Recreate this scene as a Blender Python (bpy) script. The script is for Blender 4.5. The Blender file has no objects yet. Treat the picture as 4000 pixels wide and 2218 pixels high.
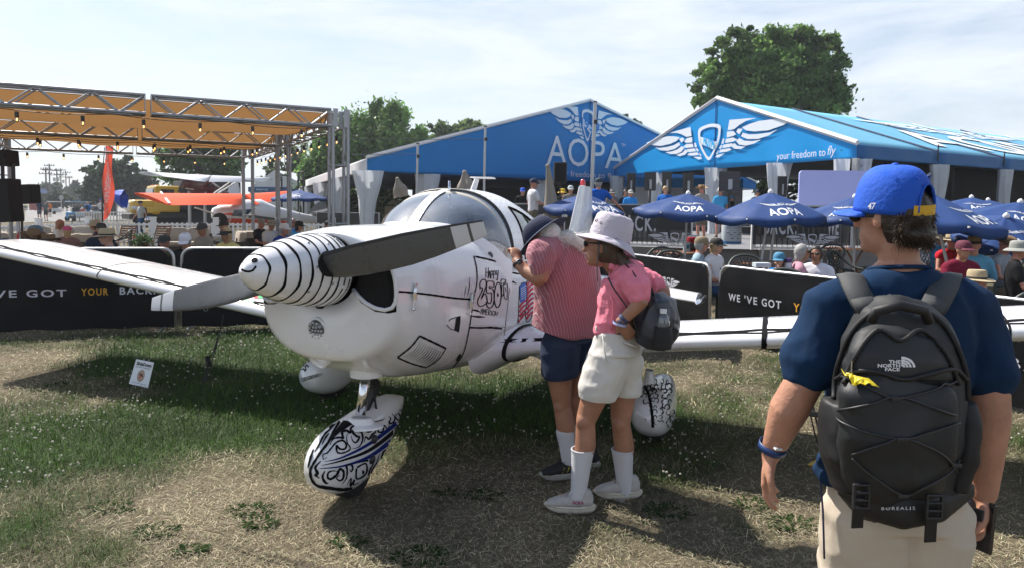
import bpy, bmesh, math, random
import numpy as np
from mathutils import Vector, Matrix, Euler, noise
from mathutils.bvhtree import BVHTree
V=Vector; random.seed(7); RNG=np.random.default_rng(7)
scene=bpy.context.scene; COL=scene.collection
# ---------------------------------------------------------------- camera
F=2667.0; CX,CY=2000.0,950.0; EYE=Vector((0,0,1.72))
PITCH=math.atan((950-806)/F); ROLL=0.009
fw=Vector((0,math.cos(PITCH),-math.sin(PITCH)))
rt0=Vector((1,0,0)); up0=rt0.cross(fw)
rt=(rt0*math.cos(ROLL)+up0*math.sin(ROLL)).normalized(); up=rt.cross(fw).normalized()
cam=bpy.data.cameras.new('camera'); camo=bpy.data.objects.new('camera',cam); COL.objects.link(camo)
cam.lens=24; cam.sensor_width=36; cam.sensor_fit='HORIZONTAL'; cam.shift_y=-(1109-CY)/4000.0
cam.clip_end=5000; cam.clip_start=0.05
camo.matrix_world=Matrix((( rt.x,up.x,-fw.x,EYE.x),(rt.y,up.y,-fw.y,EYE.y),(rt.z,up.z,-fw.z,EYE.z),(0,0,0,1)))
scene.camera=camo
cam.dof.use_dof=False
# ---------------------------------------------------------------- sun and sky
SUN=Vector((-0.56,0.50,1.0)).normalized()
SUN_EL=math.asin(SUN.z); SUN_AZ=math.atan2(SUN.x,SUN.y)
sl=bpy.data.lights.new('sun','SUN'); sl.energy=5.0; sl.angle=math.radians(0.55); sl.color=(1,0.94,0.86)
so=bpy.data.objects.new('sun',sl); COL.objects.link(so); so.rotation_euler=SUN.to_track_quat('Z','Y').to_euler()
w=bpy.data.worlds.new('World'); scene.world=w; w.use_nodes=True
nt=w.node_tree; N=nt.nodes; L=nt.links; bg=N['Background']
sky=N.new('ShaderNodeTexSky'); sky.sky_type='NISHITA'; sky.sun_disc=False
sky.sun_elevation=SUN_EL; sky.sun_rotation=SUN_AZ; sky.air_density=1.0; sky.dust_density=1.6; sky.ozone_density=1.0
tc=N.new('ShaderNodeTexCoord'); mp=N.new('ShaderNodeMapping'); mp.inputs['Scale'].default_value=(1.2,1.2,5.5); mp.inputs['Rotation'].default_value=(0.0,0.16,0.3)
L.new(tc.outputs['Generated'],mp.inputs['Vector'])
nz=N.new('ShaderNodeTexNoise'); nz.inputs['Scale'].default_value=2.6; nz.inputs['Detail'].default_value=9; nz.inputs['Roughness'].default_value=0.62; nz.inputs['Distortion'].default_value=0.35
L.new(mp.outputs[0],nz.inputs['Vector'])
cr=N.new('ShaderNodeValToRGB'); cr.color_ramp.elements[0].position=0.27; cr.color_ramp.elements[0].color=(0.28,)*3+(1,)
cr.color_ramp.elements[1].position=0.60; cr.color_ramp.elements[1].color=(0.98,)*3+(1,)
L.new(nz.outputs['Fac'],cr.inputs[0])
mx=N.new('ShaderNodeMix'); mx.data_type='RGBA'; mx.inputs['B'].default_value=(10.2,11.0,11.9,1)
sepz=N.new('ShaderNodeSeparateXYZ'); L.new(tc.outputs['Generated'],sepz.inputs[0])
elr=N.new('ShaderNodeMapRange'); elr.interpolation_type='SMOOTHSTEP'; elr.inputs['From Min'].default_value=.26; elr.inputs['From Max'].default_value=.75; elr.inputs['To Min'].default_value=1.0; elr.inputs['To Max'].default_value=.04; L.new(sepz.outputs['Z'],elr.inputs['Value'])
mm=N.new('ShaderNodeMath'); mm.operation='MULTIPLY'; L.new(cr.outputs[0],mm.inputs[0]); L.new(elr.outputs[0],mm.inputs[1]); L.new(mm.outputs[0],mx.inputs['Factor']); skm=N.new('ShaderNodeVectorMath'); skm.operation='MULTIPLY'; skm.inputs[1].default_value=(1.5,1.6,1.7); L.new(sky.outputs[0],skm.inputs[0]); L.new(skm.outputs[0],mx.inputs['A']); L.new(mx.outputs['Result'],bg.inputs['Color'])
bg.inputs['Strength'].default_value=0.055
vs=scene.view_settings; vs.view_transform='Standard'; vs.look='None'; vs.gamma=1; vs.use_curve_mapping=False; vs.exposure=0.72
scene.cycles.max_bounces=6; scene.cycles.transparent_max_bounces=16

def ray(px,py):
    d=rt*((px-CX)/F)+up*(-(py-CY)/F)+fw
    return d.normalized()
def at(px,py,Y):
    d=ray(px,py); t=Y/d.y; return EYE+d*t
def gnd(px,py,z=0.0):
    d=ray(px,py); t=(z-EYE.z)/d.z; return EYE+d*t
def onz(px,py,z): return gnd(px,py,z)
def proj(p):
    v=Vector(p)-EYE; k=v.dot(fw); return (CX+F*v.dot(rt)/k, CY-F*v.dot(up)/k)
# ---------------------------------------------------------------- materials
_M={}
def mat(name,col=(.5,.5,.5),rough=.6,metal=0.0,bump=0.0,bscale=40.0,var=0.0,vscale=3.0,coat=0.0,spec=0.5,trans=0.0,sheen=0.0,sss=0.0,emit=None,estr=0.0,backlit=0.0,stretch=None):
    if name in _M: return _M[name]
    m=bpy.data.materials.new(name); m.use_nodes=True; n=m.node_tree.nodes; l=m.node_tree.links; b=n['Principled BSDF']
    b.inputs['Base Color'].default_value=(*col,1); b.inputs['Roughness'].default_value=rough; b.inputs['Metallic'].default_value=metal
    b.inputs['Coat Weight'].default_value=coat; b.inputs['Specular IOR Level'].default_value=spec; b.inputs['Coat Roughness'].default_value=0.04
    b.inputs['Transmission Weight'].default_value=trans; b.inputs['Sheen Weight'].default_value=sheen
    if sss: b.inputs['Subsurface Weight'].default_value=sss; b.inputs['Subsurface Radius'].default_value=(.02,.008,.004); b.inputs['Subsurface Scale'].default_value=1
    if emit: b.inputs['Emission Color'].default_value=(*emit,1); b.inputs['Emission Strength'].default_value=estr
    t=n.new('ShaderNodeTexCoord'); src=t.outputs['Object']
    if stretch:
        mpp=n.new('ShaderNodeMapping'); mpp.inputs['Scale'].default_value=stretch; l.new(src,mpp.inputs['Vector']); src=mpp.outputs[0]
    if var>0:
        z=n.new('ShaderNodeTexNoise'); z.inputs['Scale'].default_value=vscale; z.inputs['Detail'].default_value=6; z.inputs['Roughness'].default_value=.6
        l.new(src,z.inputs['Vector'])
        r=n.new('ShaderNodeMapRange'); r.inputs['From Min'].default_value=.3; r.inputs['From Max'].default_value=.7; r.inputs['To Min'].default_value=1-var; r.inputs['To Max'].default_value=1+var
        l.new(z.outputs['Fac'],r.inputs['Value'])
        h=n.new('ShaderNodeVectorMath'); h.operation='SCALE'; h.inputs[0].default_value=col; l.new(r.outputs[0],h.inputs['Scale']); l.new(h.outputs[0],b.inputs['Base Color'])
        r2=n.new('ShaderNodeMapRange'); r2.inputs['From Min'].default_value=.3; r2.inputs['From Max'].default_value=.7; r2.inputs['To Min'].default_value=max(0.02,rough*.8); r2.inputs['To Max'].default_value=min(1,rough*1.2)
        l.new(z.outputs['Fac'],r2.inputs['Value']); l.new(r2.outputs[0],b.inputs['Roughness'])
    if bump>0:
        z2=n.new('ShaderNodeTexNoise'); z2.inputs['Scale'].default_value=bscale; z2.inputs['Detail'].default_value=4
        l.new(src,z2.inputs['Vector']); bp=n.new('ShaderNodeBump'); bp.inputs['Strength'].default_value=bump; bp.inputs['Distance'].default_value=.01
        l.new(z2.outputs['Fac'],bp.inputs['Height']); l.new(bp.outputs[0],b.inputs['Normal'])
    if backlit>0:
        out=n['Material Output']; tr=n.new('ShaderNodeBsdfTranslucent'); tr.inputs['Color'].default_value=(*[min(1,c*1.6) for c in col],1)
        ms=n.new('ShaderNodeMixShader'); ms.inputs[0].default_value=backlit; l.new(b.outputs[0],ms.inputs[1]); l.new(tr.outputs[0],ms.inputs[2]); l.new(ms.outputs[0],out.inputs['Surface'])
    _M[name]=m; return m
def attr_mat(name,rough=.75,backlit=0.3,attr='Col'):
    if name in _M: return _M[name]
    m=bpy.data.materials.new(name); m.use_nodes=True; n=m.node_tree.nodes; l=m.node_tree.links; b=n['Principled BSDF']
    a=n.new('ShaderNodeAttribute'); a.attribute_name=attr; l.new(a.outputs['Color'],b.inputs['Base Color']); b.inputs['Roughness'].default_value=rough
    b.inputs['Specular IOR Level'].default_value=.3
    if backlit:
        tr=n.new('ShaderNodeBsdfTranslucent'); l.new(a.outputs['Color'],tr.inputs['Color']); ms=n.new('ShaderNodeMixShader'); ms.inputs[0].default_value=backlit
        l.new(b.outputs[0],ms.inputs[1]); l.new(tr.outputs[0],ms.inputs[2]); l.new(ms.outputs[0],n['Material Output'].inputs['Surface'])
    _M[name]=m; return m
def glass_mat(name,tint=(.5,.55,.6),refl=1.0,rough=0.02,body=0.0,bodycol=(.5,.55,.6)):
    if name in _M: return _M[name]
    m=bpy.data.materials.new(name); m.use_nodes=True; n=m.node_tree.nodes; l=m.node_tree.links; n.remove(n['Principled BSDF'])
    tr=n.new('ShaderNodeBsdfTransparent'); tr.inputs[0].default_value=(*tint,1); g=n.new('ShaderNodeBsdfGlossy'); g.inputs['Roughness'].default_value=rough
    fr=n.new('ShaderNodeFresnel'); fr.inputs[0].default_value=1.5; mu=n.new('ShaderNodeMath'); mu.operation='MULTIPLY_ADD'; mu.inputs[1].default_value=refl; mu.inputs[2].default_value=.03*refl; mu.use_clamp=True; l.new(fr.outputs[0],mu.inputs[0])
    last=tr
    if body>0:
        d=n.new('ShaderNodeBsdfDiffuse'); d.inputs[0].default_value=(*bodycol,1); m2=n.new('ShaderNodeMixShader'); m2.inputs[0].default_value=body
        tc_=n.new('ShaderNodeTexCoord'); zz=n.new('ShaderNodeTexNoise'); zz.inputs['Scale'].default_value=3; zz.inputs['Detail'].default_value=8; l.new(tc_.outputs['Object'],zz.inputs[0])
        mr=n.new('ShaderNodeMapRange'); mr.inputs[1].default_value=.35; mr.inputs[2].default_value=.7; mr.inputs[3].default_value=body*.6; mr.inputs[4].default_value=min(1,body*1.5); l.new(zz.outputs[0],mr.inputs[0]); l.new(mr.outputs[0],m2.inputs[0])
        l.new(tr.outputs[0],m2.inputs[1]); l.new(d.outputs[0],m2.inputs[2]); last=m2
    ms=n.new('ShaderNodeMixShader'); l.new(mu.outputs[0],ms.inputs[0]); l.new(last.outputs[0],ms.inputs[1]); l.new(g.outputs[0],ms.inputs[2]); l.new(ms.outputs[0],n['Material Output'].inputs['Surface'])
    _M[name]=m; return m
# ---------------------------------------------------------------- objects
def tag(o,label=None,cat=None,group=None,kind=None):
    if label: o['label']=label
    if cat: o['category']=cat
    if group: o['group']=group
    if kind: o['kind']=kind
    return o
def thing(name,label,cat,loc=(0,0,0),group=None,rz=0):
    o=bpy.data.objects.new(name,None); COL.objects.link(o); o.location=loc; o.rotation_euler=(0,0,rz); o.empty_display_size=.1
    return tag(o,label,cat,group)
def rootloc(p):
    v=Vector((0,0,0))
    while p is not None: v=v+p.location; p=p.parent
    return v
def link(name,me,parent=None,loc=None):
    o=bpy.data.objects.new(name,me); COL.objects.link(o)
    if parent: o.parent=parent
    if loc is not None: o.location=loc
    return o
def frame(d):
    d=Vector(d).normalized(); a=Vector((0,0,1)) if abs(d.z)<.9 else Vector((1,0,0))
    x=a.cross(d).normalized(); return x,d.cross(x).normalized(),d
class MB:
    def __init__(s): s.v=[];s.f=[];s.mi=[];s.c=None
    def add(s,vs,fs,mi=0):
        k=len(s.v); s.v+= [tuple(p) for p in vs]; s.f+=[tuple(i+k for i in f) for f in fs]; s.mi+=[mi]*len(fs); return s
    def box(s,c,d,rz=0,mi=0,rot=None):
        hx,hy,hz=d[0]/2,d[1]/2,d[2]/2; R=rot if rot is not None else Matrix.Rotation(rz,3,'Z'); c=Vector(c)
        vs=[c+R@Vector((x*hx,y*hy,z*hz)) for z in(-1,1) for y in(-1,1) for x in(-1,1)]
        return s.add(vs,[(0,2,3,1),(4,5,7,6),(0,1,5,4),(2,6,7,3),(0,4,6,2),(1,3,7,5)],mi)
    def bar(s,a,b,wd,h,mi=0,upv=None):
        a=Vector(a);b=Vector(b);d=(b-a)
        if upv is None: x,y,z=frame(d)
        else: z=d.normalized(); x=Vector(upv).cross(z).normalized(); y=z.cross(x)
        vs=[p+x*(i*wd/2)+y*(j*h/2) for p in(a,b) for i,j in((-1,-1),(1,-1),(1,1),(-1,1))]
        return s.add(vs,[(0,3,2,1),(4,5,6,7),(0,1,5,4),(1,2,6,5),(2,3,7,6),(3,0,4,7)],mi)
    def tube(s,pts,r,n=8,cap=True,mi=0,closed=False):
        pts=[Vector(p) for p in pts]; m=len(pts); rs=r if isinstance(r,(list,tuple)) else [r]*m
        t0=(pts[1]-pts[0]); x,y,z=frame(t0); k=len(s.v); vs=[]
        for i,p in enumerate(pts):
            if closed: t=(pts[(i+1)%m]-pts[i-1])
            else: t=(pts[min(i+1,m-1)]-pts[max(i-1,0)])
            t.normalize(); x=(x-t*x.dot(t)); 
            if x.length<1e-6: x=frame(t)[0]
            x.normalize(); y=t.cross(x)
            for j in range(n):
                a=2*math.pi*j/n; vs.append(p+(x*math.cos(a)+y*math.sin(a))*rs[i])
        fs=[]
        for i in range(m if closed else m-1):
            i2=(i+1)%m
            for j in range(n): fs.append((i*n+j,i*n+(j+1)%n,i2*n+(j+1)%n,i2*n+j))
        if cap and not closed: fs.append(tuple(range(n))[::-1]); fs.append(tuple((m-1)*n+j for j in range(n)))
        return s.add(vs,fs,mi)
    def lathe(s,c,prof,n=24,axis=(0,0,1),mi=0,a0=0,a1=2*math.pi,sx=1,sy=1):
        x,y,z=frame(axis); c=Vector(c); full=abs(a1-a0-2*math.pi)<1e-6; nn=n if full else n+1; vs=[]
        for (r,h) in prof:
            for j in range(nn):
                a=a0+(a1-a0)*j/n; vs.append(c+x*(r*sx*math.cos(a))+y*(r*sy*math.sin(a))+z*h)
        fs=[]
        for i in range(len(prof)-1):
            for j in range(n if full else n):
                j2=(j+1)%nn if full else j+1
                fs.append((i*nn+j,i*nn+j2,(i+1)*nn+j2,(i+1)*nn+j))
        return s.add(vs,fs,mi)
    def grid(s,P,closed_u=False,mi=0,skip=None):
        nr=len(P);nc=len(P[0]); vs=[p for r in P for p in r]; fs=[]
        for i in range(nr-1):
            for j in range(nc if closed_u else nc-1):
                if skip and skip(i,j): continue
                j2=(j+1)%nc; fs.append((i*nc+j,i*nc+j2,(i+1)*nc+j2,(i+1)*nc+j))
        return s.add(vs,fs,mi)
    def prism(s,poly,n,th,mi=0):
        n=Vector(n).normalized()*th; k=len(poly); a=[Vector(p) for p in poly]
        vs=a+[p+n for p in a]; fs=[tuple(range(k))[::-1],tuple(range(k,2*k))]+[(i,(i+1)%k,k+(i+1)%k,k+i) for i in range(k)]
        return s.add(vs,fs,mi)
    def sphere(s,c,r,n=12,m=8,mi=0,R=None):
        c=Vector(c); rr=r if isinstance(r,(tuple,list)) else (r,r,r); vs=[];fs=[]
        for i in range(m+1):
            th=math.pi*i/m
            for j in range(n):
                a=2*math.pi*j/n; p=Vector((rr[0]*math.sin(th)*math.cos(a),rr[1]*math.sin(th)*math.sin(a),rr[2]*math.cos(th)))
                if R is not None: p=R@p
                vs.append(c+p)
        for i in range(m):
            for j in range(n): fs.append((i*n+j,(i+1)*n+j,(i+1)*n+(j+1)%n,i*n+(j+1)%n))
        return s.add(vs,fs,mi)
    def mesh(s,name,mats,off=(0,0,0),smooth=False):
        me=bpy.data.meshes.new(name); o=Vector(off)
        me.from_pydata([(p[0]-o.x,p[1]-o.y,p[2]-o.z) for p in s.v],[],s.f)
        if not isinstance(mats,(list,tuple)): mats=[mats]
        for m in mats: me.materials.append(m)
        if any(s.mi): me.polygons.foreach_set('material_index',s.mi)
        if smooth: me.polygons.foreach_set('use_smooth',[True]*len(me.polygons)); 
        me.update(); return me
    def build(s,name,mats,parent=None,smooth=False,label=None,autos=None,bevel=0):
        me=s.mesh(name,mats,rootloc(parent),smooth)
        if smooth and autos is not None: 
            try: me.set_sharp_from_angle(angle=math.radians(autos))
            except Exception: pass
        o=link(name,me,parent)
        if bevel:
            b=o.modifiers.new('b','BEVEL'); b.width=bevel; b.segments=2; b.limit_method='ANGLE'
        if label: o['label']=label
        return o
def copy_tree(o,parent=None):
    c=o.copy(); COL.objects.link(c); c.parent=parent
    for ch in list(o.children): copy_tree(ch,c)
    return c
def place(o,loc,rz=0,label=None,first=False,sc=None):
    c=o if first else copy_tree(o); c.location=loc; c.rotation_euler=(0,0,rz)
    if label: c['label']=label
    if sc: c.scale=(sc,sc,sc)
    return c
# text / print ---------------------------------------------------
def text_mesh(body,size=1.0,bold=0.0,shear=0.0,xs=1.0,spacing=1.0,align='LEFT'):
    cu=bpy.data.curves.new('t','FONT'); cu.body=body; cu.size=size; cu.offset=bold; cu.shear=shear; cu.space_character=spacing; cu.align_x=align; cu.resolution_u=3
    o=bpy.data.objects.new('t',cu); me=bpy.data.meshes.new_from_object(o)
    vs=[(v.co.x*xs,v.co.y) for v in me.vertices]; fs=[tuple(p.vertices) for p in me.polygons]
    bpy.data.objects.remove(o); bpy.data.curves.remove(cu); bpy.data.meshes.remove(me)
    return vs,fs
def tbox(vs):
    xs=[v[0] for v in vs]; ys=[v[1] for v in vs]; return min(xs),max(xs),min(ys),max(ys)
def fit_text(body,x0,x1,y0,y1,bold=0.0,shear=0.0,spacing=1.0):
    vs,fs=text_mesh(body,1.0,bold,shear,1.0,spacing); a,b,c,d=tbox(vs)
    return [(x0+(x-a)/(b-a)*(x1-x0),y0+(y-c)/(d-c)*(y1-y0)) for x,y in vs],fs
def planar(mb,vs,fs,O,U,V,nrm,off=.004,mi=0):
    O=Vector(O);U=Vector(U);V=Vector(V);nn=Vector(nrm).normalized()*off
    return mb.add([O+U*x+V*y+nn for x,y in vs],fs,mi)
def bilerp(c,u,v): # c = BL,BR,TR,TL
    return (c[0]*(1-u)+c[1]*u)*(1-v)+(c[3]*(1-u)+c[2]*u)*v
def stroke2d(pts,w,closed=False):
    vs=[];fs=[];n=len(pts)
    for i,(x,y) in enumerate(pts):
        a=pts[(i-1)%n] if closed or i>0 else pts[i]; b=pts[(i+1)%n] if closed or i<n-1 else pts[i]
        dx,dy=b[0]-a[0],b[1]-a[1]; l=math.hypot(dx,dy) or 1; nx,ny=-dy/l*w/2,dx/l*w/2
        vs+=[(x+nx,y+ny),(x-nx,y-ny)]
    for i in range(n if closed else n-1):
        j=(i+1)%n; fs.append((2*i,2*i+1,2*j+1,2*j))
    return vs,fs
def smooth2d(pts,k=6,closed=False):
    out=[];n=len(pts); g=lambda i: pts[i%n] if closed else pts[min(max(i,0),n-1)]
    for i in range(n if closed else n-1):
        p0,p1,p2,p3=g(i-1),g(i),g(i+1),g(i+2)
        for q in range(k):
            t=q/k; out.append(tuple(.5*((2*p1[d])+(-p0[d]+p2[d])*t+(2*p0[d]-5*p1[d]+4*p2[d]-p3[d])*t*t+(-p0[d]+3*p1[d]-3*p2[d]+p3[d])*t**3) for d in range(len(p1))))
    if not closed: out.append(tuple(pts[-1]))
    return out
class Surf:  # collects surfaces for printing on
    def __init__(s,objs):
        v=[];f=[]
        for o in objs:
            k=len(v); rl=rootloc(o); v+=[vv.co+rl for vv in o.data.vertices]; f+=[tuple(i+k for i in p.vertices) for p in o.data.polygons]
        s.b=BVHTree.FromPolygons(v,f)
    def hit(s,px,py,off=.003):
        d=ray(px,py); h,n,i,dist=s.b.ray_cast(EYE,d)
        if h is None: return None
        if n.dot(d)>0: n=-n
        return h+n*off
    def draw(s,mb,pts,w,off=.003,mi=0,closed=False,taper=False,sub=None):
        # pts in photo pixels; densified then stroked and projected on the surface
        P=[]; n=len(pts)
        for i in range(n if closed else n-1):
            a=pts[i];b=pts[(i+1)%n]; k=max(1,int(math.hypot(b[0]-a[0],b[1]-a[1])/6))
            for q in range(k): P.append((a[0]+(b[0]-a[0])*q/k,a[1]+(b[1]-a[1])*q/k))
        if not closed: P.append(pts[-1])
        n=len(P); prev=None; first=None
        for i,(x,y) in enumerate(P+([P[0]] if closed else [])):
            a=P[(i-1)%n] if closed or i>0 else P[i]; b=P[(i+1)%n] if closed or i<n-1 else P[min(i,n-1)]
            dx,dy=b[0]-a[0],b[1]-a[1]; l=math.hypot(dx,dy) or 1
            ww=w*(math.sin(math.pi*min(max(i/(n-1),.04),.96))**.6 if taper else 1)*(1+.12*math.sin(i*1.7))
            nx,ny=-dy/l*ww/2,dx/l*ww/2
            A=s.hit(x+nx,y+ny,off);B=s.hit(x-nx,y-ny,off)
            cur=(A,B) if A is not None and B is not None else None
            if cur and prev and (prev[0]-A).length<.15 and (prev[1]-B).length<.15: mb.add([prev[0],prev[1],B,A],[(0,1,2,3)],mi)
            prev=cur
    def fill(s,mb,vs,fs,off=.003,mi=0):
        H=[s.hit(x,y,off) for x,y in vs]; k=len(mb.v); idx={}
        for f in fs:
            if any(H[i] is None for i in f): continue
            p=[H[i] for i in f]
            if max((p[i]-p[i-1]).length for i in range(len(p)))>.4: continue
            mb.add(p,[tuple(range(len(p)))],mi)
    def poly(s,mb,pts,off=.003,mi=0,step=14):
        # filled polygon, cut in a fine grid
        bm=bmesh.new(); vv=[bm.verts.new((x,y,0)) for x,y in pts]
        try: bm.faces.new(vv)
        except Exception: bm.free(); return
        xs=[p[0] for p in pts]; ys=[p[1] for p in pts]
        for ax,lo,hi in((0,min(xs),max(xs)),(1,min(ys),max(ys))):
            c=lo+step
            while c<hi:
                co=(c,0,0) if ax==0 else (0,c,0); no=(1,0,0) if ax==0 else (0,1,0)
                bmesh.ops.bisect_plane(bm,geom=bm.verts[:]+bm.edges[:]+bm.faces[:],plane_co=co,plane_no=no); c+=step
        bmesh.ops.triangulate(bm,faces=bm.faces[:])
        bm.verts.index_update(); s.fill(mb,[(v.co.x,v.co.y) for v in bm.verts],[tuple(v.index for v in f.verts) for f in bm.faces],off,mi); bm.free()
# common materials
WHITE=mat('white_paint',(.74,.745,.76),.25,coat=.5,var=.05,vscale=2.5)
BLACKINK=mat('black_marker',(.010,.010,.011),.85,spec=.08)
DARK=mat('dark_void',(.004,.004,.004),.9)
CHROME=mat('chrome',(.75,.76,.78),.12,1)
STEEL=mat('truss_aluminium',(.30,.31,.33),.42,.75,var=.15,vscale=8)
GALV=mat('galvanised_steel',(.42,.43,.44),.4,.8,var=.15,vscale=12)
BPLASTIC=mat('black_plastic',(.018,.018,.02),.45)
WPLASTIC=mat('white_plastic',(.75,.75,.75),.4)
RUBBER=mat('tyre_rubber',(.014,.014,.014),.8,bump=.2)
# cheap pieces that share one mesh per material
_U={}
def _unit(kind,m,n=8):
    k=(kind,m.name,n)
    if k not in _U:
        q=MB()
        if kind=='rod': q.tube([(0,0,0),(0,0,1)],1,n)
        else: q.box((0,0,0),(1,1,1))
        _U[k]=q.mesh('unit_'+kind,m,(0,0,0),kind=='rod')
        if kind=='rod':
            try:_U[k].set_sharp_from_angle(angle=.8)
            except Exception: pass
    return _U[k]
def rod(name,a,b,r,m,parent=None,n=8):
    a=Vector(a);b=Vector(b);d=b-a; x,y,z=frame(d); o=bpy.data.objects.new(name,_unit('rod',m,n)); COL.objects.link(o)
    rl=rootloc(parent); 
    if parent: o.parent=parent
    o.matrix_basis=Matrix.Translation(a-rl)@Matrix(((x.x*r,y.x*r,d.x,0),(x.y*r,y.y*r,d.y,0),(x.z*r,y.z*r,d.z,0),(0,0,0,1)))
    return o
def block(name,c,d,m,parent=None,rz=0,R=None):
    o=bpy.data.objects.new(name,_unit('box',m)); COL.objects.link(o)
    if parent: o.parent=parent
    rot=(R.to_4x4() if R is not None else Matrix.Rotation(rz,4,'Z')); o.matrix_basis=Matrix.Translation(Vector(c)-rootloc(parent))@rot@Matrix.Diagonal((d[0],d[1],d[2],1)); return o
# the winged shield emblem, in units: half width 1, centred
def emblem(sx=1.0,sy=1.0):
    polys=[]
    sh=smooth2d([(0,.26),(.06,.255),(.15,.215),(.155,.10),(.13,-.03),(.08,-.15),(0,-.27),(-.08,-.15),(-.13,-.03),(-.155,.10),(-.15,.215),(-.06,.255)],3,True)
    n=len(sh); inn=[(x*.80,y*.82+.0) for x,y in sh]
    vs=sh+inn; fs=[(i,(i+1)%n,n+(i+1)%n,n+i) for i in range(n)]; polys.append((vs,fs))
    def P(*p): polys.append((list(p),[tuple(range(len(p)))]))
    P((-.128,.10),(.128,-.02),(.085,-.13),(-.130,.0))   # diagonal band (bottom left to right)
    for s in(1,-1):
        X=lambda L:[(s*x,y) for x,y in (L if s>0 else L[::-1])]
        def Q(L): P(*X(L))
        Q([(.27,.27),(.50,.25),(.60,.235),(.48,.22),(.40,.18),(.33,.13),(.25,.13),(.26,.20)])
        Q([(.43,.14),(.52,.17),(.62,.19),(.80,.185),(1.0,.14),(.90,.09),(.74,.05),(.58,.06),(.48,.09)])
        Q([(.44,.065),(.52,.03),(.62,.02),(.76,.02),(.84,.045),(.74,-.02),(.62,-.045),(.50,-.03),(.42,.02)])
        Q([(.40,-.0),(.46,-.045),(.56,-.065),(.66,-.06),(.58,-.10),(.48,-.115),(.40,-.09),(.36,-.04)])
        Q([(.34,-.06),(.38,-.105),(.48,-.13),(.42,-.155),(.34,-.14),(.30,-.10)])
        Q([(.24,.11),(.32,.11),(.36,.06),(.33,.04),(.24,.03)]); Q([(.38,.13),(.44,.12),(.40,.05),(.36,.09)])
        Q([(.23,.01),(.32,.02),(.38,-.02),(.32,-.04),(.22,-.045)]); Q([(.19,.02),(.21,.02),(.20,-.05),(.17,-.05)])
        Q([(.20,-.065),(.31,-.06),(.33,-.085),(.28,-.11),(.18,-.11)]); Q([(.165,-.065),(.185,-.07),(.165,-.12),(.14,-.11)])
        Q([(.16,-.13),(.28,-.125),(.31,-.15),(.24,-.17),(.14,-.17)]); Q([(.13,-.14),(.14,-.14),(.12,-.19),(.10,-.19)]); Q([(.12,-.20),(.22,-.19),(.14,-.24),(.09,-.23)])
    return [([(x*sx,y*sy) for x,y in vs],fs) for vs,fs in polys]
def cut_poly(mb,f2w,vs,fs,step=None,mi=0):
    """place a 2D shape through f2w; cut in a grid so it follows a curved surface"""
    if step:
        bm=bmesh.new(); vv=[bm.verts.new((x,y,0)) for x,y in vs]
        for f in fs:
            try: bm.faces.new([vv[i] for i in f])
            except Exception: pass
        bmesh.ops.triangulate(bm,faces=bm.faces[:])
        xs=[p[0] for p in vs]; ys=[p[1] for p in vs]
        for ax,lo,hi in((0,min(xs),max(xs)),(1,min(ys),max(ys))):
            c=math.floor(lo/step)*step
            while c<hi:
                bmesh.ops.bisect_plane(bm,geom=bm.verts[:]+bm.edges[:]+bm.faces[:],plane_co=(c,0,0) if ax==0 else (0,c,0),plane_no=(1,0,0) if ax==0 else (0,1,0)); c+=step
        bm.verts.index_update(); vs=[(v.co.x,v.co.y) for v in bm.verts]; fs=[tuple(v.index for v in f.verts) for f in bm.faces]; bm.free()
    mb.add([f2w(x,y) for x,y in vs],fs,mi)
def logo(mb,f2w,cx,cy,hw,shield='',word='AOPA',wsize=.62,tm=False,step=None,emb=True,wy=-.62,wbold=.012,sy=1.0):
    """emblem above, lettering below, centred at cx,cy; hw = half width"""
    if emb:
        for vs,fs in emblem(hw,hw*sy): cut_poly(mb,f2w,[(cx+x,cy+y) for x,y in vs],fs,step)
    if word:
        vs,fs=fit_text(word,cx-hw*wsize,cx+hw*wsize,cy+hw*(wy-.16),cy+hw*(wy+.16),bold=wbold); cut_poly(mb,f2w,vs,fs,step)
    if shield:
        pass
# ================================================================ the white aircraft
T0=Vector((-1.26,3.17,0)); A_=Vector((.36,.933,0)).normalized(); B_=Vector((.933,-.36,0)).normalized(); Zv=Vector((0,0,1))
def Pl(s,u,z): return T0+A_*s+B_*u+Zv*z
def lerp(a,b,t): return a+(b-a)*t
def interp(st,s):
    if s<=st[0][0]: return st[0][1:]
    for i in range(len(st)-1):
        if s<=st[i+1][0]:
            p0=st[max(i-1,0)];p1=st[i];p2=st[i+1];p3=st[min(i+2,len(st)-1)]; t=(s-p1[0])/(p2[0]-p1[0]); o=[]
            for k in range(1,len(p1)):
                m1=(p2[k]-p0[k])/(p2[0]-p0[0])*(p2[0]-p1[0]) if p2[0]!=p0[0] else 0; m2=(p3[k]-p1[k])/(p3[0]-p1[0])*(p2[0]-p1[0]) if p3[0]!=p1[0] else 0
                o.append((2*t**3-3*t*t+1)*p1[k]+(t**3-2*t*t+t)*m1+(-2*t**3+3*t*t)*p2[k]+(t**3-t*t)*m2)
            return tuple(o)
    return st[-1][1:]
def S_(v,n): return math.copysign(abs(v)**(2.0/n),v)
FUS=[(.70,.455,1.575,1.20,.84,2.5),(.85,.495,1.592,1.17,.75,2.6),(1.1,.525,1.597,1.12,.665,2.7),(1.6,.545,1.585,1.05,.59,2.8),(1.8,.55,1.53,1.04,.57,3.0),(2.1,.55,1.39,1.02,.555,3.2),(2.5,.55,1.36,1.0,.55,3.2),(3.1,.53,1.35,1.0,.56,3),(3.9,.42,1.33,1.0,.62,2.5),(5.0,.26,1.22,.98,.72,2.2),(6.2,.10,1.08,.95,.82,2),(6.6,.03,1.02,.94,.86,2)]
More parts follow.
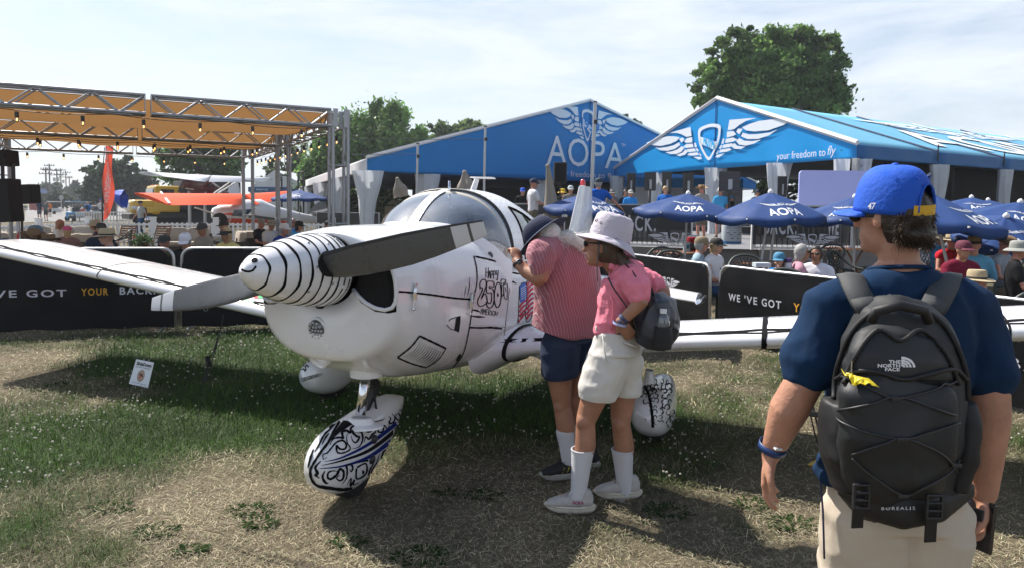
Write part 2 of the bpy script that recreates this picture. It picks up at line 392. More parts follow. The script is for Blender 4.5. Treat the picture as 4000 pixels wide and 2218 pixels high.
def fring(s,n=96,k=1.0):
    w,zt,zm,zb,e=interp(FUS,s); R=[]
    for j in range(n):
        th=2*math.pi*j/n; sn,cs=math.sin(th),math.cos(th)
        R.append((s,k*w*S_(sn,e),zm+k*((zt-zm) if cs>0 else (zm-zb))*S_(cs,e)))
    return R
plane=thing('light_aircraft','white low wing propeller aircraft covered in black marker drawings, parked nose first on the grass','airplane',tuple(T0+A_*2.5))
NR=96; rows=[]
base=fring(.70,NR)
HZ=1.355
def fshift(s,n,k):
    w,zt,zm,zb,e=interp(FUS,s); R=[]
    for j in range(n):
        th=2*math.pi*j/n; t_=th if th<math.pi else 2*math.pi-th; sg_=1 if th<math.pi else -1
        t_-=math.radians(28)*k*math.exp(-((math.degrees(t_)-112)/30)**2); th=sg_*t_
        sn,cs=math.sin(th),math.cos(th); R.append((s,w*S_(sn,e),zm+((zt-zm) if cs>0 else (zm-zb))*S_(cs,e)))
    return R
for q,s in((0,.66),(.12,.635),(.3,.62),(.6,.615),(.85,.625),(.96,.65)):
    row=[]; base=fshift(.70,NR,q)
    for j in range(NR):
        th=2*math.pi*j/NR; cx,cz=.192*math.sin(th),HZ+.192*math.cos(th); _,bu,bz=base[j]
        row.append((s,lerp(cx,bu,q),lerp(cz,bz,q)))
    rows.append(row)
ss=[.70,.78,.85,.93,1.0,1.1,1.2,1.3,1.4,1.5,1.6,1.7,1.8,1.9,2.0,2.1,2.3,2.5,2.7,2.9,3.1,3.4,3.7,4.0,4.4,4.8,5.2,5.6,6.0,6.3,6.6]
for s in ss: rows.append(fshift(s,NR,{.70:1,.78:1,.85:.7,.93:.4,1.0:.15}.get(s,0)))
nb=6
def inlet(i,j):
    a=j/NR*360+1.8
    aa=a if a<180 else 360-a
    return 0<=i<=4 and 62<aa<120
fm=MB(); fm.grid([[Pl(*p) for p in r] for r in rows],closed_u=True,skip=inlet)
fm.f.append(tuple(range(len(fm.v)-NR,len(fm.v)))); fm.mi.append(0)
fus=fm.build('fuselage',WHITE,plane,smooth=True)
# lips round the two cooling inlets, dark plenum behind
ib=MB(); ib.grid([[Pl(p[0]+.02,p[1]*.96,HZ+(p[2]-HZ)*.96) for p in r] for r in rows[:8]]+[[Pl(p[0],p[1]*.5,p[2]*.5+.6) for p in fring(.9,NR)]],closed_u=True)
ib.build('cooling_inlet',DARK,plane,smooth=True)
for sg in(1,-1):
    j0=int(62.5/360*NR+.5); j1=int(120/360*NR)
    idx=lambda j:(j if sg>0 else (-j)%NR)
    loop=[(i,j1) for i in(0,1,2,3,4)]+[(5,j) for j in range(j1,j0,-1)]+[(i,j0) for i in range(5,-1,-1)]
    pts=[Pl(*rows[i][idx(j)]) for i,j in loop]
    for _k in range(3): pts=[pts[0]]+[pts[i]*.5+(pts[i-1]+pts[i+1])*.25 for i in range(1,len(pts)-1)]+[pts[-1]]
    MB().tube(pts,.012,8).build('inlet_lip',WHITE,plane,smooth=True)
# spinner
SL=.61; SR=.197; prof=[]
for i in range(33):
    q=i/32; prof.append((max(.0005,SR*(1-(1-q)**1.9)**.62),q*SL))
TIP=Pl(0,0,1.402); SAX=(Pl(SL,0,1.362)-TIP).normalized()
sp=MB().lathe(TIP,prof,64,SAX)
spo=sp.build('spinner',WHITE,plane,smooth=True)
MB().lathe(TIP+SAX*(SL-.005),[(SR-.004,0),(.01,.001)],48,SAX).build('spinner_back_plate',BPLASTIC,plane)
SPS=Surf([spo])
def sprad(q): return SR*(1-(1-q)**1.9)**.62
rg=MB()
RX,RY,_=frame(SAX)
def spt(q,a,off=.0015): return TIP+SAX*(q*SL)+(RX*math.cos(a)+RY*math.sin(a))*(sprad(q)+off)
for k,q in enumerate((.145,.275,.395,.51,.62,.73,.825,.905,.965)):
    wq=.011 if k<7 else .008
    P0=[];P1=[]
    for i in range(121):
        a=2*math.pi*i/120; d=.004*math.sin(3*a+k*2)+.003*math.sin(7*a+k); g=1+.25*math.sin(5*a+k*1.3)
        P0.append(spt(q+d-wq*g*(.7 if q<.2 else 1),a)); P1.append(spt(q+d+wq*g*(.7 if q<.2 else 1),a))
    rg.grid([P0,P1],skip=(lambda i,j,k=k: (j+k*5)%17<2) if k>6 else None)
rg.build('marker_ring',BLACKINK,plane)
fc=MB()
def pz(x,y): return (940+x/3.57,860+y/3.57)
SPS.poly(fc,[pz(*p) for p in smooth2d([(148,570),(160,540),(195,528),(225,540),(240,565),(225,590),(190,600),(160,590)],4,True)],.0025,step=5)
SPS.poly(fc,[pz(*p) for p in [(12,590),(22,560),(45,545),(50,560),(38,590),(20,610)]],.0025,step=5)
SPS.draw(fc,[pz(*p) for p in smooth2d([(14,690),(60,712),(120,718),(170,700),(200,665),(215,645)],4)],8,.0025)
fc.build('marker_face',BLACKINK,plane)
sc_=MB()
for k in range(12):
    a=k*math.pi/6
    for q in(.965,):
        c=spt(q,a,.0); n=(RX*math.cos(a)+RY*math.sin(a)); sc_.lathe(c,[(.007,0),(.006,.003),(.0005,.004)],8,n)
for x,y in((945,318),(1065,657),(948,995),(1218,333),(1283,882)):
    h=SPS.hit(*pz(x,y),0); 
    if h is not None: sc_.lathe(h,[(.008,0),(.006,.004),(.0005,.005)],8,(h-TIP-SAX*(h-TIP).dot(SAX)))
sc_.build('screw',STEEL,plane,smooth=True)
# propeller: two blades
HUB=TIP+SAX*.43
def blade(sgn,ang,nm):
    # span direction: +-B rotated by ang, twist about the span
    span=(B_*sgn*math.cos(ang)+Zv*math.sin(ang)); span=(span-SAX*span.dot(SAX)).normalized(); ch=SAX.cross(span).normalized()
    if ch.z<0: ch=-ch
    rs=[.10,.16,.24,.36,.50,.64,.78,.90,.985,1.0,1.04,1.07]; cw=[.13,.155,.175,.185,.178,.168,.145,.12,.10,.095,.085,.075]
    P=[];nn=20
    for r,c in zip(rs,cw):
        tw=math.radians(48-34*min(1,r/.8)); e=.16*c if r<.25 else lerp(.085,.035,(r-.25)/.8)*c
        cd=(ch*math.cos(tw)-SAX*(sgn*math.sin(tw))); cd.normalize(); td=span.cross(cd).normalized()
        row=[]
        for j in range(nn):
            a=2*math.pi*j/nn; x=math.cos(a); y=math.sin(a)*(1-.35*x)
            row.append(HUB+span*r+cd*(c/2*x)+td*(e*y)+ch*(-.015*math.sin(math.pi*r)))
        P.append(row)
    m=MB(); m.grid(P,closed_u=True); m.f.append(tuple(range(len(m.v)-nn,len(m.v)))); m.mi.append(0)
    # white tip bands by radius
    k=0
    for f in range(len(m.f)):
        i=f//nn if f<nn*(len(rs)-1) else len(rs)-2
        j=f%nn
        r0=rs[i]
        m.mi[f]=1 if (i in(7,9,10)) else 0
        if j in(0,nn-1,1,nn-2) and sgn>0: m.mi[f]=2
        if f>=nn*(len(rs)-1): m.mi[f]=1
    return m,span,ch
PGREY=mat('propeller_grey',(.085,.088,.09),.30,var=.12,vscale=9,bump=.02)
PWHITE=mat('propeller_white',(.55,.56,.58),.35)
for sgn,ang in((1,math.radians(13.0)),(-1,math.radians(-13.0))):
    m,span,ch=blade(sgn,ang,'b'); m.build('propeller_blade',[PGREY,PWHITE,BPLASTIC],plane,smooth=True,autos=50)
    cut=MB(); cut.lathe(HUB+span*.13,[(.075,0),(.085,.05),(.01,.052)],20,span,sx=1.0,sy=.8).build('blade_collar',DARK,plane)
# windshield and canopy
NP=41
def wbase(f):
    a=abs(f); return (1.60+.52*a**3.0,.535*math.copysign(a**.95,f),1.585-.275*a**4)
def hoop(f,s=2.15,w=.535,zt=1.838,zs=1.31,n=2.35):
    th=f*math.pi/2; return (s,w*S_(math.sin(th),n),zs+(zt-zs)*S_(max(0,math.cos(th)),n))
fs_=[-1+2*i/(NP-1) for i in range(NP)]
GP=[]
for k in range(13):
    q=k/12; row=[]
    for f in fs_:
        b0=wbase(f);h0=hoop(f); bl=math.sin(math.pi*q)
        p=[lerp(b0[i],h0[i],q) for i in range(3)]; row.append(Pl(p[0]-.02*bl*(1-abs(f)**2),p[1]*(1+.04*bl),p[2]+.045*bl*(1-.6*f*f)))
    GP.append(row)
WSG=glass_mat('windshield_glass',(.50,.56,.62),2.0,.03,body=.30,bodycol=(.38,.45,.56))
gw=MB().grid(GP).build('windshield',WSG,plane,smooth=True)
# skirt joining windshield to the cowl, centre strip, hoop frame
sk=MB(); 
r0=[];r1=[];r2=[]
for f in fs_:
    s,u,z=wbase(f); r0.append(Pl(s+.01,u*.985,z+.022)); r1.append(Pl(s-.035,u*1.03,z-.005)); r2.append(Pl(s-.06,u*1.045,z-.20-.0*abs(f)))
sk.grid([r0,r1,r2]).build('windshield_skirt',WHITE,plane,smooth=True)
cs=[]
for d in(-.036,.036):
    row=[]
    for k in range(13):
        p=GP[k][NP//2]; row.append(p+B_*d+(Zv*.9-A_*.4)*.010)
    cs.append(row)
MB().grid(cs).build('windshield_strip',WHITE,plane,smooth=True)
rv=MB()
for k in range(1,12,2): rv.sphere(GP[k][NP//2]+(Zv*.9-A_*.4)*.008,.005,6,4)
rv.build('rivet',STEEL,plane)
MB().tube([Pl(*hoop(f,2.135,.537)) for f in fs_],.013,8).build('canopy_seal',BPLASTIC,plane,smooth=True)
MB().tube([Pl(*hoop(f,2.05,.50,1.80)) for f in fs_],.03,8).build('inner_roll_bow',mat('beige_trim',(.45,.42,.36),.6),plane,smooth=True)
CAN=[(2.15,.542,1.845,1.30),(2.5,.55,1.845,1.30),(2.75,.54,1.80,1.29),(3.0,.52,1.735,1.28),(3.5,.46,1.57,1.25),(3.9,.41,1.44,1.22),(4.3,.35,1.31,1.18)]
cg=[];NS=44;svals=[2.15+(4.3-2.15)*i/NS for i in range(NS+1)]; NC=72; fc2=[-1+2*i/NC for i in range(NC+1)]
for s in svals:
    wv,zt,zs=interp(CAN,s); cg.append([Pl(*hoop(f,s,wv,zt,zs)) for f in fc2])
def inwin(i,j):
    s=svals[i]; f=abs((fc2[j]+fc2[j+1])/2)
    return 2.34<s<3.45 and .50+.30*(s-2.34)/.8<f<.985
MB().grid(cg,skip=inwin).build('canopy',WHITE,plane,smooth=True)
SWG=glass_mat('side_window_glass',(.42,.46,.5),2.2,.02)
MB().grid(cg,skip=lambda i,j:not inwin(i,j)).build('side_window',SWG,plane,smooth=True)
fr=MB()
for sg in(1,-1):
    pts=[]
    for s in[2.36+.1*i for i in range(11)]:
        wv,zt,zs=interp(CAN,s); f=min(.96,.49+.30*(s-2.34)/.8); p=hoop(sg*f,s,wv,zt,zs); pts.append(Pl(p[0],p[1]*1.004,p[2]+.002))
    fr.tube(pts,.009,6)
    pts=[]
    for i in range(9):
        f=.49+.50*i/8; s=2.36; wv,zt,zs=interp(CAN,s); p=hoop(sg*f,s,wv,zt,zs); pts.append(Pl(p[0],p[1]*1.004,p[2]))
    fr.tube(pts,.008,6)
fr.build('window_trim',BLACKINK,plane,smooth=True)
rr=MB()
for s in(2.19,2.29):
    wv,zt,zs=interp(CAN,s)
    for i in range(34): rr.sphere(Pl(*hoop(-.95+1.9*i/33,s,wv+.002,zt+.002,zs)),.0045,5,3)
for f in(.42,.36):
    for i in range(26):
        s=2.4+i*.05; wv,zt,zs=interp(CAN,s); rr.sphere(Pl(*hoop(f+.3*(s-2.34)/.8*.9,s,wv+.002,zt+.002,zs)),.0045,5,3)
rr.build('rivet',WHITE,plane)
# cockpit interior
INT=mat('cockpit_grey',(.10,.10,.11),.8,bump=.1)
ci=MB(); ci.box(Pl(1.98,0,1.33),(.96,.28,.16),rz=math.atan2(B_.y,B_.x)); ci.build('glare_shield',INT,plane,bevel=.03)
SEAT=mat('seat_cover',(.30,.29,.28),.75,bump=.2)
for u in(-.24,.24):
    for s in(2.85,3.55):
        q=MB(); q.box(Pl(s,u,1.27),(.40,.12,.5),rz=math.atan2(B_.y,B_.x)); q.box(Pl(s+.03,u,1.58-.12*(s>3)),(.24,.09,.14),rz=math.atan2(B_.y,B_.x)); q.build('seat_back',SEAT,plane,bevel=.04)
# antenna and thermometer
an=MB(); c=Pl(2.62,-.02,1.83); 
an.prism([c+A_*-.05,c+A_*.06,c+A_*.13+Zv*.11,c+A_*.06+Zv*.125],B_,.012)
an.prism([c+A_*.05+Zv*.12-B_*.04,c+A_*.12+Zv*.115-B_*.02,c+A_*.13+Zv*.11+B_*.16,c+A_*.08+Zv*.115+B_*.16],Zv,.012)
an.build('roof_antenna',WHITE,plane,bevel=.003)
th_=MB(); p=GP[11][NP//2-0]-B_*.0; pp=at(1755,766,(GP[10][NP//2]).y-.02); 
th_.tube([pp+Zv*.11,pp-Zv*.03],.009,10); th_.lathe(pp-Zv*.035,[(.022,0),(.022,.006),(.005,.007)],12,(0,-.4,.9)); th_.tube([pp-Zv*.04+A_*.02,pp-Zv*.11+A_*.05],.008,8)
th_.build('air_thermometer',CHROME,plane,smooth=True)
# wings ---------------------------------------------------------
def foil(n=22,t=.14):
    pts=[]
    for i in range(n+1):
        x=(1-math.cos(math.pi*i/n))/2; y=5*t*(.2969*math.sqrt(x)-.126*x-.3516*x*x+.2843*x**3-.1015*x**4); pts.append((x,y))
    up_=[(x,y*1.15+.02*math.sin(math.pi*x)) for x,y in pts]; lo=[(x,-y*.85+.02*math.sin(math.pi*x)) for x,y in pts]
    return up_[::-1]+lo[1:-1]   # TE top -> LE -> TE bottom
FO=foil()
def wle(u): # leading edge position
    a=abs(u); z=.685+.115*(a-.5); s=2.0+ (0 if a>.75 else -.22*((.75-a)/.25)**2)
    return s,z
def wring(u,k=1.0,ch=1.32,t=1.0):
    s0,z0=wle(u); out=[]
    a=abs(u); c=ch+(0 if a>.75 else .3*((.75-a)/.25)**2); tk=1.0+(0 if a>.75 else .25*((.75-a)/.25)**2)
    for x,y in FO: out.append(Pl(s0+c*(.5+(x-.5)*k),u,z0+y*c*tk*k*t-.085*x*c))
    return out
WHITEW=WHITE
for sg in(1,-1):
    us=[.42,.5,.58,.66,.75,1.0,1.5,2.0,2.27,2.6,3.2,3.9,4.6,5.2]; rows_=[wring(sg*u) for u in us]+[wring(sg*5.35,.96,t=.8),wring(sg*5.42,.86,t=.5),wring(sg*5.45,.7,t=.1)]
    m=MB().grid(rows_,closed_u=True); wo=m.build('wing',WHITEW,plane,smooth=True,autos=60)
    # black line just above the leading edge and seams
    ln=MB(); nfo=len(FO); iLE=[i for i,(x,y) in enumerate(FO) if x==0][0]
    def wpt(u,fi,off=.0035):
        i=int(fi); r=wring(sg*u); p=r[i].lerp(r[min(i+1,nfo-1)],fi-i); s0,z0=wle(u); cen=Pl(s0+.4,sg*u,z0); n=(p-cen); n=Vector(n); n-=B_*n.dot(B_); n.normalize(); return p+n*off
    rA=[];rB=[]
    u=.52
    while u<5.2:
        w_=.34+.12*math.sin(u*9)+.08*math.sin(u*23); rA.append(wpt(u,iLE-3.1-w_-.25)); rB.append(wpt(u,iLE-3.1+w_+.1)); u+=.06
    ln.grid([rA,rB])
    for us0,wd in((2.27,.016),(3.55,.006),(1.02,.004)):
        q0=[wpt(us0-wd,i) for i in np.linspace(iLE-14,iLE+8,40)]; q1=[wpt(us0+wd*(1+.2*math.sin(i)),x) for i,x in enumerate(np.linspace(iLE-14,iLE+8,40))]; ln.grid([q0,q1])
    ln.build('marker_line',BLACKINK,plane)
    seam=MB(); seam.grid([[wpt(u,iLE-13.4) for u in(.8,2,3.2,4.7)],[wpt(u,iLE-13.3) for u in(.8,2,3.2,4.7)]]); seam.grid([[wpt(u,iLE-8.2,.002) for u in(.8,2,3.2,4.7)],[wpt(u,iLE-8.13,.002) for u in(.8,2,3.2,4.7)]]); seam.build('panel_seam',mat('seam_grey',(.25,.25,.26),.6),plane)
    rv=MB(); u=.9
    while u<4.8: rv.sphere(wpt(u,iLE-8.6,0),.0035,5,3); rv.sphere(wpt(u,iLE+4,0),.0035,5,3); u+=.08
    rv.build('rivet',WHITE,plane)
    # tie-down ring / pitot under the wing
    s0,z0=wle(2.6); q=MB(); q.tube([Pl(s0+.35,sg*2.6,z0-.07),Pl(s0+.35,sg*2.6,z0-.16)],.006,6); q.tube([Pl(s0+.35,sg*2.6,z0-.16)+Vector((math.cos(a)*.02,0,math.sin(a)*.02-.02)) for a in np.linspace(0,6.28,12)],.004,6,closed=True); q.build('tie_down_ring',STEEL,plane,smooth=True)
# root band, black outline round the left wing root
rb=MB(); r_=[];r2_=[]
for i in range(-15,17):
    fi=iLE+i*1.0; a=wring(.56)[int(fi)]; s0,z0=wle(.56); d=(a-Pl(s0+.45,.56,z0)); d=d-B_*d.dot(B_); d.normalize(); g=.02+.012*(1-abs(i)/16)
    r_.append(a+d*.006+B_*-.015); r2_.append(a+d*(.006)+B_*(g))
rb.grid([r_,r2_]).build('marker_line',BLACKINK,plane)
sf=MB(); c=Pl(2.35,2.02,wle(2.0)[1]+.055); sf.lathe(c,[(.035,0),(.03,.008),(.006,.012),(.004,.05),(.001,.06)],12,(0,0,1),sx=2.2,sy=1).build('fuel_cap',WHITE,plane,smooth=True)
# tail ----------------------------------------------------------
def slab(P0,c0,P1,c1,t0,t1,thick,k=9):
    m=MB(); rows_=[]
    for (p,c,t) in((P0,c0,t0),(P1,c1,t1)):
        row=[]
        for x,y in foil(k,.12): row.append(p+A_*(x*c)+thick*(y/.06*t))
        rows_.append(row)
    m.grid(rows_,closed_u=True); n=len(rows_[0]); m.f.append(tuple(range(n))[::-1]); m.f.append(tuple(range(n,2*n))); m.mi+=[0,0]; return m
slab(Pl(5.1,0,1.05),1.45,Pl(5.85,0,1.98),.62,.05,.035,B_).build('tail_fin',WHITE,plane,smooth=True,autos=45)
m=MB(); c=Pl(6.0,0,1.99); m.lathe(c,[(.035,-.03),(.038,0)],12,(0,0,1)); m.build('beacon_base',WHITE,plane,smooth=True)
m=MB(); m.lathe(c,[(.034,0),(.034,.035),(.03,.06),(.015,.078),(.001,.082)],14,(0,0,1)); m.build('beacon',mat('red_lens',(.55,.01,.02),.2,coat=.8),plane,smooth=True)
for sg in(1,-1):
    slab(Pl(5.55,sg*.1,.80),.95,Pl(5.75,sg*1.46,.62),.75,.05,.045,Zv).build('tailplane',WHITE,plane,smooth=True,autos=45)
    m=MB(); m.lathe(Pl(5.70,sg*1.5,.62),[(.001,-.2),(.03,-.12),(.048,0),(.05,.3),(.035,.62),(.01,.72)],14,A_,sy=.7); m.build('tailplane_tip',CHROME,plane,smooth=True)
fl=MB()
for du in(-.051,.051):
    for s0,s1,z0,z1 in((5.55,5.95,1.2,1.8),(5.75,6.1,1.2,1.8)): fl.bar(Pl(s0,du*.8,z0),Pl(s1,du*.8,z1),.012,.004)
fl.build('marker_line',BLACKINK,plane)
# landing gear --------------------------------------------------
def pant(c,L,H,W,up0=.0,tail=1.0,pitch=0.0,open_z=.07):
    # teardrop fairing, nose forward (-A), c = centre above wheel
    m=MB(); rows_=[]; n=28; NB=26
    for k in range(NB+1):
        x=k/NB; r=(math.sqrt(max(0,1-((.36-x)/.36)**2)) if x<.36 else (1-.90*((x-.36)/.64)**2.1)) ; r=max(r,.02)
        zc=-.10*H*math.sin(math.pi*min(1,x*1.2))+ .34*H*max(0,x-.36)**1.3+pitch*(x-.4)
        row=[]
        for j in range(n):
            a=2*math.pi*j/n; row.append(c+A_*((x-.40)*L)+B_*(W/2*r**.8*S_(math.sin(a),2.5))+Zv*(zc+H/2*r*S_(math.cos(a),2.3)*(1 if math.cos(a)>0 else .95)))
        rows_.append(row)
    m.grid(rows_,closed_u=True); k=len(m.v)-n; m.f.append(tuple(range(k,k+n))); m.mi.append(0); return m,rows_
def wheel(c,r,w,parent):
    g=thing.__wrapped__ if False else None
    prof=[(.3*r,-w/2),(.8*r,-w/2),(.95*r,-w*.4),(r,-w*.2),(r,w*.2),(.95*r,w*.4),(.8*r,w/2),(.3*r,w/2)]
    m=MB(); m.lathe(c,prof,32,B_); o=m.build('wheel',RUBBER,parent,smooth=True,autos=40)
    m=MB(); m.lathe(c,[(.01,-w*.4),(.55*r,-w*.42),(.6*r,-w*.5),(.6*r,w*.5),(.55*r,w*.42),(.01,w*.4)],24,B_); m.build('rim',STEEL,o,smooth=True)
    return o
NW=Pl(.86,0,.165)
wheel(NW,.165,.14,plane)
m,prow=pant(NW+Zv*.135+A_*.02,.96,.42,.28,pitch=.075); npant=m.build('nose_wheel_fairing',WHITE,plane,smooth=True)
MWs=[]
for sg in(1,-1):
    c=Pl(2.52,1.52 if sg>0 else -1.33,.17); wheel(c,.17,.15,plane); m,_=pant(c+Zv*.10,.95,.36,.30,pitch=.0); o=m.build('main_wheel_fairing',WHITE,plane,smooth=True); MWs.append(o)
    g=MB(); g.bar(Pl(2.6,sg*.45,.62),Pl(2.62,1.42 if sg>0 else -1.20,.33),.13,.03,upv=A_); g.build('gear_leg',WHITE,plane,bevel=.008)
    f=MB(); f.lathe(Pl(2.62,1.46 if sg>0 else -1.24,.40),[(.06,-.10),(.05,0),(.03,.10)],14,(0,0,1),sx=1.6); f.build('leg_fairing',WHITE,plane,smooth=True)
g=MB(); top=at(1432,1480,4.0); bot=at(1408,1618,3.94)
g.tube([bot,top+Zv*.05],.031,16); g.build('nose_strut',CHROME,plane,smooth=True)
g=MB(); c2=Pl(.93,0,.54)
g.bar(Pl(.98,.02,.70),Pl(1.10,.03,.60),.05,.06); g.bar(Pl(1.10,.03,.61),Pl(.98,.01,.46),.06,.03); g.tube([Pl(1.02,.05,.66),Pl(1.06,.06,.45)],.008,6)
g.build('torque_link',BPLASTIC,plane,bevel=.005)
g=MB(); g.lathe(top+Zv*.02,[(.075,0),(.08,.12),(.085,.14)],20,(0,0,1),sx=1.1,sy=1.3); g.build('strut_socket',WHITE,plane,smooth=True,autos=40)
g=MB(); g.lathe(top+Zv*.13,[(.10,0),(.115,.02),(.10,.10),(.07,.19),(.01,.26)],24,(0,0,1),sx=1.1,sy=1.15); g.build('strut_fairing',WHITE,plane,smooth=True,autos=60)
g=MB(); g.box(top+Zv*.125-B_*.06-A_*.05,(.09,.07,.07),rz=.5).box(top+Zv*.135+B_*.06,(.09,.07,.05),rz=.5).build('strut_stop',BPLASTIC,plane,bevel=.006)
g=MB(); g.lathe(bot-Zv*.05,[(.125,-.022),(.120,-.012),(.075,.0),(.06,.03),(.045,.034)],28,(0,0,1),sx=.70,sy=1.1); pc=g.build('fairing_cuff',WHITE,plane,smooth=True,autos=40)
# belly exhaust outlet and landing light
FS=Surf([fus])
lt=FS.hit(1236,1288,0); nrm=(-A_*.93-B_*.0-Zv*.25).normalized()
g=MB(); g.lathe(lt+A_*.02,[(.062,.015),(.078,.008),(.076,-.006),(.061,-.012)],28,nrm,sx=.82); g.build('light_ring',WHITE,plane,smooth=True)
g=MB(); g.lathe(lt+A_*.0,[(.001,.006),(.061,.005),(.061,-.03)],28,nrm,sx=.82); g.build('landing_light',mat('lens_dark',(.05,.055,.06),.15,coat=1),plane,smooth=True)
x_,y_,_=frame(nrm); 
for r_0,k0 in((0,1),(.024,6),(.047,11)):
    for i in range(k0):
        a=2*math.pi*i/k0; q=MB(); q.sphere(lt+nrm*.007+x_*(r_0*.82*math.cos(a))+y_*(r_0*math.sin(a)),(.009,.009,.009),8,5); 
        if (r_0,i)==(0,0): led=q.build('lamp_lens',mat('lens_clear',(.35,.38,.4),.08,.3,coat=1),plane,smooth=True); led0=led; LP0=lt+nrm*.014
        else:
            c_=led0.copy(); COL.objects.link(c_); c_.location=x_*(r_0*.82*math.cos(a))+y_*(r_0*math.sin(a))
cs_=at(1236,1416,3.86); nf=(-A_*.75-Zv*.55-B_*.35).normalized(); xx,yy,_=frame(nf)
g=MB(); g.lathe(cs_-nf*.14,[(.10,-.06),(.088,.05),(.078,.12),(.070,.14),(.060,.135),(.058,.08)],28,nf,sx=1.0,sy=.62); g.build('chin_scoop',WHITE,plane,smooth=True)
g=MB(); g.lathe(cs_-nf*.055,[(.001,.0),(.060,.0)],28,nf,sx=1.0,sy=.62); g.build('scoop_opening',DARK,plane)
BI=MB(); FS.poly(BI,smooth2d([(1228,1180),(1270,1172),(1272,1190),(1265,1203),(1250,1206),(1236,1202)],3,True),.004,step=8); BI.build('breather_hole',DARK,plane)
# marker drawing on the fuselage side (pixels of the photograph, printed on the skin)
mk=MB()
def a(x,y): return (1500+x/3.173,1000+y/3.173)
def D(pts,w,taper=False): FS.draw(mk,[a(*p) for p in smooth2d(pts,4)],w/3.173,.003,taper=taper)
D([(8,60),(25,180),(15,300),(0,425)],28); D([(0,430),(60,440),(180,440),(330,450),(600,480),(860,518),(1100,535)],24)
D([(1110,0),(1145,160),(1148,330),(1105,530),(1065,830),(1000,1140),(940,1270),(850,1375)],13)
D([(1130,10),(1290,45),(1440,85)],20); D([(1370,0),(1440,70),(1560,105),(1665,140)],15); D([(1560,105),(1555,330),(1535,560),(1500,870),(1480,1080),(1460,1210),(1390,1325)],5)
D([(1560,205),(1620,215),(1700,230)],20,True); D([(1550,315),(1590,320),(1640,345)],20,True); D([(1095,665),(1140,670),(1190,690)],22,True); D([(1085,740),(1160,748),(1250,750)],24,True)
D([(1060,880),(1180,885),(1300,882),(1460,895)],22); D([(1060,265),(1055,380),(1020,515)],9,True); D([(1018,360),(1005,430),(990,515)],7,True)
D([(1000,1150),(1010,1130)],6); D([(1300,868),(1510,880)],4)
# louvre panel
for seg,wd in(((438,985),(330,1120),(165,1250)),20),(((165,1250),(340,1325),(520,1375)),18),(((520,1375),(660,1290),(765,1140)),12),(((765,1140),(600,1060),(438,985)),26): D(seg,wd)
for i in range(11):
    t=i/10; x0,y0=lerp(450,705,t),lerp(1050,1170,t); x1,y1=lerp(245,545,t),lerp(1245,1348,t); D([(x0,y0),((x0+x1)/2+25-5*t,(y0+y1)/2+18),(x1,y1)],5+3*(i>4),True)
# vent
D([(800,805),(830,775),(940,740)],9); D([(775,848),(820,895),(870,912),(920,935)],9)
BV=MB(); FS.poly(BV,[a(*p) for p in((890,762),(945,738),(940,820),(925,935),(868,915),(880,840))],.0035,step=10); BV.build('side_vent',DARK,plane)
BV=MB(); FS.poly(BV,[a(*p) for p in smooth2d([(935,1205),(952,1215),(945,1260),(915,1290),(890,1295),(900,1250)],3,True)],.0035,step=8); BV.build('exhaust_hole',DARK,plane)
# handwriting
def glyph(ch,x,y,w,h,wd,sl=.12):
    G={'H':[[(0,0),(0,1)],[(1,0),(1,1)],[(0,.5),(1,.55)]],'A':[[(0,0),(.5,1),(1,0)],[(.2,.4),(.85,.4)]],'P':[[(0,0),(0,1),(.7,.95),(.95,.75),(.7,.52),(0,.48)]],'Y':[[(0,1),(.15,.55),(.6,.5),(1,.7)],[(1,1),(.95,.4),(.6,-.1),(.1,.0)]],
       'M':[[(0,0),(.05,1),(.5,.4),(.95,1),(1,0)]],'E':[[(1,1),(.1,.95),(0,0),(.9,.05)],[(.05,.5),(.8,.52)]],'R':[[(0,0),(0,1),(.8,.9),(.8,.6),(0,.5),(.9,0)]],'I':[[(.5,0),(.5,1)]],'C':[[(1,.85),(.5,1),(0,.6),(.1,.1),(.9,.05)]],'!':[[(.5,1),(.4,.35)],[(.35,.1),(.36,.0)]]}
    for st in G[ch]: D([(x+(px_+sl*py_)*w,y-py_*h) for px_,py_ in st],wd)
for i,(c_,x,y) in enumerate((('H',1258,272),('A',1290,278),('P',1322,283),('P',1352,285),('Y',1385,288))): glyph(c_,x,y,24 if i else 30,[125,92,92,95,110][i],8)
for i,(c_,x,y) in enumerate((('A',1195,715),('M',1225,720),('E',1262,722),('R',1290,728),('I',1312,732),('C',1338,735),('A',1362,735),('!',1392,738))): glyph(c_,x,y,25,70-2*i,6)
D([(1190,395),(1185,340),(1215,295),(1255,300),(1265,350),(1245,420),(1210,500),(1205,525),(1235,470),(1262,480),(1275,560),(1240,600),(1190,620),(1160,590),(1160,540),(1215,420),(1210,390),(1185,400)],12)
D([(1355,318),(1300,312),(1272,330),(1270,450),(1300,455),(1330,460),(1325,560),(1295,585),(1275,560),(1268,600),(1300,640),(1345,610),(1362,520),(1355,430),(1330,400),(1305,395),(1305,375),(1355,378),(1358,320)],12)
D([(1410,325),(1380,370),(1365,470),(1370,580),(1400,635),(1435,590),(1450,480),(1440,360),(1410,325)],12)
D([(1405,455),(1412,475),(1408,498),(1402,478),(1405,455)],9)
D([(1452,288),(1500,295),(1500,330),(1482,340),(1478,470),(1455,480),(1458,345),(1445,330),(1452,288)],9)
D([(1490,350),(1525,350),(1522,520),(1500,525),(1488,500),(1482,440)],9); D([(1505,380),(1505,430),(1512,440)],6)
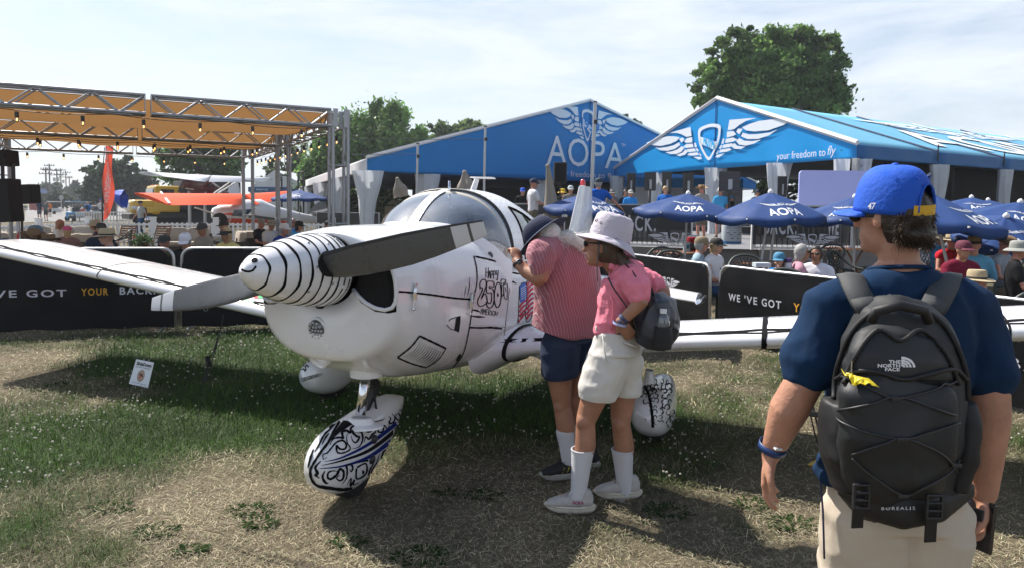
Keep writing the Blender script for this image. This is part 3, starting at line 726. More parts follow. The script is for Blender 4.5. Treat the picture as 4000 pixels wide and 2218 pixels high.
# flag
def fy(x,y): return a(x,y)
D([(1675,380),(1700,345),(1735,328),(1760,350),(1768,470),(1755,660),(1700,740),(1658,830),(1665,690),(1675,380)],8)
D([(1760,340),(1785,295),(1830,270),(1870,262)],8); D([(1752,640),(1755,760),(1770,808),(1800,795),(1835,720)],9)
mk.build('marker_drawing',BLACKINK,plane)
FRED=mat('flag_red',(.50,.015,.05),.4); FBLUE=mat('flag_blue',(.03,.12,.45),.4)
fr_=MB(); fb_=MB(); fw_=MB()
FS.poly(fb_,[a(*p) for p in smooth2d([(1680,385),(1700,350),(1735,335),(1755,355),(1760,500),(1690,575)],4,True)],.0032,step=8)
for r in range(6):
    for c_ in range(5): 
        x,y=1695+c_*13,400+r*26-c_*8; FS.draw(fw_,[a(x-4,y-4),a(x+4,y+4)],1.6,.005); FS.draw(fw_,[a(x-4,y+4),a(x+4,y-4)],1.6,.005)
for k in range(4):
    y=560+k*56; FS.draw(fr_,[a(*p) for p in smooth2d([(1678-k*3,y+75),(1695,y+40),(1730,y),(1758,y-15)],4)],22/3.173,.0032)
for k in range(8):
    y=310+k*58; FS.draw(fr_,[a(*p) for p in smooth2d([(1768,y+60),(1790,y+20),(1830,y-20),(1870,y-25)],4)],24/3.173,.0032)
fr_.build('flag_stripe',FRED,plane); fb_.build('flag_canton',FBLUE,plane); fw_.build('flag_star',mat('flag_white',(.75,.75,.78),.5),plane)
# cowl latches, rivets
for (x0,y0,x1,y1) in((375,360,345,650),(1070,465,1048,715)):
    p0=FS.hit(*a(x0,y0),.012); p1=FS.hit(*a(x0-15,y0+150),.016); p2=FS.hit(*a(x1,y1),.012)
    q=MB(); q.bar(p0,p1,.02,.018); q.bar(p0+A_*.012,p0-A_*.012,.012,.02); q.tube([p1,p2],.005,6); q.sphere(p2,.010,8,6); q.tube([p2,p2+A_*.022],.003,5); q.bar(p1-Zv*.01,p1+Zv*.03,.026,.02)
    q.build('cowl_latch',CHROME,plane,bevel=.002)
rv=MB()
def rivrow(x0,y0,x1,y1,n):
    for i in range(n):
        h=FS.hit(*a(lerp(x0,x1,i/(n-1)),lerp(y0,y1,i/(n-1))),0)
        if h is not None: rv.sphere(h,.0045,6,4)
rivrow(1160,40,1160,260,7); rivrow(1545,140,1510,840,22); rivrow(1575,140,1528,840,22); rivrow(1110,845,1490,858,17); rivrow(1530,858,1790,865,14); rivrow(1130,330,1095,640,8); rivrow(1180,60,1440,130,8); rivrow(1470,880,1400,1300,12)
rv.build('rivet',WHITE,plane)
# doodles on the wheel fairings
PS=Surf([npant]); dd=MB(); bb=MB()
def b_(x,y): return (1150+x/3.173,1550+y/3.173)
def E(pts,w,m=None,tp=True): PS.draw(m or dd,[b_(*p) for p in smooth2d(pts,5)],w*1.45/3.173,.003,taper=tp)
def wedge(pts,w,m):
    pts=smooth2d(pts,8); L=len(pts); l=[];r=[]
    for i,(x,y) in enumerate(pts):
        a_=pts[max(i-1,0)];c_=pts[min(i+1,L-1)]; dx,dy=c_[0]-a_[0],c_[1]-a_[1]; q=math.hypot(dx,dy); ww=w*(.08+.92*min(1,i/L*1.3))/2; l.append(b_(x-dy/q*ww,y+dx/q*ww)); r.append(b_(x+dy/q*ww,y-dx/q*ww))
    PS.poly(m,l+r[::-1],.003,step=9)
wedge([(370,800),(600,740),(950,560),(1350,250)],48,bb); wedge([(300,882),(600,850),(950,720),(1320,430)],50,bb); wedge([(335,845),(600,780),(950,640),(1340,330)],50,dd)
E([(440,590),(480,520),(560,500),(600,510),(590,440),(640,415),(690,440),(700,380),(760,350),(800,370)],22)
E([(400,745),(360,770),(355,710),(400,695),(450,640),(520,560),(600,540),(640,590),(620,640),(560,640),(520,600),(530,680),(600,690),(690,640),(650,560),(650,470),(700,440)],17)
E([(720,640),(800,610),(840,530),(830,440),(760,400),(720,430),(760,480),(800,500),(760,560),(720,540),(700,480)],20)
E([(800,350),(870,370),(900,430),(960,400),(940,350),(900,350)],17); E([(860,560),(880,490),(920,520),(960,460),(1000,430),(1010,350)],16); E([(1020,400),(1060,370),(1050,340),(1020,350),(1040,430),(1090,420),(1110,350),(1150,390),(1180,310)],15)
E([(1160,240),(1190,260),(1170,320),(1220,310),(1240,250),(1200,200)],15); E([(1250,200),(1260,270),(1300,260),(1290,200),(1260,220)],13); E([(1290,170),(1330,160),(1310,230)],12)
E([(330,790),(260,870),(290,940),(260,960),(310,1000)],26); E([(380,910),(350,980),(380,1050),(420,1065)],22)
E([(540,920),(480,910),(420,930),(410,990),(450,1010),(520,960),(560,890),(605,920),(600,1000),(560,1030),(520,1000),(560,960)],22)
E([(590,1070),(640,1000),(650,900),(640,850),(690,830),(720,870),(700,920),(680,890)],19); E([(745,820),(900,780),(890,800)],14); E([(770,870),(880,820),(885,940),(770,1010),(765,880)],15,tp=False); E([(650,1080),(700,1000),(690,1100),(740,1020),(730,1080),(800,1050)],15)
E([(830,1040),(900,1010),(930,900),(960,850),(1000,760)],14); E([(930,1000),(960,900),(1010,820),(1050,700)],13); E([(980,940),(1050,900),(1070,830),(1040,860),(1060,780),(1110,660),(1150,700),(1120,800),(1080,850),(1100,760)],15); E([(1160,660),(1220,650),(1190,700),(1210,600)],14); E([(1180,620),(1250,570),(1240,640)],13)
E([(600,290),(700,310),(880,320),(1060,290),(1120,260)],13); E([(560,300),(480,440),(420,560),(330,680),(240,820),(200,920),(230,1040),(330,1110),(560,1140)],22,tp=False)
E([(330,1090),(450,1120),(620,1140),(850,1090)],30); E([(520,320),(440,400),(370,470),(300,600),(250,680)],18); E([(500,340),(430,380)],24); E([(430,450),(390,500),(340,590)],15); E([(240,640),(200,760),(170,880)],20)
E([(840,900),(850,930),(840,950)],20)
PS.poly(dd,[b_(*p) for p in((600,295),(820,325),(700,350),(560,440),(450,540),(500,430))],.0028,step=10)
dd.build('marker_drawing',BLACKINK,plane); bb.build('blue_stripe',mat('deep_blue_ink',(.008,.02,.15),.6,spec=.1),plane)
g=MB()
for x,y in((985,520),(958,770)):
    h=PS.hit(*b_(x,y),.0); g.lathe(h,[(.028,0),(.024,.012),(.012,.014),(.010,.02),(.001,.022)],14,B_)
g.build('fairing_bolt',BPLASTIC,plane,smooth=True)
# main fairings doodles
for o,regs in((MWs[0],((2520,2632,1490,1575),(2560,2632,1590,1650))),(MWs[1],((1130,1215,1395,1450),))):
    ps=Surf([o]); m=MB(); rnd=random.Random(3)
    for x0,x1,y0,y1 in regs:
        yy=y0
        while yy<y1:
            xx=x0
            while xx<x1:
                r=rnd.uniform(9,15); a0=rnd.uniform(0,6.28); tt=rnd.uniform(3,6)
                ps.draw(m,[(xx+math.cos(a0+t*tt)*r*(1-.6*t)*.8,yy+math.sin(a0+t*tt)*r*(1-.6*t)) for t in np.linspace(0,1,12)],rnd.uniform(3,5.5),.003,taper=True)
                if rnd.random()<.6: x2=xx+math.cos(a0)*r; y2=yy+math.sin(a0)*r; ps.draw(m,[(x2+math.cos(a0+3.1-t*2.5)*r*.6+r*.5*math.cos(a0),y2+math.sin(a0+3.1-t*2.5)*r*.6+r*.5*math.sin(a0)) for t in np.linspace(0,1,9)],rnd.uniform(3,5),.003,taper=True)
                xx+=rnd.uniform(17,27)
            yy+=19
    if o is MWs[0]: ps.draw(m,smooth2d([(2500,1480),(2530,1530),(2545,1600),(2550,1668)],5),11,.003)
    else:
        ps.draw(m,smooth2d([(1190,1420),(1145,1455),(1132,1490),(1150,1530)],5),9,.003)
        for k in range(3): ps.draw(m,[(1165,1480+k*6),(1260,1455+k*4)],3,.003,taper=True)
    m.build('marker_drawing',BLACKINK,plane)
# coloured blocks printed near the right wing root
ws=Surf([o for o in plane.children if o.name.startswith('wing') and o.type=='MESH'])
for colr,nm,cells in(((.6,.03,.06),'red_block',((985,1148),(1010,1142),(1000,1160),(960,1160))),((.02,.42,.12),'green_block',((960,1172),(980,1176),(1015,1160),(1022,1150))),((.8,.7,.05),'yellow_block',((1020,1135),(1035,1140),(1000,1150),(1030,1155)))):
    m=MB()
    for x,y in cells: ws.poly(m,[(x-10,y-4),(x+8,y-6),(x+12,y+4),(x-6,y+6)],.004,step=8)
    m.build(nm,mat(nm,colr,.4),plane)

for o in plane.children:
    if o.name.split('.')[0] in('rivet','screw','marker_drawing','marker_line','marker_ring','marker_face','flag_star','flag_stripe','blue_stripe','panel_seam','breather_hole','fairing_bolt','red_block','green_block','yellow_block','window_trim'): o['kind']='stuff'
# ================================================================ ground
def np_noise(x,y,s,seed=0):
    # cheap smooth value noise
    rs=np.random.RandomState(seed+11); G=rs.rand(64,64); u=(x*s)%64; v=(y*s)%64; i=np.floor(u).astype(int);j=np.floor(v).astype(int); fu=u-i; fv=v-j; fu=fu*fu*(3-2*fu); fv=fv*fv*(3-2*fv)
    i2=(i+1)%64;j2=(j+1)%64; i=i%64;j=j%64
    return (G[i,j]*(1-fu)+G[i2,j]*fu)*(1-fv)+(G[i,j2]*(1-fu)+G[i2,j2]*fu)*fv
GB=[]
for px_,py_,rx_,ry_,a_ in((700,1420,1.9,1.0,1.1),(1150,1600,1.2,.7,1.0),(1700,1560,1.5,1.1,1.1),(2150,1600,.9,.6,.9),(350,1640,1.1,.45,.9),(700,1700,.9,.40,.8),(200,1820,1.0,.45,.75),(900,1850,.9,.25,.3),(2750,1560,1.2,.5,.4),(2900,1450,1.2,.6,.45),(1000,1330,3,1.2,.8),(60,1480,.8,.5,-.8),(150,1400,.9,.5,-.7),(1100,1950,1.0,.5,-.5),(3300,1400,1.5,1.5,.4),(120,2120,.5,.3,.6),(3000,1700,1.0,.6,.35),(3950,1700,.6,.8,.6),(1900,1800,.8,.3,.3)):
    c=gnd(px_,py_); GB.append((c.x,c.y,rx_,ry_,a_))
def greenness(x,y):
    g=np.zeros_like(x)-.05
    for cx,cy,rx,ry,a in GB: g=g+a*np.exp(-((x-cx)/rx)**2-((y-cy)/ry)**2)
    g=g+(np_noise(x,y,.9,1)-.45)*.9+(np_noise(x,y,3.1,2)-.5)*.75+np.where(y>10,.25,0)
    return np.clip(g,0,1)
def gcol(x,y):
    g=greenness(x,y)[:,None]; n=np_noise(x,y,7,3)[:,None]; n2=np_noise(x,y,1.7,5)[:,None]
    dry=np.array([[.235,.190,.122]])*(.70+.5*n)*(.8+.4*n2); grn=np.array([[.030,.052,.014]])*(.6+.8*n); return dry*(1-g)+grn*g
def setcol(me,cols):
    a=me.color_attributes.new('Col','FLOAT_COLOR','POINT'); c=np.ones((len(me.vertices),4),'f'); c[:,:3]=cols; a.data.foreach_set('color',c.reshape(-1))
GM=attr_mat('ground_turf',.95,0)
_n=GM.node_tree.nodes; _l=GM.node_tree.links; z_=_n.new('ShaderNodeTexNoise'); z_.inputs['Scale'].default_value=60; z_.inputs['Detail'].default_value=8; tc_=_n.new('ShaderNodeTexCoord'); _l.new(tc_.outputs['Object'],z_.inputs[0]); bp_=_n.new('ShaderNodeBump'); bp_.inputs['Strength'].default_value=1; bp_.inputs['Distance'].default_value=.03; _l.new(z_.outputs[0],bp_.inputs['Height']); _l.new(bp_.outputs[0],_n['Principled BSDF'].inputs['Normal'])
xs_=np.concatenate([[-2500,-400,-120,-60,-30,-16],np.arange(-10,9,.12),[14,25,45,90,400,2500]]); ys_=np.concatenate([[-60,-10,0],np.arange(1.0,14,.12),np.arange(14,40,1.0),[45,55,70,90,120,200,400,1000,3000]])
X_,Y_=np.meshgrid(xs_,ys_); nr_,nc_=X_.shape; xf=X_.ravel();yf=Y_.ravel(); zf=(np_noise(xf,yf,1.3,9)-.5)*.03*((abs(xf)<11)&(yf<14)); 
vs_=np.stack([xf,yf,zf-.012],1); idx=np.arange(nr_*nc_).reshape(nr_,nc_); f_=np.stack([idx[:-1,:-1].ravel(),idx[:-1,1:].ravel(),idx[1:,1:].ravel(),idx[1:,:-1].ravel()],1)
me=bpy.data.meshes.new('ground'); me.from_pydata(vs_.tolist(),[],f_.tolist()); me.materials.append(GM); setcol(me,gcol(xf,yf)*.6); me.polygons.foreach_set('use_smooth',[True]*len(me.polygons))
link('ground',me)['kind']='structure'
def blades(name,n,xr,yr,seed,lr,wr_,upright,colf,keep=None,powr=1.6):
    rs=np.random.RandomState(seed); 
    u=rs.rand(n); y=yr[0]*(yr[1]/yr[0])**u; x=(xr[0]+(xr[1]-xr[0])*rs.rand(n)); x=np.where(rs.rand(n)<1,x*np.clip(y/6.0,.55,2.0),x)
    g=greenness(x,y)
    if keep is not None: k=keep(x,y,g,rs); x=x[k];y=y[k];g=g[k]; n=len(x)
    a=rs.rand(n)*2*np.pi; el=np.radians(upright[0]+(upright[1]-upright[0])*rs.rand(n)); el=el*(.55+.8*g); L_=(lr[0]+(lr[1]-lr[0])*rs.rand(n)**1.5)*(.8+.5*g); sc_y=np.clip(y/4.2,.8,2.6)
    w_=(wr_[0]+(wr_[1]-wr_[0])*rs.rand(n))*sc_y; dx=np.cos(a)*np.cos(el);dy=np.sin(a)*np.cos(el);dz=np.sin(el); sx=-np.sin(a);sy=np.cos(a)
    z0=rs.rand(n)*.012; p=np.stack([x,y,z0],1); d=np.stack([dx,dy,dz],1)*L_[:,None]; s=np.stack([sx,sy,rs.randn(n)*.3],1)*w_[:,None]*.5
    mid=p+d*.55+np.stack([np.zeros(n),np.zeros(n),L_*.10],1); tip=p+d*np.array([[1,1,.8]])+np.stack([rs.randn(n)*.006,rs.randn(n)*.006,np.zeros(n)],1)
    V_=np.stack([p-s,p+s,mid+s*.8,mid-s*.8,tip],1).reshape(-1,3); b=np.arange(n)*5
    loops=np.stack([b,b+1,b+2,b+3,b+3,b+2,b+4],1).ravel(); me=bpy.data.meshes.new(name); me.vertices.add(n*5); me.vertices.foreach_set('co',V_.astype('f').ravel())
    me.loops.add(len(loops)); me.loops.foreach_set('vertex_index',loops.astype('i')); me.polygons.add(2*n); st=np.stack([np.arange(n)*7,np.arange(n)*7+4],1).ravel(); me.polygons.foreach_set('loop_start',st.astype('i')); me.update(calc_edges=True)
    c=colf(x,y,g,rs,n); setcol(me,np.repeat(c,5,axis=0)); me.materials.append(attr_mat('grass_blades',.7,.25)); o=link(name,me); o['kind']='stuff'; return o
def drycol(x,y,g,rs,n):
    t=rs.rand(n)[:,None]; gg=(g+rs.randn(n)*.27+.04)[:,None]; dry=np.array([[.48,.425,.285]])*(.28+1.1*t*t+.1)+np.array([[.03,.0,-.01]])*rs.randn(n,1)*.4; grn=np.array([[.052,.108,.018]])*(.45+.95*t); old=np.array([[.16,.155,.075]])*(.6+.6*t)
    k=np.clip((gg-.25)*2.6,0,1); c=dry*(1-k)+grn*k; m=(np.abs(gg-.35)<.13); c=np.where(m,old,c); return np.clip(c,.004,1)*(.78+.54*np_noise(x,y,2.2,8)[:,None])
tag(blades('dry_grass',230000,(-5.2,5.2),(2.5,12.5),3,(.03,.075),(.0016,.0034),(2,28),drycol),'short sunburnt lawn grass with green patches','grass')
tag(blades('green_grass',120000,(-5.2,5.2),(2.9,12.5),4,(.035,.085),(.002,.0042),(25,75),drycol,keep=lambda x,y,g,rs:g+rs.rand(len(x))*.25>.38),'longer green grass under the wings','grass')
# clover heads
rs=np.random.RandomState(5); n=6000; y=2.9*(10.5/2.9)**rs.rand(n); x=(rs.rand(n)*10.4-5.2)*np.clip(y/6,.55,2); g=greenness(x,y); k=(g>.52)&(y>3.9)&(np_noise(x,y,1.1,21)+.3*rs.rand(n)>.42); x=x[k];y=y[k]
sp_=MB().sphere((0,0,0),(1,1,.85),6,4); sv=np.array(sp_.v); sf_=sp_.f; allv=[];allf=[]; 
for i in range(len(x)):
    r=.0085*(.6+.6*rs.rand())*max(1,y[i]/6.5); o_=len(allv); c=np.array([x[i],y[i],.035+.03*rs.rand()]); allv+=(sv*r+c).tolist(); allf+=[tuple(a+o_ for a in f) for f in sf_]
me=bpy.data.meshes.new('clover_flower'); me.from_pydata(allv,[],allf); me.materials.append(mat('clover_white',(.50,.47,.40),.8,backlit=.2)); tag(link('clover_flower',me),'small white clover flowers scattered in the grass','flowers')['kind']='stuff'
# weeds
LEAF=mat('weed_leaf',(.016,.036,.008),.95,var=.3,vscale=30,spec=.05)
def weed(px,py,rad,n,label,ln=.06):
    c=gnd(px,py); t=thing('weed_plant',label,'weed',tuple(c),'weeds on the dry lawn'); rnd=random.Random(int(px)); m=MB()
    for i in range(int(n*1.7)):
        a=rnd.uniform(0,6.28); r=rad*math.sqrt(rnd.random()); p=c+V((math.cos(a)*r*1.15,math.sin(a)*r*.7,.004)); a2=a+rnd.uniform(-.6,.6); d=V((math.cos(a2),math.sin(a2),rnd.uniform(.1,.7))).normalized(); L_=ln*rnd.uniform(.4,.9); s=d.cross(V((0,0,1))).normalized()*L_*rnd.uniform(.12,.22); q1=p+d*L_*.35; q2=p+d*L_*.7; tp=p+d*L_+V((0,0,-L_*.25))
        m.add([p,q1+s,q1+s*.5+d*.01,q2+s*1.1,tp,q2-s*1.1,q1-s*.5+d*.01,q1-s],[(0,1,2,6,7),(2,3,4,5,6)])
    o=m.build('leaf',LEAF,t); o['kind']='stuff'
for px_,py_,rad,n,lb in((985,1995,.10,60,'weed clump trailing left of the nose wheel, upper one'),(1015,2045,.07,45,'weed clump left of the nose wheel, just below another'),(1365,2118,.07,40,'bright weed below the nose wheel'),(1650,2175,.12,60,'dark weed in the shade at the bottom centre'),(610,2078,.09,45,'low weed patch at the bottom left'),(1880,1935,.09,45,'weed in the shade between nose wheel and the walking shoes'),(2612,1998,.11,75,'leafy weed right of the light shoes'),(2945,1975,.09,50,'weed beside the hand with the wristband'),(3090,2045,.11,60,'weed patch by the left side of the beige shorts'),(2470,1745,.06,20,'small weed behind the white socks'),(1750,1925,.05,20,'thin weed in shade right of the nose wheel'),(1330,1660,.05,22,'weed beside the nose wheel fairing'),(240,1505,.10,60,'tufted weed left of the small sign'),(440,1985,.10,50,'grass tuft at the lower left'),(745,2150,.06,35,'grass tuft low in the dry lawn')): weed(px_,py_,rad,n,lb)
# ---------------------------------------------------------------- road
ROADM=mat('asphalt',(.16,.155,.15),.9,bump=.3,bscale=30,var=.12,vscale=.5)
m=MB(); m.add([gnd(95,872)+V((0,0,.03)),gnd(560,858)+V((0,0,.03)),gnd(470,812)+V((0,0,.03)),gnd(330,800)+V((0,0,.03)),gnd(240,800)+V((0,0,.03)),gnd(100,815)+V((0,0,.03))],[(0,1,2,3,4,5)]); m.build('road',ROADM)['kind']='structure'
# ---------------------------------------------------------------- small sign in the grass
c=gnd(548,1515); sg_=thing('lawn_sign','small white printed sign leaning on a wire stake in the shaded grass','sign',tuple(c))
BLp,BRp,TRp,TLp=at(503,1497,c.y-.02),at(577,1514,c.y-.06),at(601,1414,c.y+.02),at(532,1401,c.y+.05)
m=MB(); nn=(BRp-BLp).cross(TLp-BLp).normalized(); nn=nn if nn.y<0 else -nn; m.prism([BLp,BRp,TRp,TLp],-nn,.004); m.build('board',mat('sign_white',(.70,.72,.75),.4),sg_)
CN=(BLp,BRp,TRp,TLp); f2=lambda x,y,o=.002: bilerp(CN,x,y)+nn*o
m=MB()
for tx,x0,x1,y0,y1,bo in(('SlideDown',.10,.92,.78,.92,.035),('FAST & EASY TIEDOWNS',.10,.90,.69,.735,.0),('SEE US IN HANGAR A, BOOTH 1080',.14,.86,.075,.11,.01)):
    vs,fs=fit_text(tx,x0,x1,y0,y1,bold=bo); cut_poly(m,f2,vs,fs)
m.build('lettering',BLACKINK,sg_)['kind']='stuff'
m=MB(); m.add([f2(.5+.20*math.cos(t),.40+.24*math.sin(t)) for t in np.linspace(0,6.28,20)[:-1]],[tuple(range(19))]); m.build('oval_photo',mat('photo_tan',(.35,.25,.18),.5,var=.5,vscale=20),sg_)
m=MB(); m.add([f2(x,y,.003) for x,y in((.42,.40),(.62,.36),(.60,.46),(.44,.50))],[(0,1,2,3)]); m.build('tiedown_picture',BPLASTIC,sg_); m=MB(); m.add([f2(x,y,.004) for x,y in((.40,.30),(.46,.30),(.60,.44),(.50,.42))],[(0,1,2,3)]); m.build('red_cord_picture',mat('print_red',(.5,.02,.02),.5),sg_)
for u_ in(.2,.82): rod('wire_stake',f2(u_,.15,-.008),V((f2(u_,0).x,f2(u_,0).y-.0,0)),.0025,STEEL,sg_,5)
# tie-down ropes
def rope(name,label,pts,parent=None):
    t=thing(name,label,'rope',tuple(pts[-1])); m=MB(); m.tube(pts,.006,6); m.build('cord',BPLASTIC,t,smooth=True); return t
Y0=7.1
t=rope('tie_down_rope','black tie-down rope from the left wing in the picture to the grass, with its tensioner',[at(872,1225,Y0-.2),at(866,1270,Y0-.2),at(835,1370,Y0-.5),at(812,1410,Y0-.6),at(800,1470,Y0-.7),gnd(788,1520)])
m=MB(); m.tube([at(862,1275,Y0-.2),at(846,1350,Y0-.5),at(822,1430,Y0-.62),gnd(790,1520)],.005,6); m.build('cord',BPLASTIC,t,smooth=True)
m=MB(); m.bar(at(808,1390,Y0-.56),at(818,1430,Y0-.6),.045,.03); m.build('tensioner',BPLASTIC,t,bevel=.005)
t=rope('tie_down_rope','black tie-down rope with tensioner seen beside the hanging wristband arm',[at(3165,1545,3.95),at(3180,1600,3.92),at(3200,1690,3.9),gnd(3215,1790)])
m=MB(); m.tube([at(3190,1545,3.95),at(3165,1615,3.92),at(3185,1700,3.9),gnd(3215,1790)],.005,6); m.build('cord',BPLASTIC,t,smooth=True)
m=MB(); m.bar(at(3140,1610,3.9),at(3195,1618,3.9),.03,.03); m.build('tensioner',BPLASTIC,t,bevel=.004)
t=thing('tent_peg','yellow plastic ground anchor in the grass beside the young man','anchor',tuple(gnd(3185,1815))); m=MB(); m.bar(gnd(3160,1822)+V((0,0,.01)),gnd(3240,1800)+V((0,0,.05)),.03,.008); m.build('anchor_bar',mat('anchor_yellow',(.50,.32,.01),.5),t,bevel=.002)

# ================================================================ crowd barriers with black banners
CLOTH=mat('banner_black',(.006,.0065,.008),.7,spec=.15,bump=.3,bscale=5,var=.15,vscale=2)
LW=mat('banner_white_ink',(.55,.56,.62),.6); LY=mat('banner_yellow_ink',(.60,.31,.02),.6); LG=mat('banner_ghost_ink',(.010,.0105,.012),.7,spec=.15)
def barrier(a,b,H,label,texts,z0=0.0,ghost=True,rails=True,group='barriers with black banners round the seating'):
    a=V((a[0],a[1],z0)); b=V((b[0],b[1],z0)); t=thing('crowd_barrier',label,'barrier',tuple(a),group); u=(b-a); L_=u.length; u.normalize(); n=V((u.y,-u.x,0)); 
    if n.y>0: n=-n
    if rails:
        m=MB(); r=.14; pts=[a+V((0,0,.05)),a+V((0,0,H-r))]+[a+u*(r-r*math.cos(q))+V((0,0,H-r+r*math.sin(q))) for q in np.linspace(.3,1.57,5)]+[b-u*(r-r*math.cos(q))+V((0,0,H-r+r*math.sin(q))) for q in np.linspace(1.57,.3,5)]+[b+V((0,0,H-r)),b+V((0,0,.05))]
        m.tube(pts,.021,8); m.build('frame',GALV,t,smooth=True); 
        for e in(a+u*.12,b-u*.12): rod('foot',e+n*-.25+V((0,0,.03)),e+n*.25+V((0,0,.03)),.018,GALV,t)
        for e in(a,b): 
            m=MB(); s_=1 if e is a else -1; m.tube([e+u*s_*-.0+V((0,0,H*.28)),e-u*s_*.045+V((0,0,H*.27)),e-u*s_*.045+V((0,0,H*.22))],.009,6); m.build('hook',GALV,t,smooth=True)
    inset=.16 if rails else 0
    def f2(x,y,o=.0): # x along metres, y up
        cut=0
        if rails:
            e=min(x,L_-x); 
        wv=.018*math.sin(x*5.3)+.012*math.sin(x*13+y*4)+.010*math.sin(y*9+x*2)
        return a+u*x+V((0,0,y))+n*(.026+o+wv*.5)
    NX=60;NY=14; P=[]
    for j in range(NY+1):
        row=[]
        for i in range(NX+1):
            x=L_*i/NX; v=j/NY; top=H-.004
            if rails:
                e=min(x,L_-x); top=H-.004-(.20*(1-min(1,e/.20))**2)
                if e<.03: top=H-.26
            row.append(f2(x,.035+(top-.035)*v+.01*math.sin(x*9)*(1-v),0))
        P.append(row)
    MB().grid(P).build('banner',CLOTH,t,smooth=True)
    ms={'w':MB(),'y':MB(),'g':MB()}
    for kind,txt,x0,x1,y0,y1 in texts:
        if kind=='logo': logo(ms['w'],lambda x,y:f2(x,y,.006),x0,y0,x1,step=.1)
        else: vs,fs=fit_text(txt,x0,x1,y0,y1,bold=.02,spacing=1.25); cut_poly(ms[kind],lambda x,y:f2(x,y,.006),vs,fs,.12)
    if ghost:
        rnd=random.Random(int(a.x*10)); y=.18; k=0
        while y<H-.1:
            x=.25+(k%2)*.35
            while x<L_-.4:
                vs,fs=fit_text('AOPA',x,x+.30,y,y+.065); cut_poly(ms['g'],lambda x,y:f2(x,y,.004),vs,fs,.15); x+=.72
            y+=.17;k+=1
    for k_,mm in(('w',LW),('y',LY),('g',LG)):
        if ms[k_].f: ms[k_].build('lettering',mm,t)['kind']='stuff'
    return t
barrier((-7.15,8.75),(-4.62,9.30),1.10,'black banner barrier at far left behind the drooping propeller blade',[('w',"WE 'VE GOT",-.06,1.28,.475,.575),('y','YOUR',1.46,1.78,.485,.585),('w','BACK.',1.92,2.36,.49,.59)])
barrier((-4.52,9.32),(-2.1,9.75),1.10,'black banner barrier behind the spinner',[])
barrier((-2.0,9.78),(.35,10.3),1.10,'black banner barrier behind the aircraft cabin',[])
barrier((.45,11.9),(1.45,11.9),1.0,'short black banner barrier behind the tail',[])
barrier((1.50,11.95),(2.66,9.10),.965,'black banner barrier right of the woman in pink',[('logo','',2.15,.30,.62,0)])
barrier((2.74,8.92),(3.92,6.62),.965,'black banner barrier left of the young man',[('w',"WE 'VE GOT",.18,1.02,.54,.64),('y','YOUR',1.20,1.62,.54,.64),('w','BACK.',1.80,2.3,.54,.64)])
barrier((3.98,6.50),(5.10,4.25),.965,'black banner barrier at the right edge',[('w','BACK.',.72,1.45,.37,.47)])

# ================================================================ truss canopy
TR=thing('truss_canopy','aluminium truss frame with orange shade cloth over the lounge seating','canopy',(-8,15,0))
FR=V((-3.3,13.0,0)); uu=V((-.866,-.5,0)); vv_=V((-.5,.866,0)); LT=6.35; LD=10.4; ZB=3.16; ZT=3.46; HS=.15
def truss(a,b,s=.15,bay=.42,plates=True):
    d=(b-a); L_=d.length; d.normalize(); up_=V((0,0,1)) if abs(d.z)<.9 else V((0,1,0)); x=d.cross(up_).normalized(); y=x.cross(d).normalized()
    if abs(d.z)>.9: x,y=uu,vv_
    C=[x*s+y*s,-x*s+y*s,-x*s-y*s,x*s-y*s]
    for c in C: rod('chord',a+c,b+c,.026,STEEL,TR)
    nb_=max(1,round(L_/bay)); 
    for fi in range(4):
        c0,c1=C[fi],C[(fi+1)%4]
        for k in range(nb_):
            p=a+d*(L_*k/nb_); q_=a+d*(L_*(k+1)/nb_)
            if (k+fi//2)%2==0: rod('brace',p+c0,q_+c1,.014,STEEL,TR,6)
            else: rod('brace',p+c1,q_+c0,.014,STEEL,TR,6)
    return C
def box_corner(p): 
    for sx_ in(-1,1):
        for sy_ in(-1,1): block('corner_plate',p+uu*sx_*.10+vv_*sy_*.175,(.09,.012,.34),STEEL,TR,R=Matrix((uu,vv_,V((0,0,1)))).transposed()); block('corner_plate',p+vv_*sx_*.10+uu*sy_*.175,(.012,.09,.34),STEEL,TR,R=Matrix((uu,vv_,V((0,0,1)))).transposed())
ZC=(ZB+ZT)/2+.02
for dd_ in(0,.48,1.0):
    A=FR+vv_*(LD*dd_)+V((0,0,ZC)); Bp=A+uu*LT
    M_=A+uu*(LT/2)
    truss(A+uu*.18,M_-uu*.05,.15,.37); truss(M_+uu*.05,Bp-uu*.18,.15,.37)
    for e in(-.045,.045): block('joint_plate',M_+uu*e,(.012,.34,.34),STEEL,TR,R=Matrix((uu,vv_,V((0,0,1)))).transposed())
    for P_ in(A,Bp):
        box_corner(P_)
        base_=V((P_.x,P_.y,0))
        for sx_ in(-1,1):
            for sy_ in(-1,1): rod('column_chord',base_+uu*sx_*.14+vv_*sy_*.14,base_+uu*sx_*.14+vv_*sy_*.14+V((0,0,ZC-.17)),.033,STEEL,TR)
        for k in range(3):
            for fa,fb in(((-1,-1),(1,-1)),((1,-1),(1,1)),((1,1),(-1,1)),((-1,1),(-1,-1))):
                z=.25+k*1.1; rod('rung',base_+uu*fa[0]*.14+vv_*fa[1]*.14+V((0,0,z)),base_+uu*fb[0]*.14+vv_*fb[1]*.14+V((0,0,z)),.018,STEEL,TR)
        for k in range(5):
            for fa,fb in(((-1,-1),(-1,1)),((1,-1),(1,1))):
                z=.2+k*.58; p_,q_=(fa,fb) if k%2 else (fb,fa); rod('brace',base_+uu*p_[0]*.14+vv_*p_[1]*.14+V((0,0,z)),base_+uu*q_[0]*.14+vv_*q_[1]*.14+V((0,0,z+.45)),.010,STEEL,TR,6)
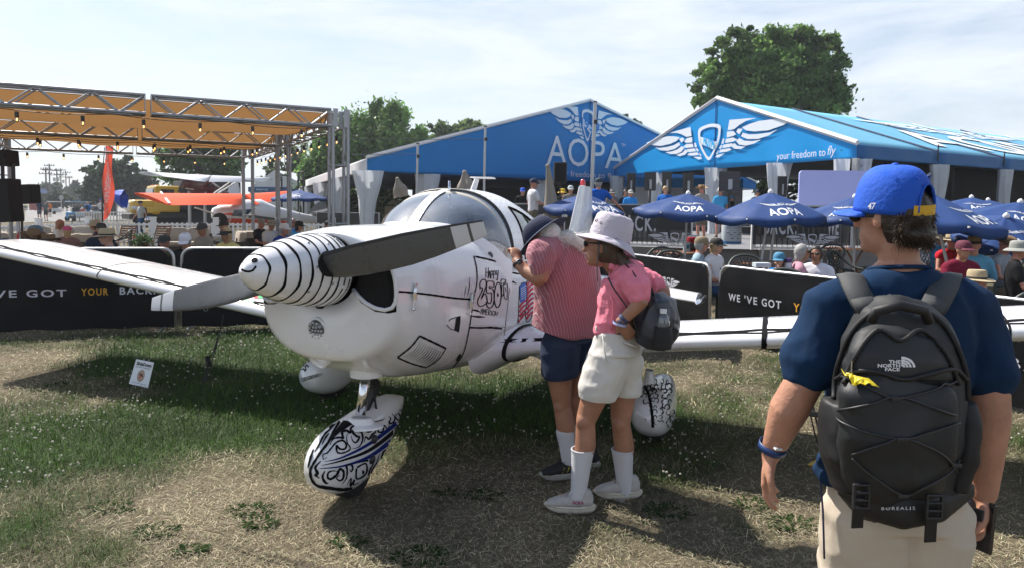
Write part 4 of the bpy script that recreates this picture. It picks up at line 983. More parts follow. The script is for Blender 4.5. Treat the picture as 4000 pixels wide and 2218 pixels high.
for side_ in(0,1):
    A=FR+uu*(LT*side_)+V((0,0,ZC)); truss(A+vv_*.18,A+vv_*(LD*.48-.18),.15,.37); truss(A+vv_*(LD*.48+.18),A+vv_*(LD-.18),.15,.37)
SHADE=mat('shade_cloth_orange',(.36,.185,.066),.9,bump=.25,bscale=40,var=.06,vscale=3,backlit=.20,stretch=(1,8,1))
for d0,d1 in((.01,.47),(.49,.99)):
    for half in(0,):
        P=[]
        for j in range(19):
            v=j/18; row=[]
            for i in range(29):
                u_=i/28; p=FR+uu*(LT*(.0+u_*1.0))+vv_*(LD*(d0+(d1-d0)*v)); sag=-.17*math.sin(math.pi*v)*(1-.3*math.cos(u_*6))-.02*math.sin(u_*22)*math.sin(math.pi*v); row.append(p+V((0,0,ZC+.11+sag)))
            P.append(row)
        MB().grid(P).build('shade_cloth',SHADE,TR,smooth=True)
# string lights
BULB=glass_mat('bulb_glass',(.9,.85,.75),1.2,.02,body=.12,bodycol=(.8,.6,.4)); FIL=mat('filament',(.9,.4,.1),.4,emit=(1,.42,.1),estr=9)
def string(a,b,n,k0=0):
    pts=[]; 
    for i in range(n*4+1):
        t=i/(n*4); p=a.lerp(b,t); p=p+V((0,0,-.03-.05*abs(math.sin(math.pi*t*n/2)))); pts.append(p)
    m=MB(); m.tube(pts,.007,5); m.build('light_cable',BPLASTIC,TR,smooth=True)
    for i in range(n):
        p=a.lerp(b,(i+.5)/n)+V((0,0,-.08)); s=block('lamp_socket',p-V((0,0,.05)),(.04,.04,.09),BPLASTIC,TR)
        m=MB(); m.lathe(p-V((0,0,.09)),[(.014,0),(.030,-.035),(.026,-.06),(.001,-.075)],10,(0,0,1)); m.build('bulb',BULB,TR,smooth=True)
        m=MB(); m.tube([p-V((0,0,.105)),p-V((0,0,.14))],.006,5); m.build('filament',FIL,TR)
A=FR+V((0,0,ZB+.0))
string(A+uu*.3-vv_*.17,A+uu*6.2-vv_*.17,7); string(A+vv_*4.8+uu*.3,A+vv_*4.8+uu*6.2,8); string(A+vv_*5.4+uu*.3,A+vv_*5.4+uu*6.2,8); string(A+vv_*10.2+uu*.3,A+vv_*10.2+uu*6.2,7); string(A+vv_*.4-uu*.17,A+vv_*10-uu*.17,14); string(A+uu*LT+vv_*.4+uu*-.2,A+uu*LT+vv_*10-uu*.2,12)
# ================================================================ picket fences
PWH=mat('picket_white',(.74,.74,.74),.55,bump=.05,bscale=8,var=.04)
def picket_panel(a,b,label,H=.95,sp=.16,post=True,group='white picket fence panels',z0=0):
    a=V((a[0],a[1],z0));b=V((b[0],b[1],z0)); t=thing('picket_fence',label,'fence',tuple(a),group); u=(b-a); L_=u.length; u.normalize(); rz=math.atan2(u.y,u.x)
    for z in(.22,H-.14): block('rail',a+u*L_/2+V((0,0,z)),(L_,.04,.08),PWH,t,rz)
    n=max(2,int(L_/sp)); n_=V((u.y,-u.x,0))
    for i in range(n): block('picket',a+u*(L_*(i+.5)/n)+n_*.03+V((0,0,H/2-.02)),(.075,.02,H-.08),PWH,t,rz)
    if post:
        for e in(a,b): block('post',e+V((0,0,(H+.12)/2)),(.11,.11,H+.12),PWH,t,rz); block('post_cap',e+V((0,0,H+.14)),(.14,.14,.03),PWH,t,rz)
    return t
Pp=lambda px,d: V(((px-2000)/F*d,d,0))
xs=[-20,150,345,598,842,1085,1310]; ds=[22,24,26.5,27,27.5,28,28.5]
nms=['far left','behind the left truss leg','behind the bald man','behind the wooden chairs','behind the yellow shirt','in front of the striped tail','behind the near truss column']
for i in range(len(xs)-1): a_=Pp(xs[i]+5,ds[i]); b_=Pp(xs[i+1]-5,ds[i+1]); picket_panel(a_,b_,'white picket fence panel '+nms[i],1.0,.17)
picket_panel(Pp(293,52),Pp(420,56),'distant white picket panel in front of the men with blue backpack',1.05,.2,False); picket_panel(Pp(425,56),Pp(520,57),'distant white picket panel beside the yellow truck',1.05,.2,False)
# ================================================================ the two blue marquees
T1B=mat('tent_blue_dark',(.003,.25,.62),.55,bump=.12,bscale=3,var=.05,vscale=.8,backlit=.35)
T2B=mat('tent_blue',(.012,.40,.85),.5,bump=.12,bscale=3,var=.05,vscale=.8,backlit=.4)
T2R=mat('tent_roof_blue',(.13,.40,.58),.6,bump=.1,bscale=2,var=.08,vscale=.6,stretch=(1,.3,1),backlit=.1)
TWH=mat('tent_white',(.70,.70,.71),.6,bump=.15,bscale=4,backlit=.15); T1I=mat('tent_print_pale',(.60,.66,.74),.6); T2I=mat('tent_print_white',(.66,.72,.78),.6)
CURT=mat('curtain_vinyl',(.55,.58,.62),.55,bump=.5,bscale=7,backlit=.25,var=.08)
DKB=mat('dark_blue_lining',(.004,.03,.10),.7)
def curtain(parent,x,y,z0,z1,w0=.42,wm=.30,d=.16,tie=.35,seed=0):
    m=MB(); P=[]; NR_=16
    for i in range(NR_+1):
        t=i/NR_; z=z1+(z0-z1)*t; wq=lerp(w0,wm,min(1,t/tie)) if t<tie*1 else lerp(wm,wm*.72,math.sin(min(1,(t-tie)/(1-tie))*math.pi/2)); 
        row=[]
        for j in range(28):
            a=2*math.pi*j/28; f=1+.20*math.sin(7*a+seed)+.10*math.sin(11*a+t*4); row.append(V((x+wq*math.cos(a)*f+.03*math.sin(t*7+seed),y+d*math.sin(a)*f,z)))
        P.append(row)
    m.grid(P,closed_u=True); return m.build('tied_curtain',CURT,parent,smooth=True)
def quad(name,pts,m_,parent,th=.02,nrm=None,sub=8,wav=.0):
    c=[Vector(p) for p in pts]; n=(c[1]-c[0]).cross(c[3]-c[0]).normalized(); P=[[bilerp(c,i/sub,j/sub)+n*(wav*math.sin(i*1.9)*math.sin(math.pi*j/sub)) for i in range(sub+1)] for j in range(sub+1)]
    o=MB().grid(P).build(name,m_,parent,smooth=True); q=o.modifiers.new('t','SOLIDIFY'); q.thickness=th; return o
Zu=V((0,0,1))
# ---- left marquee, darker
A1=V((4.04,36.3,0)); L1=V((-5.5,25.9,0)); R1=V((16.6,46.7,0)); D1=V((-.37,.93,0)).normalized()*26; ZE1,ZH1,ZR1=3.47,3.0,7.28
t1=thing('marquee','large dark blue marquee with winged emblem, behind the aircraft','tent',tuple((A1+L1)/2))
GB1=[L1+Zu*ZH1,R1+Zu*ZH1,R1+Zu*ZE1,A1+Zu*ZR1,L1+Zu*ZE1]
def gableplane(L,R,A,ZE,ZH,ZR):
    u=(A-L); ul=u.length; u=u.normalized(); u2=(R-A); u2l=u2.length; u2=u2.normalized()
    n1=V((u.y,-u.x,0)); n2=V((u2.y,-u2.x,0))
    def f(x,y,o=.0): # x metres from the apex, right positive; y height
        if x<0: return A+u*x+Zu*y+n1*(o+.0)
        return A+u2*x+Zu*y+n2*o
    return f,ul,u2l
f1,l1,r1=gableplane(L1,R1,A1,ZE1,ZH1,ZR1)
def gable(parent,f,l,r,ZE,ZH,ZR,material,name='gable'):
    P=[]; NXg=40
    xs=[-l+ (l)*i/20 for i in range(21)]+[r*i/20 for i in range(1,21)]
    for j in range(11):
        row=[]
        for x in xs:
            top=ZE+(ZR-ZE)*(1-(abs(x)/(l if x<0 else r))); row.append(f(x,ZH+(top-ZH)*j/10,.02*math.sin(x*2.3+j*.4)*(.5 if 0<j<10 else 0)))
        P.append(row)
    o=MB().grid(P).build(name,material,parent,smooth=True); o.modifiers.new('t','SOLIDIFY').thickness=.02; return o
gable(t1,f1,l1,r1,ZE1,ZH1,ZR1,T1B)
for a_,b_ in((L1+Zu*ZE1,A1+Zu*ZR1),(A1+Zu*ZR1,R1+Zu*ZE1)):
    d=D1; quad('roof',[a_,b_,b_+d,a_+d],TWH,t1,.03,wav=.05)
    m=MB(); m.bar(a_+V((0,-.05,.05)),b_+V((0,-.05,.05)),.10,.16,upv=V((0,1,0))); m.build('roof_edge',TWH,t1)
quad('side_valance',[L1+Zu*ZH1,L1+D1+Zu*ZH1,L1+D1+Zu*ZE1,L1+Zu*ZE1],TWH,t1,.02)
for i,t in enumerate((0,.32,.62,1.0)):
    p=L1+D1*t; block('post',p+Zu*1.5,(.16,.16,3.0),GALV,t1); curtain(t1,p.x+.05,p.y-.15,.3,3.0,.42 if i else .5,.30,.18,.4,i)
p=V((-3.95,26.3,0)); 
for x in(-11.2,-4.0,3.0,9.0): q_=f1(x,0); block('post',q_+Zu*1.5+V((0,.3,0)),(.16,.16,3.0),GALV,t1); curtain(t1,q_.x,q_.y+.1,.3,3.0,.45,.3,.18,.4,x)
m=MB(); m.bar(f1(0,ZH1,.03),f1(0,ZR1,.03),.03,.02); m.build('seam',DKB,t1)
m=MB(); m.bar(f1(-l1,ZH1+.28,.012),f1(0,ZH1+.28,.012),.012,.22) ; 
m=MB(); ff=lambda x,y:f1(x,y,.05)
px2=lambda px,py: None
def onG(f,px,py,l,r,A,L,R):
    # photo pixel -> gable coordinates (where that spot of the print stands on the gable plane)
    d=ray(px,py)
    for side in(0,1):
        P0=A if True else A; u=(A-L).normalized() if side==0 else (R-A).normalized(); n=V((u.y,-u.x,0)); t=(P0-EYE).dot(n)/d.dot(n); p=EYE+d*t; x=(p-V((A.x,A.y,0))).dot(u)
        if (side==0 and x<=0) or (side==1 and x>=0): return x,p.z
    return 0,p.z
g1=lambda px,py: onG(f1,px,py,l1,r1,A1,L1,R1)
def G1(pts): return [g1(*p) for p in pts]
# emblem centred at (2297,495) px, half width 155 px
xc,zc=g1(2300,492); xl,_=g1(2139,480); xr,_=g1(2450,502); hw=(xr-xl)/2
for vs,fs in emblem(hw,hw*.98): cut_poly(m,ff,[((xl+xr)/2+x,zc+y*1.0) for x,y in vs],fs,.5)
x0,z0=g1(2133,645); x1,z1=g1(2438,560); _,zt=g1(2300,548); _,zb=g1(2300,655)
vs,fs=fit_text('AOPA',x0,x1,zb,zt,bold=.0); cut_poly(m,ff,vs,fs,.5)
x0,_=g1(2160,690); x1,_=g1(2398,690); _,zt=g1(2300,673); _,zb=g1(2300,702)
vs,fs=fit_text('your freedom to fly',x0,x1,zb,zt); cut_poly(m,ff,vs,fs,.5)
x0,zb=g1(2424,573); x1,zt=g1(2440,563); vs,fs=fit_text('TM',x0,x1,zb,zt); cut_poly(m,ff,vs,fs)
m.build('gable_print',T1I,t1)['kind']='stuff'
m=MB(); vs,fs=fit_text('1939',xc-.75,xc+.75,zc-.28,zc+.28,bold=.02); m.add([f1(x,y-.12*(x-xc),.08) for x,y in vs],fs); m.build('shield_number',T1B,t1)['kind']='stuff'
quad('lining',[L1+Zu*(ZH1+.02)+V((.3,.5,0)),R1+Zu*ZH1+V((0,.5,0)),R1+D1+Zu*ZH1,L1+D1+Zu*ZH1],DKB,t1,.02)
# back wall of the marquee: dark counter and side wall panels
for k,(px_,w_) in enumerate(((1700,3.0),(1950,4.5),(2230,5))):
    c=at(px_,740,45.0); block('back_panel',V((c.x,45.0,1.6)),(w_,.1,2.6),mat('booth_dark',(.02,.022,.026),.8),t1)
# ---- right marquee, brighter
R2=V((10.8,21.6,0)); A2=V((8.25,28.0,0)); L2=V((5.4,36.5,0)); D2=V((.85,.52,0)).normalized(); ZE2,ZH2,ZR2=3.75,3.32,6.12
t2=thing('marquee','bright blue marquee with large winged shield on its gable, at right','tent',tuple((R2+L2)/2))
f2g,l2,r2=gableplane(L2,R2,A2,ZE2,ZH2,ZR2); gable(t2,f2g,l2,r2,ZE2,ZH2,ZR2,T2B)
LEN2=34; 
for k in range(7):
    a0,a1=LEN2*k/7,LEN2*(k+1)/7-.05
    quad('roof_panel',[R2+D2*a0+Zu*ZE2,R2+D2*a1+Zu*ZE2,A2+D2*a1+Zu*ZR2,A2+D2*a0+Zu*ZR2],T2R,t2,.03)
    quad('roof_panel',[L2+D2*a1+Zu*ZE2,L2+D2*a0+Zu*ZE2,A2+D2*a0+Zu*ZR2,A2+D2*a1+Zu*ZR2],T2R,t2,.03)
    m=MB(); m.tube([R2+D2*a1+Zu*(ZE2+.03),A2+D2*a1+Zu*(ZR2+.03)],.035,6); m.build('roof_rail',TWH if k in(2,4) else DKB,t2)
    quad('eave_valance',[R2+D2*a0+Zu*ZH2,R2+D2*a1+Zu*ZH2,R2+D2*a1+Zu*(ZE2),R2+D2*a0+Zu*(ZE2)],mat('valance_blue',(.008,.13,.36),.55,backlit=.2),t2,.02,wav=.04)
    m=MB(); p=R2+D2*a1+V((0,-.05,0)); m.bar(p+Zu*(ZH2+.1),p+Zu*(ZE2+.25),.03,.03); m.build('valance_bracket',BPLASTIC,t2)
for a_,b_ in((R2+Zu*ZE2,A2+Zu*ZR2),(A2+Zu*ZR2,L2+Zu*ZE2)):
    m=MB(); m.bar(a_+V((0,-.05,.05)),b_+V((0,-.05,.05)),.12,.14,upv=V((0,1,0))); m.build('roof_edge',TWH,t2)
m=MB(); m.bar(f2g(0,ZH2-.1,.03),f2g(0,ZR2,.03),.04,.02); m.build('seam',mat('seam_blue',(.004,.09,.30),.6),t2)
g2=lambda px,py: onG(f2g,px,py,l2,r2,A2,L2,R2)
m=MB(); ff=lambda x,y:f2g(x,y,.05)
xc,zc=g2(2775,545); xl,zl=g2(2527,583); xr,zr=g2(3102,513); 
H_=lambda x: ((xr-xc) if x>0 else (xc-xl))
zt_=g2(2775,485)[1]; zb_=g2(2775,627)[1]; hs=(zt_-zb_)/.53
for vs,fs in emblem(1,1): cut_poly(m,ff,[(xc+x*H_(x),(zt_+zb_)/2+y*hs*(1.0)) for x,y in vs],fs,.4)
x0,z0=g2(3038,617); x1,z1=g2(3270,585); zA=g2(3150,587)[1]; zB=g2(3150,612)[1]
vs,fs=fit_text('your freedom to ',x0,lerp(x0,x1,.84),zB-.12,zA); 
def tl(vs): return [(x,y+(x-x0)/(x1-x0)*.0) for x,y in vs]
cut_poly(m,ff,tl(vs),fs,.4); vs,fs=fit_text('fly',lerp(x0,x1,.87),x1,zB-.12,zA+.06,shear=.25); cut_poly(m,ff,tl(vs),fs,.4)
m.build('gable_print',T2I,t2)['kind']='stuff'
m=MB(); xq,zq=g2(2753,542); xw,zw=g2(2797,558); vs,fs=fit_text('AOPA',xq,xw,0,.62,bold=.02); m.add([f2g(x,y+lerp(zc-.22,zc-.48,(x-xq)/(xw-xq))+.0,.09) for x,y in vs],fs); m.build('shield_word',T2B,t2)['kind']='stuff'
# roof lettering
def f2r(u,v,o=.05): # u along D2, v from eave to ridge 0..1
    return (R2+D2*u+Zu*ZE2).lerp(A2+D2*u+Zu*ZR2,v)+V((.3,-.3,.9)).normalized()*o
m=MB(); vs,fs=fit_text('AOPA',6.5,24,.14,.58,bold=.01); cut_poly(m,f2r,vs,fs,1.0)
for vs,fs in emblem(8.0,1.0): cut_poly(m,f2r,[(15.5+x,.75+y*.55) for x,y in vs],fs,1.0)
m.build('roof_print',T2I,t2)['kind']='stuff'
# posts and curtains
for k,(a_,w0) in enumerate(((0,.34),(4.857,.30),(9.71,.26),(14.57,.26),(19.4,.26))):
    p=R2+D2*a_; block('post',p+Zu*1.66,(.16,.16,3.32),GALV,t2,.5)
    if k==0: curtain(t2,p.x-.36,p.y+.2,.67,3.3,.22,.17,.2,.4,1); curtain(t2,p.x+.30,p.y+.1,.67,3.3,.20,.14,.2,.4,2)
    else: curtain(t2,p.x,p.y-.1,.67,3.3,w0,.20,.16,.5,k)
for k,x in enumerate((-8.6,-4.6,0,3.6)):
    q_=f2g(x,0); block('post',q_+Zu*1.66+V((0,.2,0)),(.14,.14,3.32),GALV,t2); curtain(t2,q_.x,q_.y,.67,3.35,.42 if k>1 else .34,.28,.16,.4,k)
rod('brace_strut',R2+V((.15,0,3.1)),R2+D2*2.2+V((0,0,2.4)),.05,GALV,t2); rod('brace_strut',R2+D2*4.857+V((-.1,0,3.1)),R2+D2*2.9+V((0,0,2.4)),.05,GALV,t2)
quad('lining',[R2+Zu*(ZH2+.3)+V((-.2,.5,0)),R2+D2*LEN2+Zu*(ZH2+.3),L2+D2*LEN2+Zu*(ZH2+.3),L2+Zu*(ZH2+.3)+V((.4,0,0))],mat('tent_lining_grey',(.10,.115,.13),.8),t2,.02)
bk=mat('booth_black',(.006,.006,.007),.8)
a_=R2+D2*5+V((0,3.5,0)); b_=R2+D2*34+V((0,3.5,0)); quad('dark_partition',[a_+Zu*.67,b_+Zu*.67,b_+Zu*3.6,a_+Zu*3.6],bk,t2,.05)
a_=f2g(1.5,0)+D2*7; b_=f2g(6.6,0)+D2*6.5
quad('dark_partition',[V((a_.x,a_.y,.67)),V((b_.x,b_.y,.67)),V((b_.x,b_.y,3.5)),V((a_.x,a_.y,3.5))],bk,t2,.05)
# ================================================================ deck
GRAV=mat('gravel_grey',(.17,.17,.18),.95,bump=.8,bscale=55,var=.45,vscale=55)
zD=.66
dk=MB(); pts=[at(1650,960,21),at(2560,965,18.2),at(2960,970,17.6),at(3300,985,17.6),at(3345,985,20),V((30,30,0)),V((30,60,0)),V((-6,60,0))]; pts=[V((p.x,p.y,0)) for p in pts]
dk.prism([p+Zu*.02 for p in pts],Zu,zD-.02); dk.build('gravel_deck',GRAV)['kind']='structure'
rm=MB(); a_=at(2620,960,17.9);b_=at(2965,968,17.5); c_=gnd(3260,1040); d_=gnd(2560,1060); 
rm.add([V((a_.x,a_.y,zD-.01)),V((b_.x,b_.y,zD-.01)),V((c_.x,c_.y,.02)),V((d_.x,d_.y+0,.02)),V((a_.x,a_.y,0)),V((b_.x,b_.y,0))],[(0,1,2,3),(0,3,4),(1,5,2)]); rm.build('gravel_ramp',GRAV)['kind']='structure'
m=MB(); m.tube([V((b_.x,b_.y,zD+.02)),V((c_.x,c_.y,.05))],.03,6); m.build('ramp_edge',WPLASTIC)['kind']='structure'
SCR=mat('rail_mesh_black',(.012,.014,.016),.7,bump=.2,bscale=20); 
SCRT=None
def screen_mat():
    m=bpy.data.materials.new('mesh_banner'); m.use_nodes=True; n=m.node_tree.nodes; l=m.node_tree.links; b=n['Principled BSDF']; b.inputs['Base Color'].default_value=(.012,.014,.016,1); b.inputs['Roughness'].default_value=.6
    tr=n.new('ShaderNodeBsdfTransparent'); ms=n.new('ShaderNodeMixShader'); ms.inputs[0].default_value=.93; l.new(tr.outputs[0],ms.inputs[1]); l.new(b.outputs[0],ms.inputs[2]); l.new(ms.outputs[0],n['Material Output'].inputs['Surface']); return m
SCRM=screen_mat()
def railing(a,b,label,texts,z=zD,H=1.14,screen=True):
    a=V((a[0],a[1],z));b=V((b[0],b[1],z)); t=thing('deck_railing',label,'railing',tuple(a),'deck railings with mesh banners'); u=(b-a); L_=u.length; u.normalize(); rz=math.atan2(u.y,u.x); n=V((u.y,-u.x,0)); n=n if n.y<0 else -n
    block('top_rail',a+u*L_/2+Zu*(H-.02),(L_,.05,.05),GALV,t,rz); block('bottom_rail',a+u*L_/2+Zu*.06,(L_,.04,.06),PWH,t,rz)
    k=max(2,int(L_/.13))
    for i in range(k): block('baluster',a+u*(L_*(i+.5)/k)+Zu*(H/2),(.035,.02,H-.1),PWH,t,rz)
    for i in range(int(L_/2)+1): block('post',a+u*(L_*i/max(1,int(L_/2)))+Zu*(H/2),(.07,.07,H),PWH,t,rz)
    f=lambda x,y,o=.05: a+u*x+Zu*y+n*(o+.01*math.sin(x*4))
    P=[[f(L_*i/40,.14+(H-.17)*j/4) for i in range(41)] for j in range(5)]; MB().grid(P).build('mesh_banner',SCRM,t,smooth=True)
    mw,my=MB(),MB()
    for kind,txt,x0,x1,y0,y1 in texts:
        if kind=='logo': logo(mw,lambda x,y:f(x,y,.07),x0,y0,x1,wy=-.85,sy=.9,wsize=.85)
        else:
            vs,fs=fit_text(txt,x0,x1,y0,y1,bold=.02,spacing=1.2); cut_poly(mw if kind=='w' else my,lambda x,y:f(x,y,.07),vs,fs,.5)
    if mw.f: mw.build('lettering',LW,t)['kind']='stuff'
    if my.f: my.build('lettering',LY,t)['kind']='stuff'
    return t
ra=at(1950,900,19.5); rb_=at(2700,900,17.8); LL=(V((rb_.x,rb_.y,0))-V((ra.x,ra.y,0))).length
tx=lambda px: LL*(at(px,900,lerp(19.5,17.8,(px-1950)/750)).x-ra.x)/(rb_.x-ra.x)
railing((ra.x,ra.y),(rb_.x,rb_.y),'deck railing behind the bending man and sun hat, lettered mesh banner',[('w','WE',tx(1990),tx(2060),.42,.85),('w',"'VE",tx(2075),tx(2125),.42,.85),('w','GOT',tx(2135),tx(2218),.42,.85),('y','YOUR',tx(2250),tx(2390),.42,.85),('w','BACK.',tx(2415),tx(2562),.42,.85),('logo','',tx(2637),.70,.24,0)])
ra2=at(2710,900,17.8); rb2=at(2935,900,19.2); 
ra3=at(2940,900,17.4); rb3=at(3320,900,17.2); L3=(V((rb3.x,rb3.y,0))-V((ra3.x,ra3.y,0))).length; t3=lambda px:(px-2940)/380*L3
railing((ra3.x,ra3.y),(rb3.x,rb3.y),'deck railing left of the young man, reading back and we',[('w','BACK.',t3(2982),t3(3110),.40,.85),('logo','',t3(3172),.66,.27,0),('w','WE',t3(3228),t3(3272),.40,.85),('w',"' V",t3(3292),t3(3345),.40,.85)])
ra4=at(3330,905,17.2); rb4=at(3720,905,20); railing((ra4.x,ra4.y),(rb4.x,rb4.y),'deck railing behind the parasols right of the young man',[('logo','',3.2,.7,.3,0)])
rz0=at(1240,860,33); rz1=at(1480,860,32); 
tq=railing((rz0.x,rz0.y),(rz1.x,rz1.y),'far railing below the dark marquee, seen over the engine cowl',[('w',"WE 'VE GOT",1.6,2.35,.25,.75),('y','YOUR',2.42,2.85,.25,.75)],z=.0,H=1.35)
# picket panels at the right, behind the tables
a_=at(3720,900,17.5);b_=at(4080,900,16); picket_panel((a_.x,a_.y),(b_.x,b_.y),'white picket fence behind the seated people with straw hats at right',1.0,.17)
# upright poles with wire
for px_,y0_,lab in((1896,497,'thin steel pole rising beside the cabin roof'),(1632,564,'shorter thin steel pole above the windshield'),(2325,402,'tall steel pole in front of the dark blue marquee')):
    Yp=20.5 if px_!=2325 else 16.8; t=thing('steel_pole',lab,'pole',(at(px_,800,Yp).x,Yp,0),'poles'); tp=at(px_,y0_,Yp); bt=V((at(px_-(24 if px_==2325 else 10),900,Yp).x,Yp,.0)); rod('shaft',bt,tp,.045 if px_==2325 else .035,GALV,t,12)
    m=MB(); m.lathe(tp,[(.05,0),(.05,.03),(.01,.04)],10,(0,0,1)); m.build('cap',BPLASTIC,t); m=MB(); hh=at(px_+2,y0_+ (75 if px_==2325 else 48),Yp-.06); m.box(hh,(.09,.05,.10)); m.build('clamp',BPLASTIC,t,bevel=.01)
t=thing('guy_wire','thin wire strung between the two steel poles and the truss','wire',tuple(at(1632,602,20.5))); m=MB(); m.tube([at(1370,605,14),at(1632,602,20.4)],.008,5); m.tube([at(1370,546,14),at(1896,545,20.4)],.008,5); m.build('wire',BPLASTIC,t)['kind']='stuff'
# ================================================================ parasols
UMB=mat('parasol_navy',(.008,.045,.18),.75,bump=.2,bscale=30,var=.06,backlit=.12); UP=mat('parasol_pole',(.60,.60,.62),.4)
def parasol(px,py,Y,r,label,tiltx=0,tilty=0,ph=.2,logos=(0,),polepx=None,h=.42,zb=0,lw=.42,scal=.12):
    ap=at(px,py,Y); base=V((at(polepx or px,py+200,Y).x,Y,zb)); t=thing('parasol',label,'parasol',tuple(base),'navy parasols'); Rt_=Matrix.Rotation(tilty,3,'Y')@Matrix.Rotation(tiltx,3,'X'); ns=8
    def f(a,q,o=0): # a angle, q 0..1 radius
        k=((a-ph)/(2*math.pi/ns))%1; edge=1-.055*math.sin(math.pi*k)*q; z=-h*(q**1.35)-.05*math.sin(math.pi*k)*q*q*0+.035*math.sin(math.pi*k)*q*0
        z=-h*(.86*q+.14*q*q); z-=(.050*math.sin(math.pi*k)*q*(1-.3*q)); return ap+Rt_@V((math.cos(a)*r*q*edge,math.sin(a)*r*q*edge,z+o))
    P=[[f(2*math.pi*j/(ns*6)+ph,i/10) if i else ap for j in range(ns*6)] for i in range(11)]
    P[0]=[f(2*math.pi*j/(ns*6)+ph,.01) for j in range(ns*6)]
    val=[]
    for j in range(ns*6): a=2*math.pi*j/(ns*6)+ph; k=((a-ph)/(2*math.pi/ns))%1; p=f(a,1.0); val.append(p+Rt_@V((0,0,-scal*(.75+.35*math.sin(math.pi*k)))))
    P.append(val); c=MB().grid(P,closed_u=True).build('canopy',UMB,t,smooth=True); c.modifiers.new('t','SOLIDIFY').thickness=.004
    for k in range(ns):
        a=ph+k*2*math.pi/ns; m=MB(); m.tube([f(a,.03,-.02),f(a,.5,-.02),f(a,1.0,-.02)],.006,5); m.build('rib',UP,t); s=block('rib_tip',f(a,1.01,-.01),(.025,.025,.025),WPLASTIC,t)
    m=MB(); m.lathe(ap-Zu*.02,[(.045,0),(.05,.03),(.035,.06),(.02,.07),(.001,.085)],12,Rt_@Zu); m.build('finial',WPLASTIC,t,smooth=True)
    rod('pole',base,ap-Zu*.05,.022,UP,t,12)
    for a in logos:
        a_mid=ph+(math.floor((a-ph)/(2*math.pi/ns))+.5)*(2*math.pi/ns) if False else a
        ff=lambda x,y: f(a_mid+ (x/(r*max(.25,(.62-y)))),.62-y,.012)
        m=MB()
        for vs,fs in emblem(lw,lw*.42/r): cut_poly(m,ff,[(x,y+.10/r) for x,y in vs],fs,.15)
        vs,fs=fit_text('AOPA',-lw*.8,lw*.8,-.24/r-.02,-.02,bold=.02); cut_poly(m,ff,vs,fs,.15); m.build('canopy_print',mat('parasol_print',(.60,.62,.66),.6),t)['kind']='stuff'
    return t
F_=-math.pi/2
parasol(2290,757,14.5,.90,'navy parasol above the bending man, partly behind the tail fin',.05,.08,ph=.25,logos=(F_+.55,),polepx=2290,h=.34)
parasol(2688,757,13.6,1.08,'navy parasol between the sun hat and the larger parasol',.05,.06,ph=.1,logos=(F_-.2,),polepx=2672,h=.36,lw=.34)
parasol(3010,752,12.6,1.0,'large navy parasol left of the young man, one white lettered panel facing',.05,-.02,ph=.05,logos=(F_,),polepx=2960,h=.42,lw=.38)
parasol(3040,775,15.5,.95,'navy parasol mostly hidden behind the larger one left of the young man',.0,0,ph=.3,logos=(),polepx=3000,h=.3)
parasol(3340,770,13.5,1.05,'navy parasol just left of the young man, partly behind his cap',.05,-.05,ph=.1,logos=(F_-.75,),polepx=3340,h=.36,lw=.3)
parasol(3640,758,10.5,1.05,'big navy parasol right behind the head of the young man',.05,.10,ph=-.05,logos=(F_+.55,),polepx=3765,h=.42,lw=.36)
parasol(3795,772,15.0,1.0,'small navy parasol beyond the big one at right',.0,.04,ph=.2,logos=(F_-.3,),h=.32,lw=.3)
parasol(3860,782,17.5,1.0,'farther navy parasol at right with only its top showing',.0,.02,ph=.3,logos=(),h=.32)
parasol(3985,790,12.0,1.0,'navy parasol at the right edge, higher one',.1,.10,ph=.1,logos=(F_-.4,),h=.36,lw=.3)
parasol(3930,845,11.0,.75,'navy parasol at the right edge, lower one',.35,-.1,ph=.0,logos=(F_+.1,),h=.30,lw=.26)
parasol(1170,743,33,1.32,'navy parasol beside the grey striped tail at left',.02,.0,ph=.2,logos=(F_,),h=.40,lw=.44)
# closed beige parasols
BG=mat('parasol_beige',(.30,.265,.22),.85,bump=.5,bscale=8,backlit=.1)
def closed_parasol(px,pyt,pyb,Y,wpx,label,lean=0):
    top=at(px,pyt,Y); bot=at(px+lean,pyb,Y); t=thing('closed_parasol',label,'parasol',(bot.x,Y,0),'closed beige parasols'); L_=(top-bot).length; d=(bot-top).normalized(); x,y,_=frame(d); rr=wpx/F*Y/2; P=[]
    for i in range(15):
        q=i/14; r_=rr*(.18+.85*min(1,q*1.3)**.8)*(1-.10*math.sin(q*9)); P.append([top+d*(L_*q)+(x*math.cos(a)+y*math.sin(a))*r_*(1+.28*math.sin(5*a+q*2)) for a in np.linspace(0,2*math.pi,33)[:-1]])
    MB().grid(P,closed_u=True).build('folded_canopy',BG,t,smooth=True); m=MB(); m.sphere(top,rr*.3,8,6); m.build('finial',BG,t,smooth=True); rod('pole',V((bot.x,Y,0)),top,.03,mat('pole_dark',(.03,.03,.03),.5),t)
closed_parasol(2140,650,1000,14.5,62,'closed beige parasol standing behind the bending man',30)
closed_parasol(1815,675,770,22,66,'closed beige parasol behind the roof antenna',8)
closed_parasol(1552,700,770,22,50,'closed beige parasol above the windshield, leaning',15)
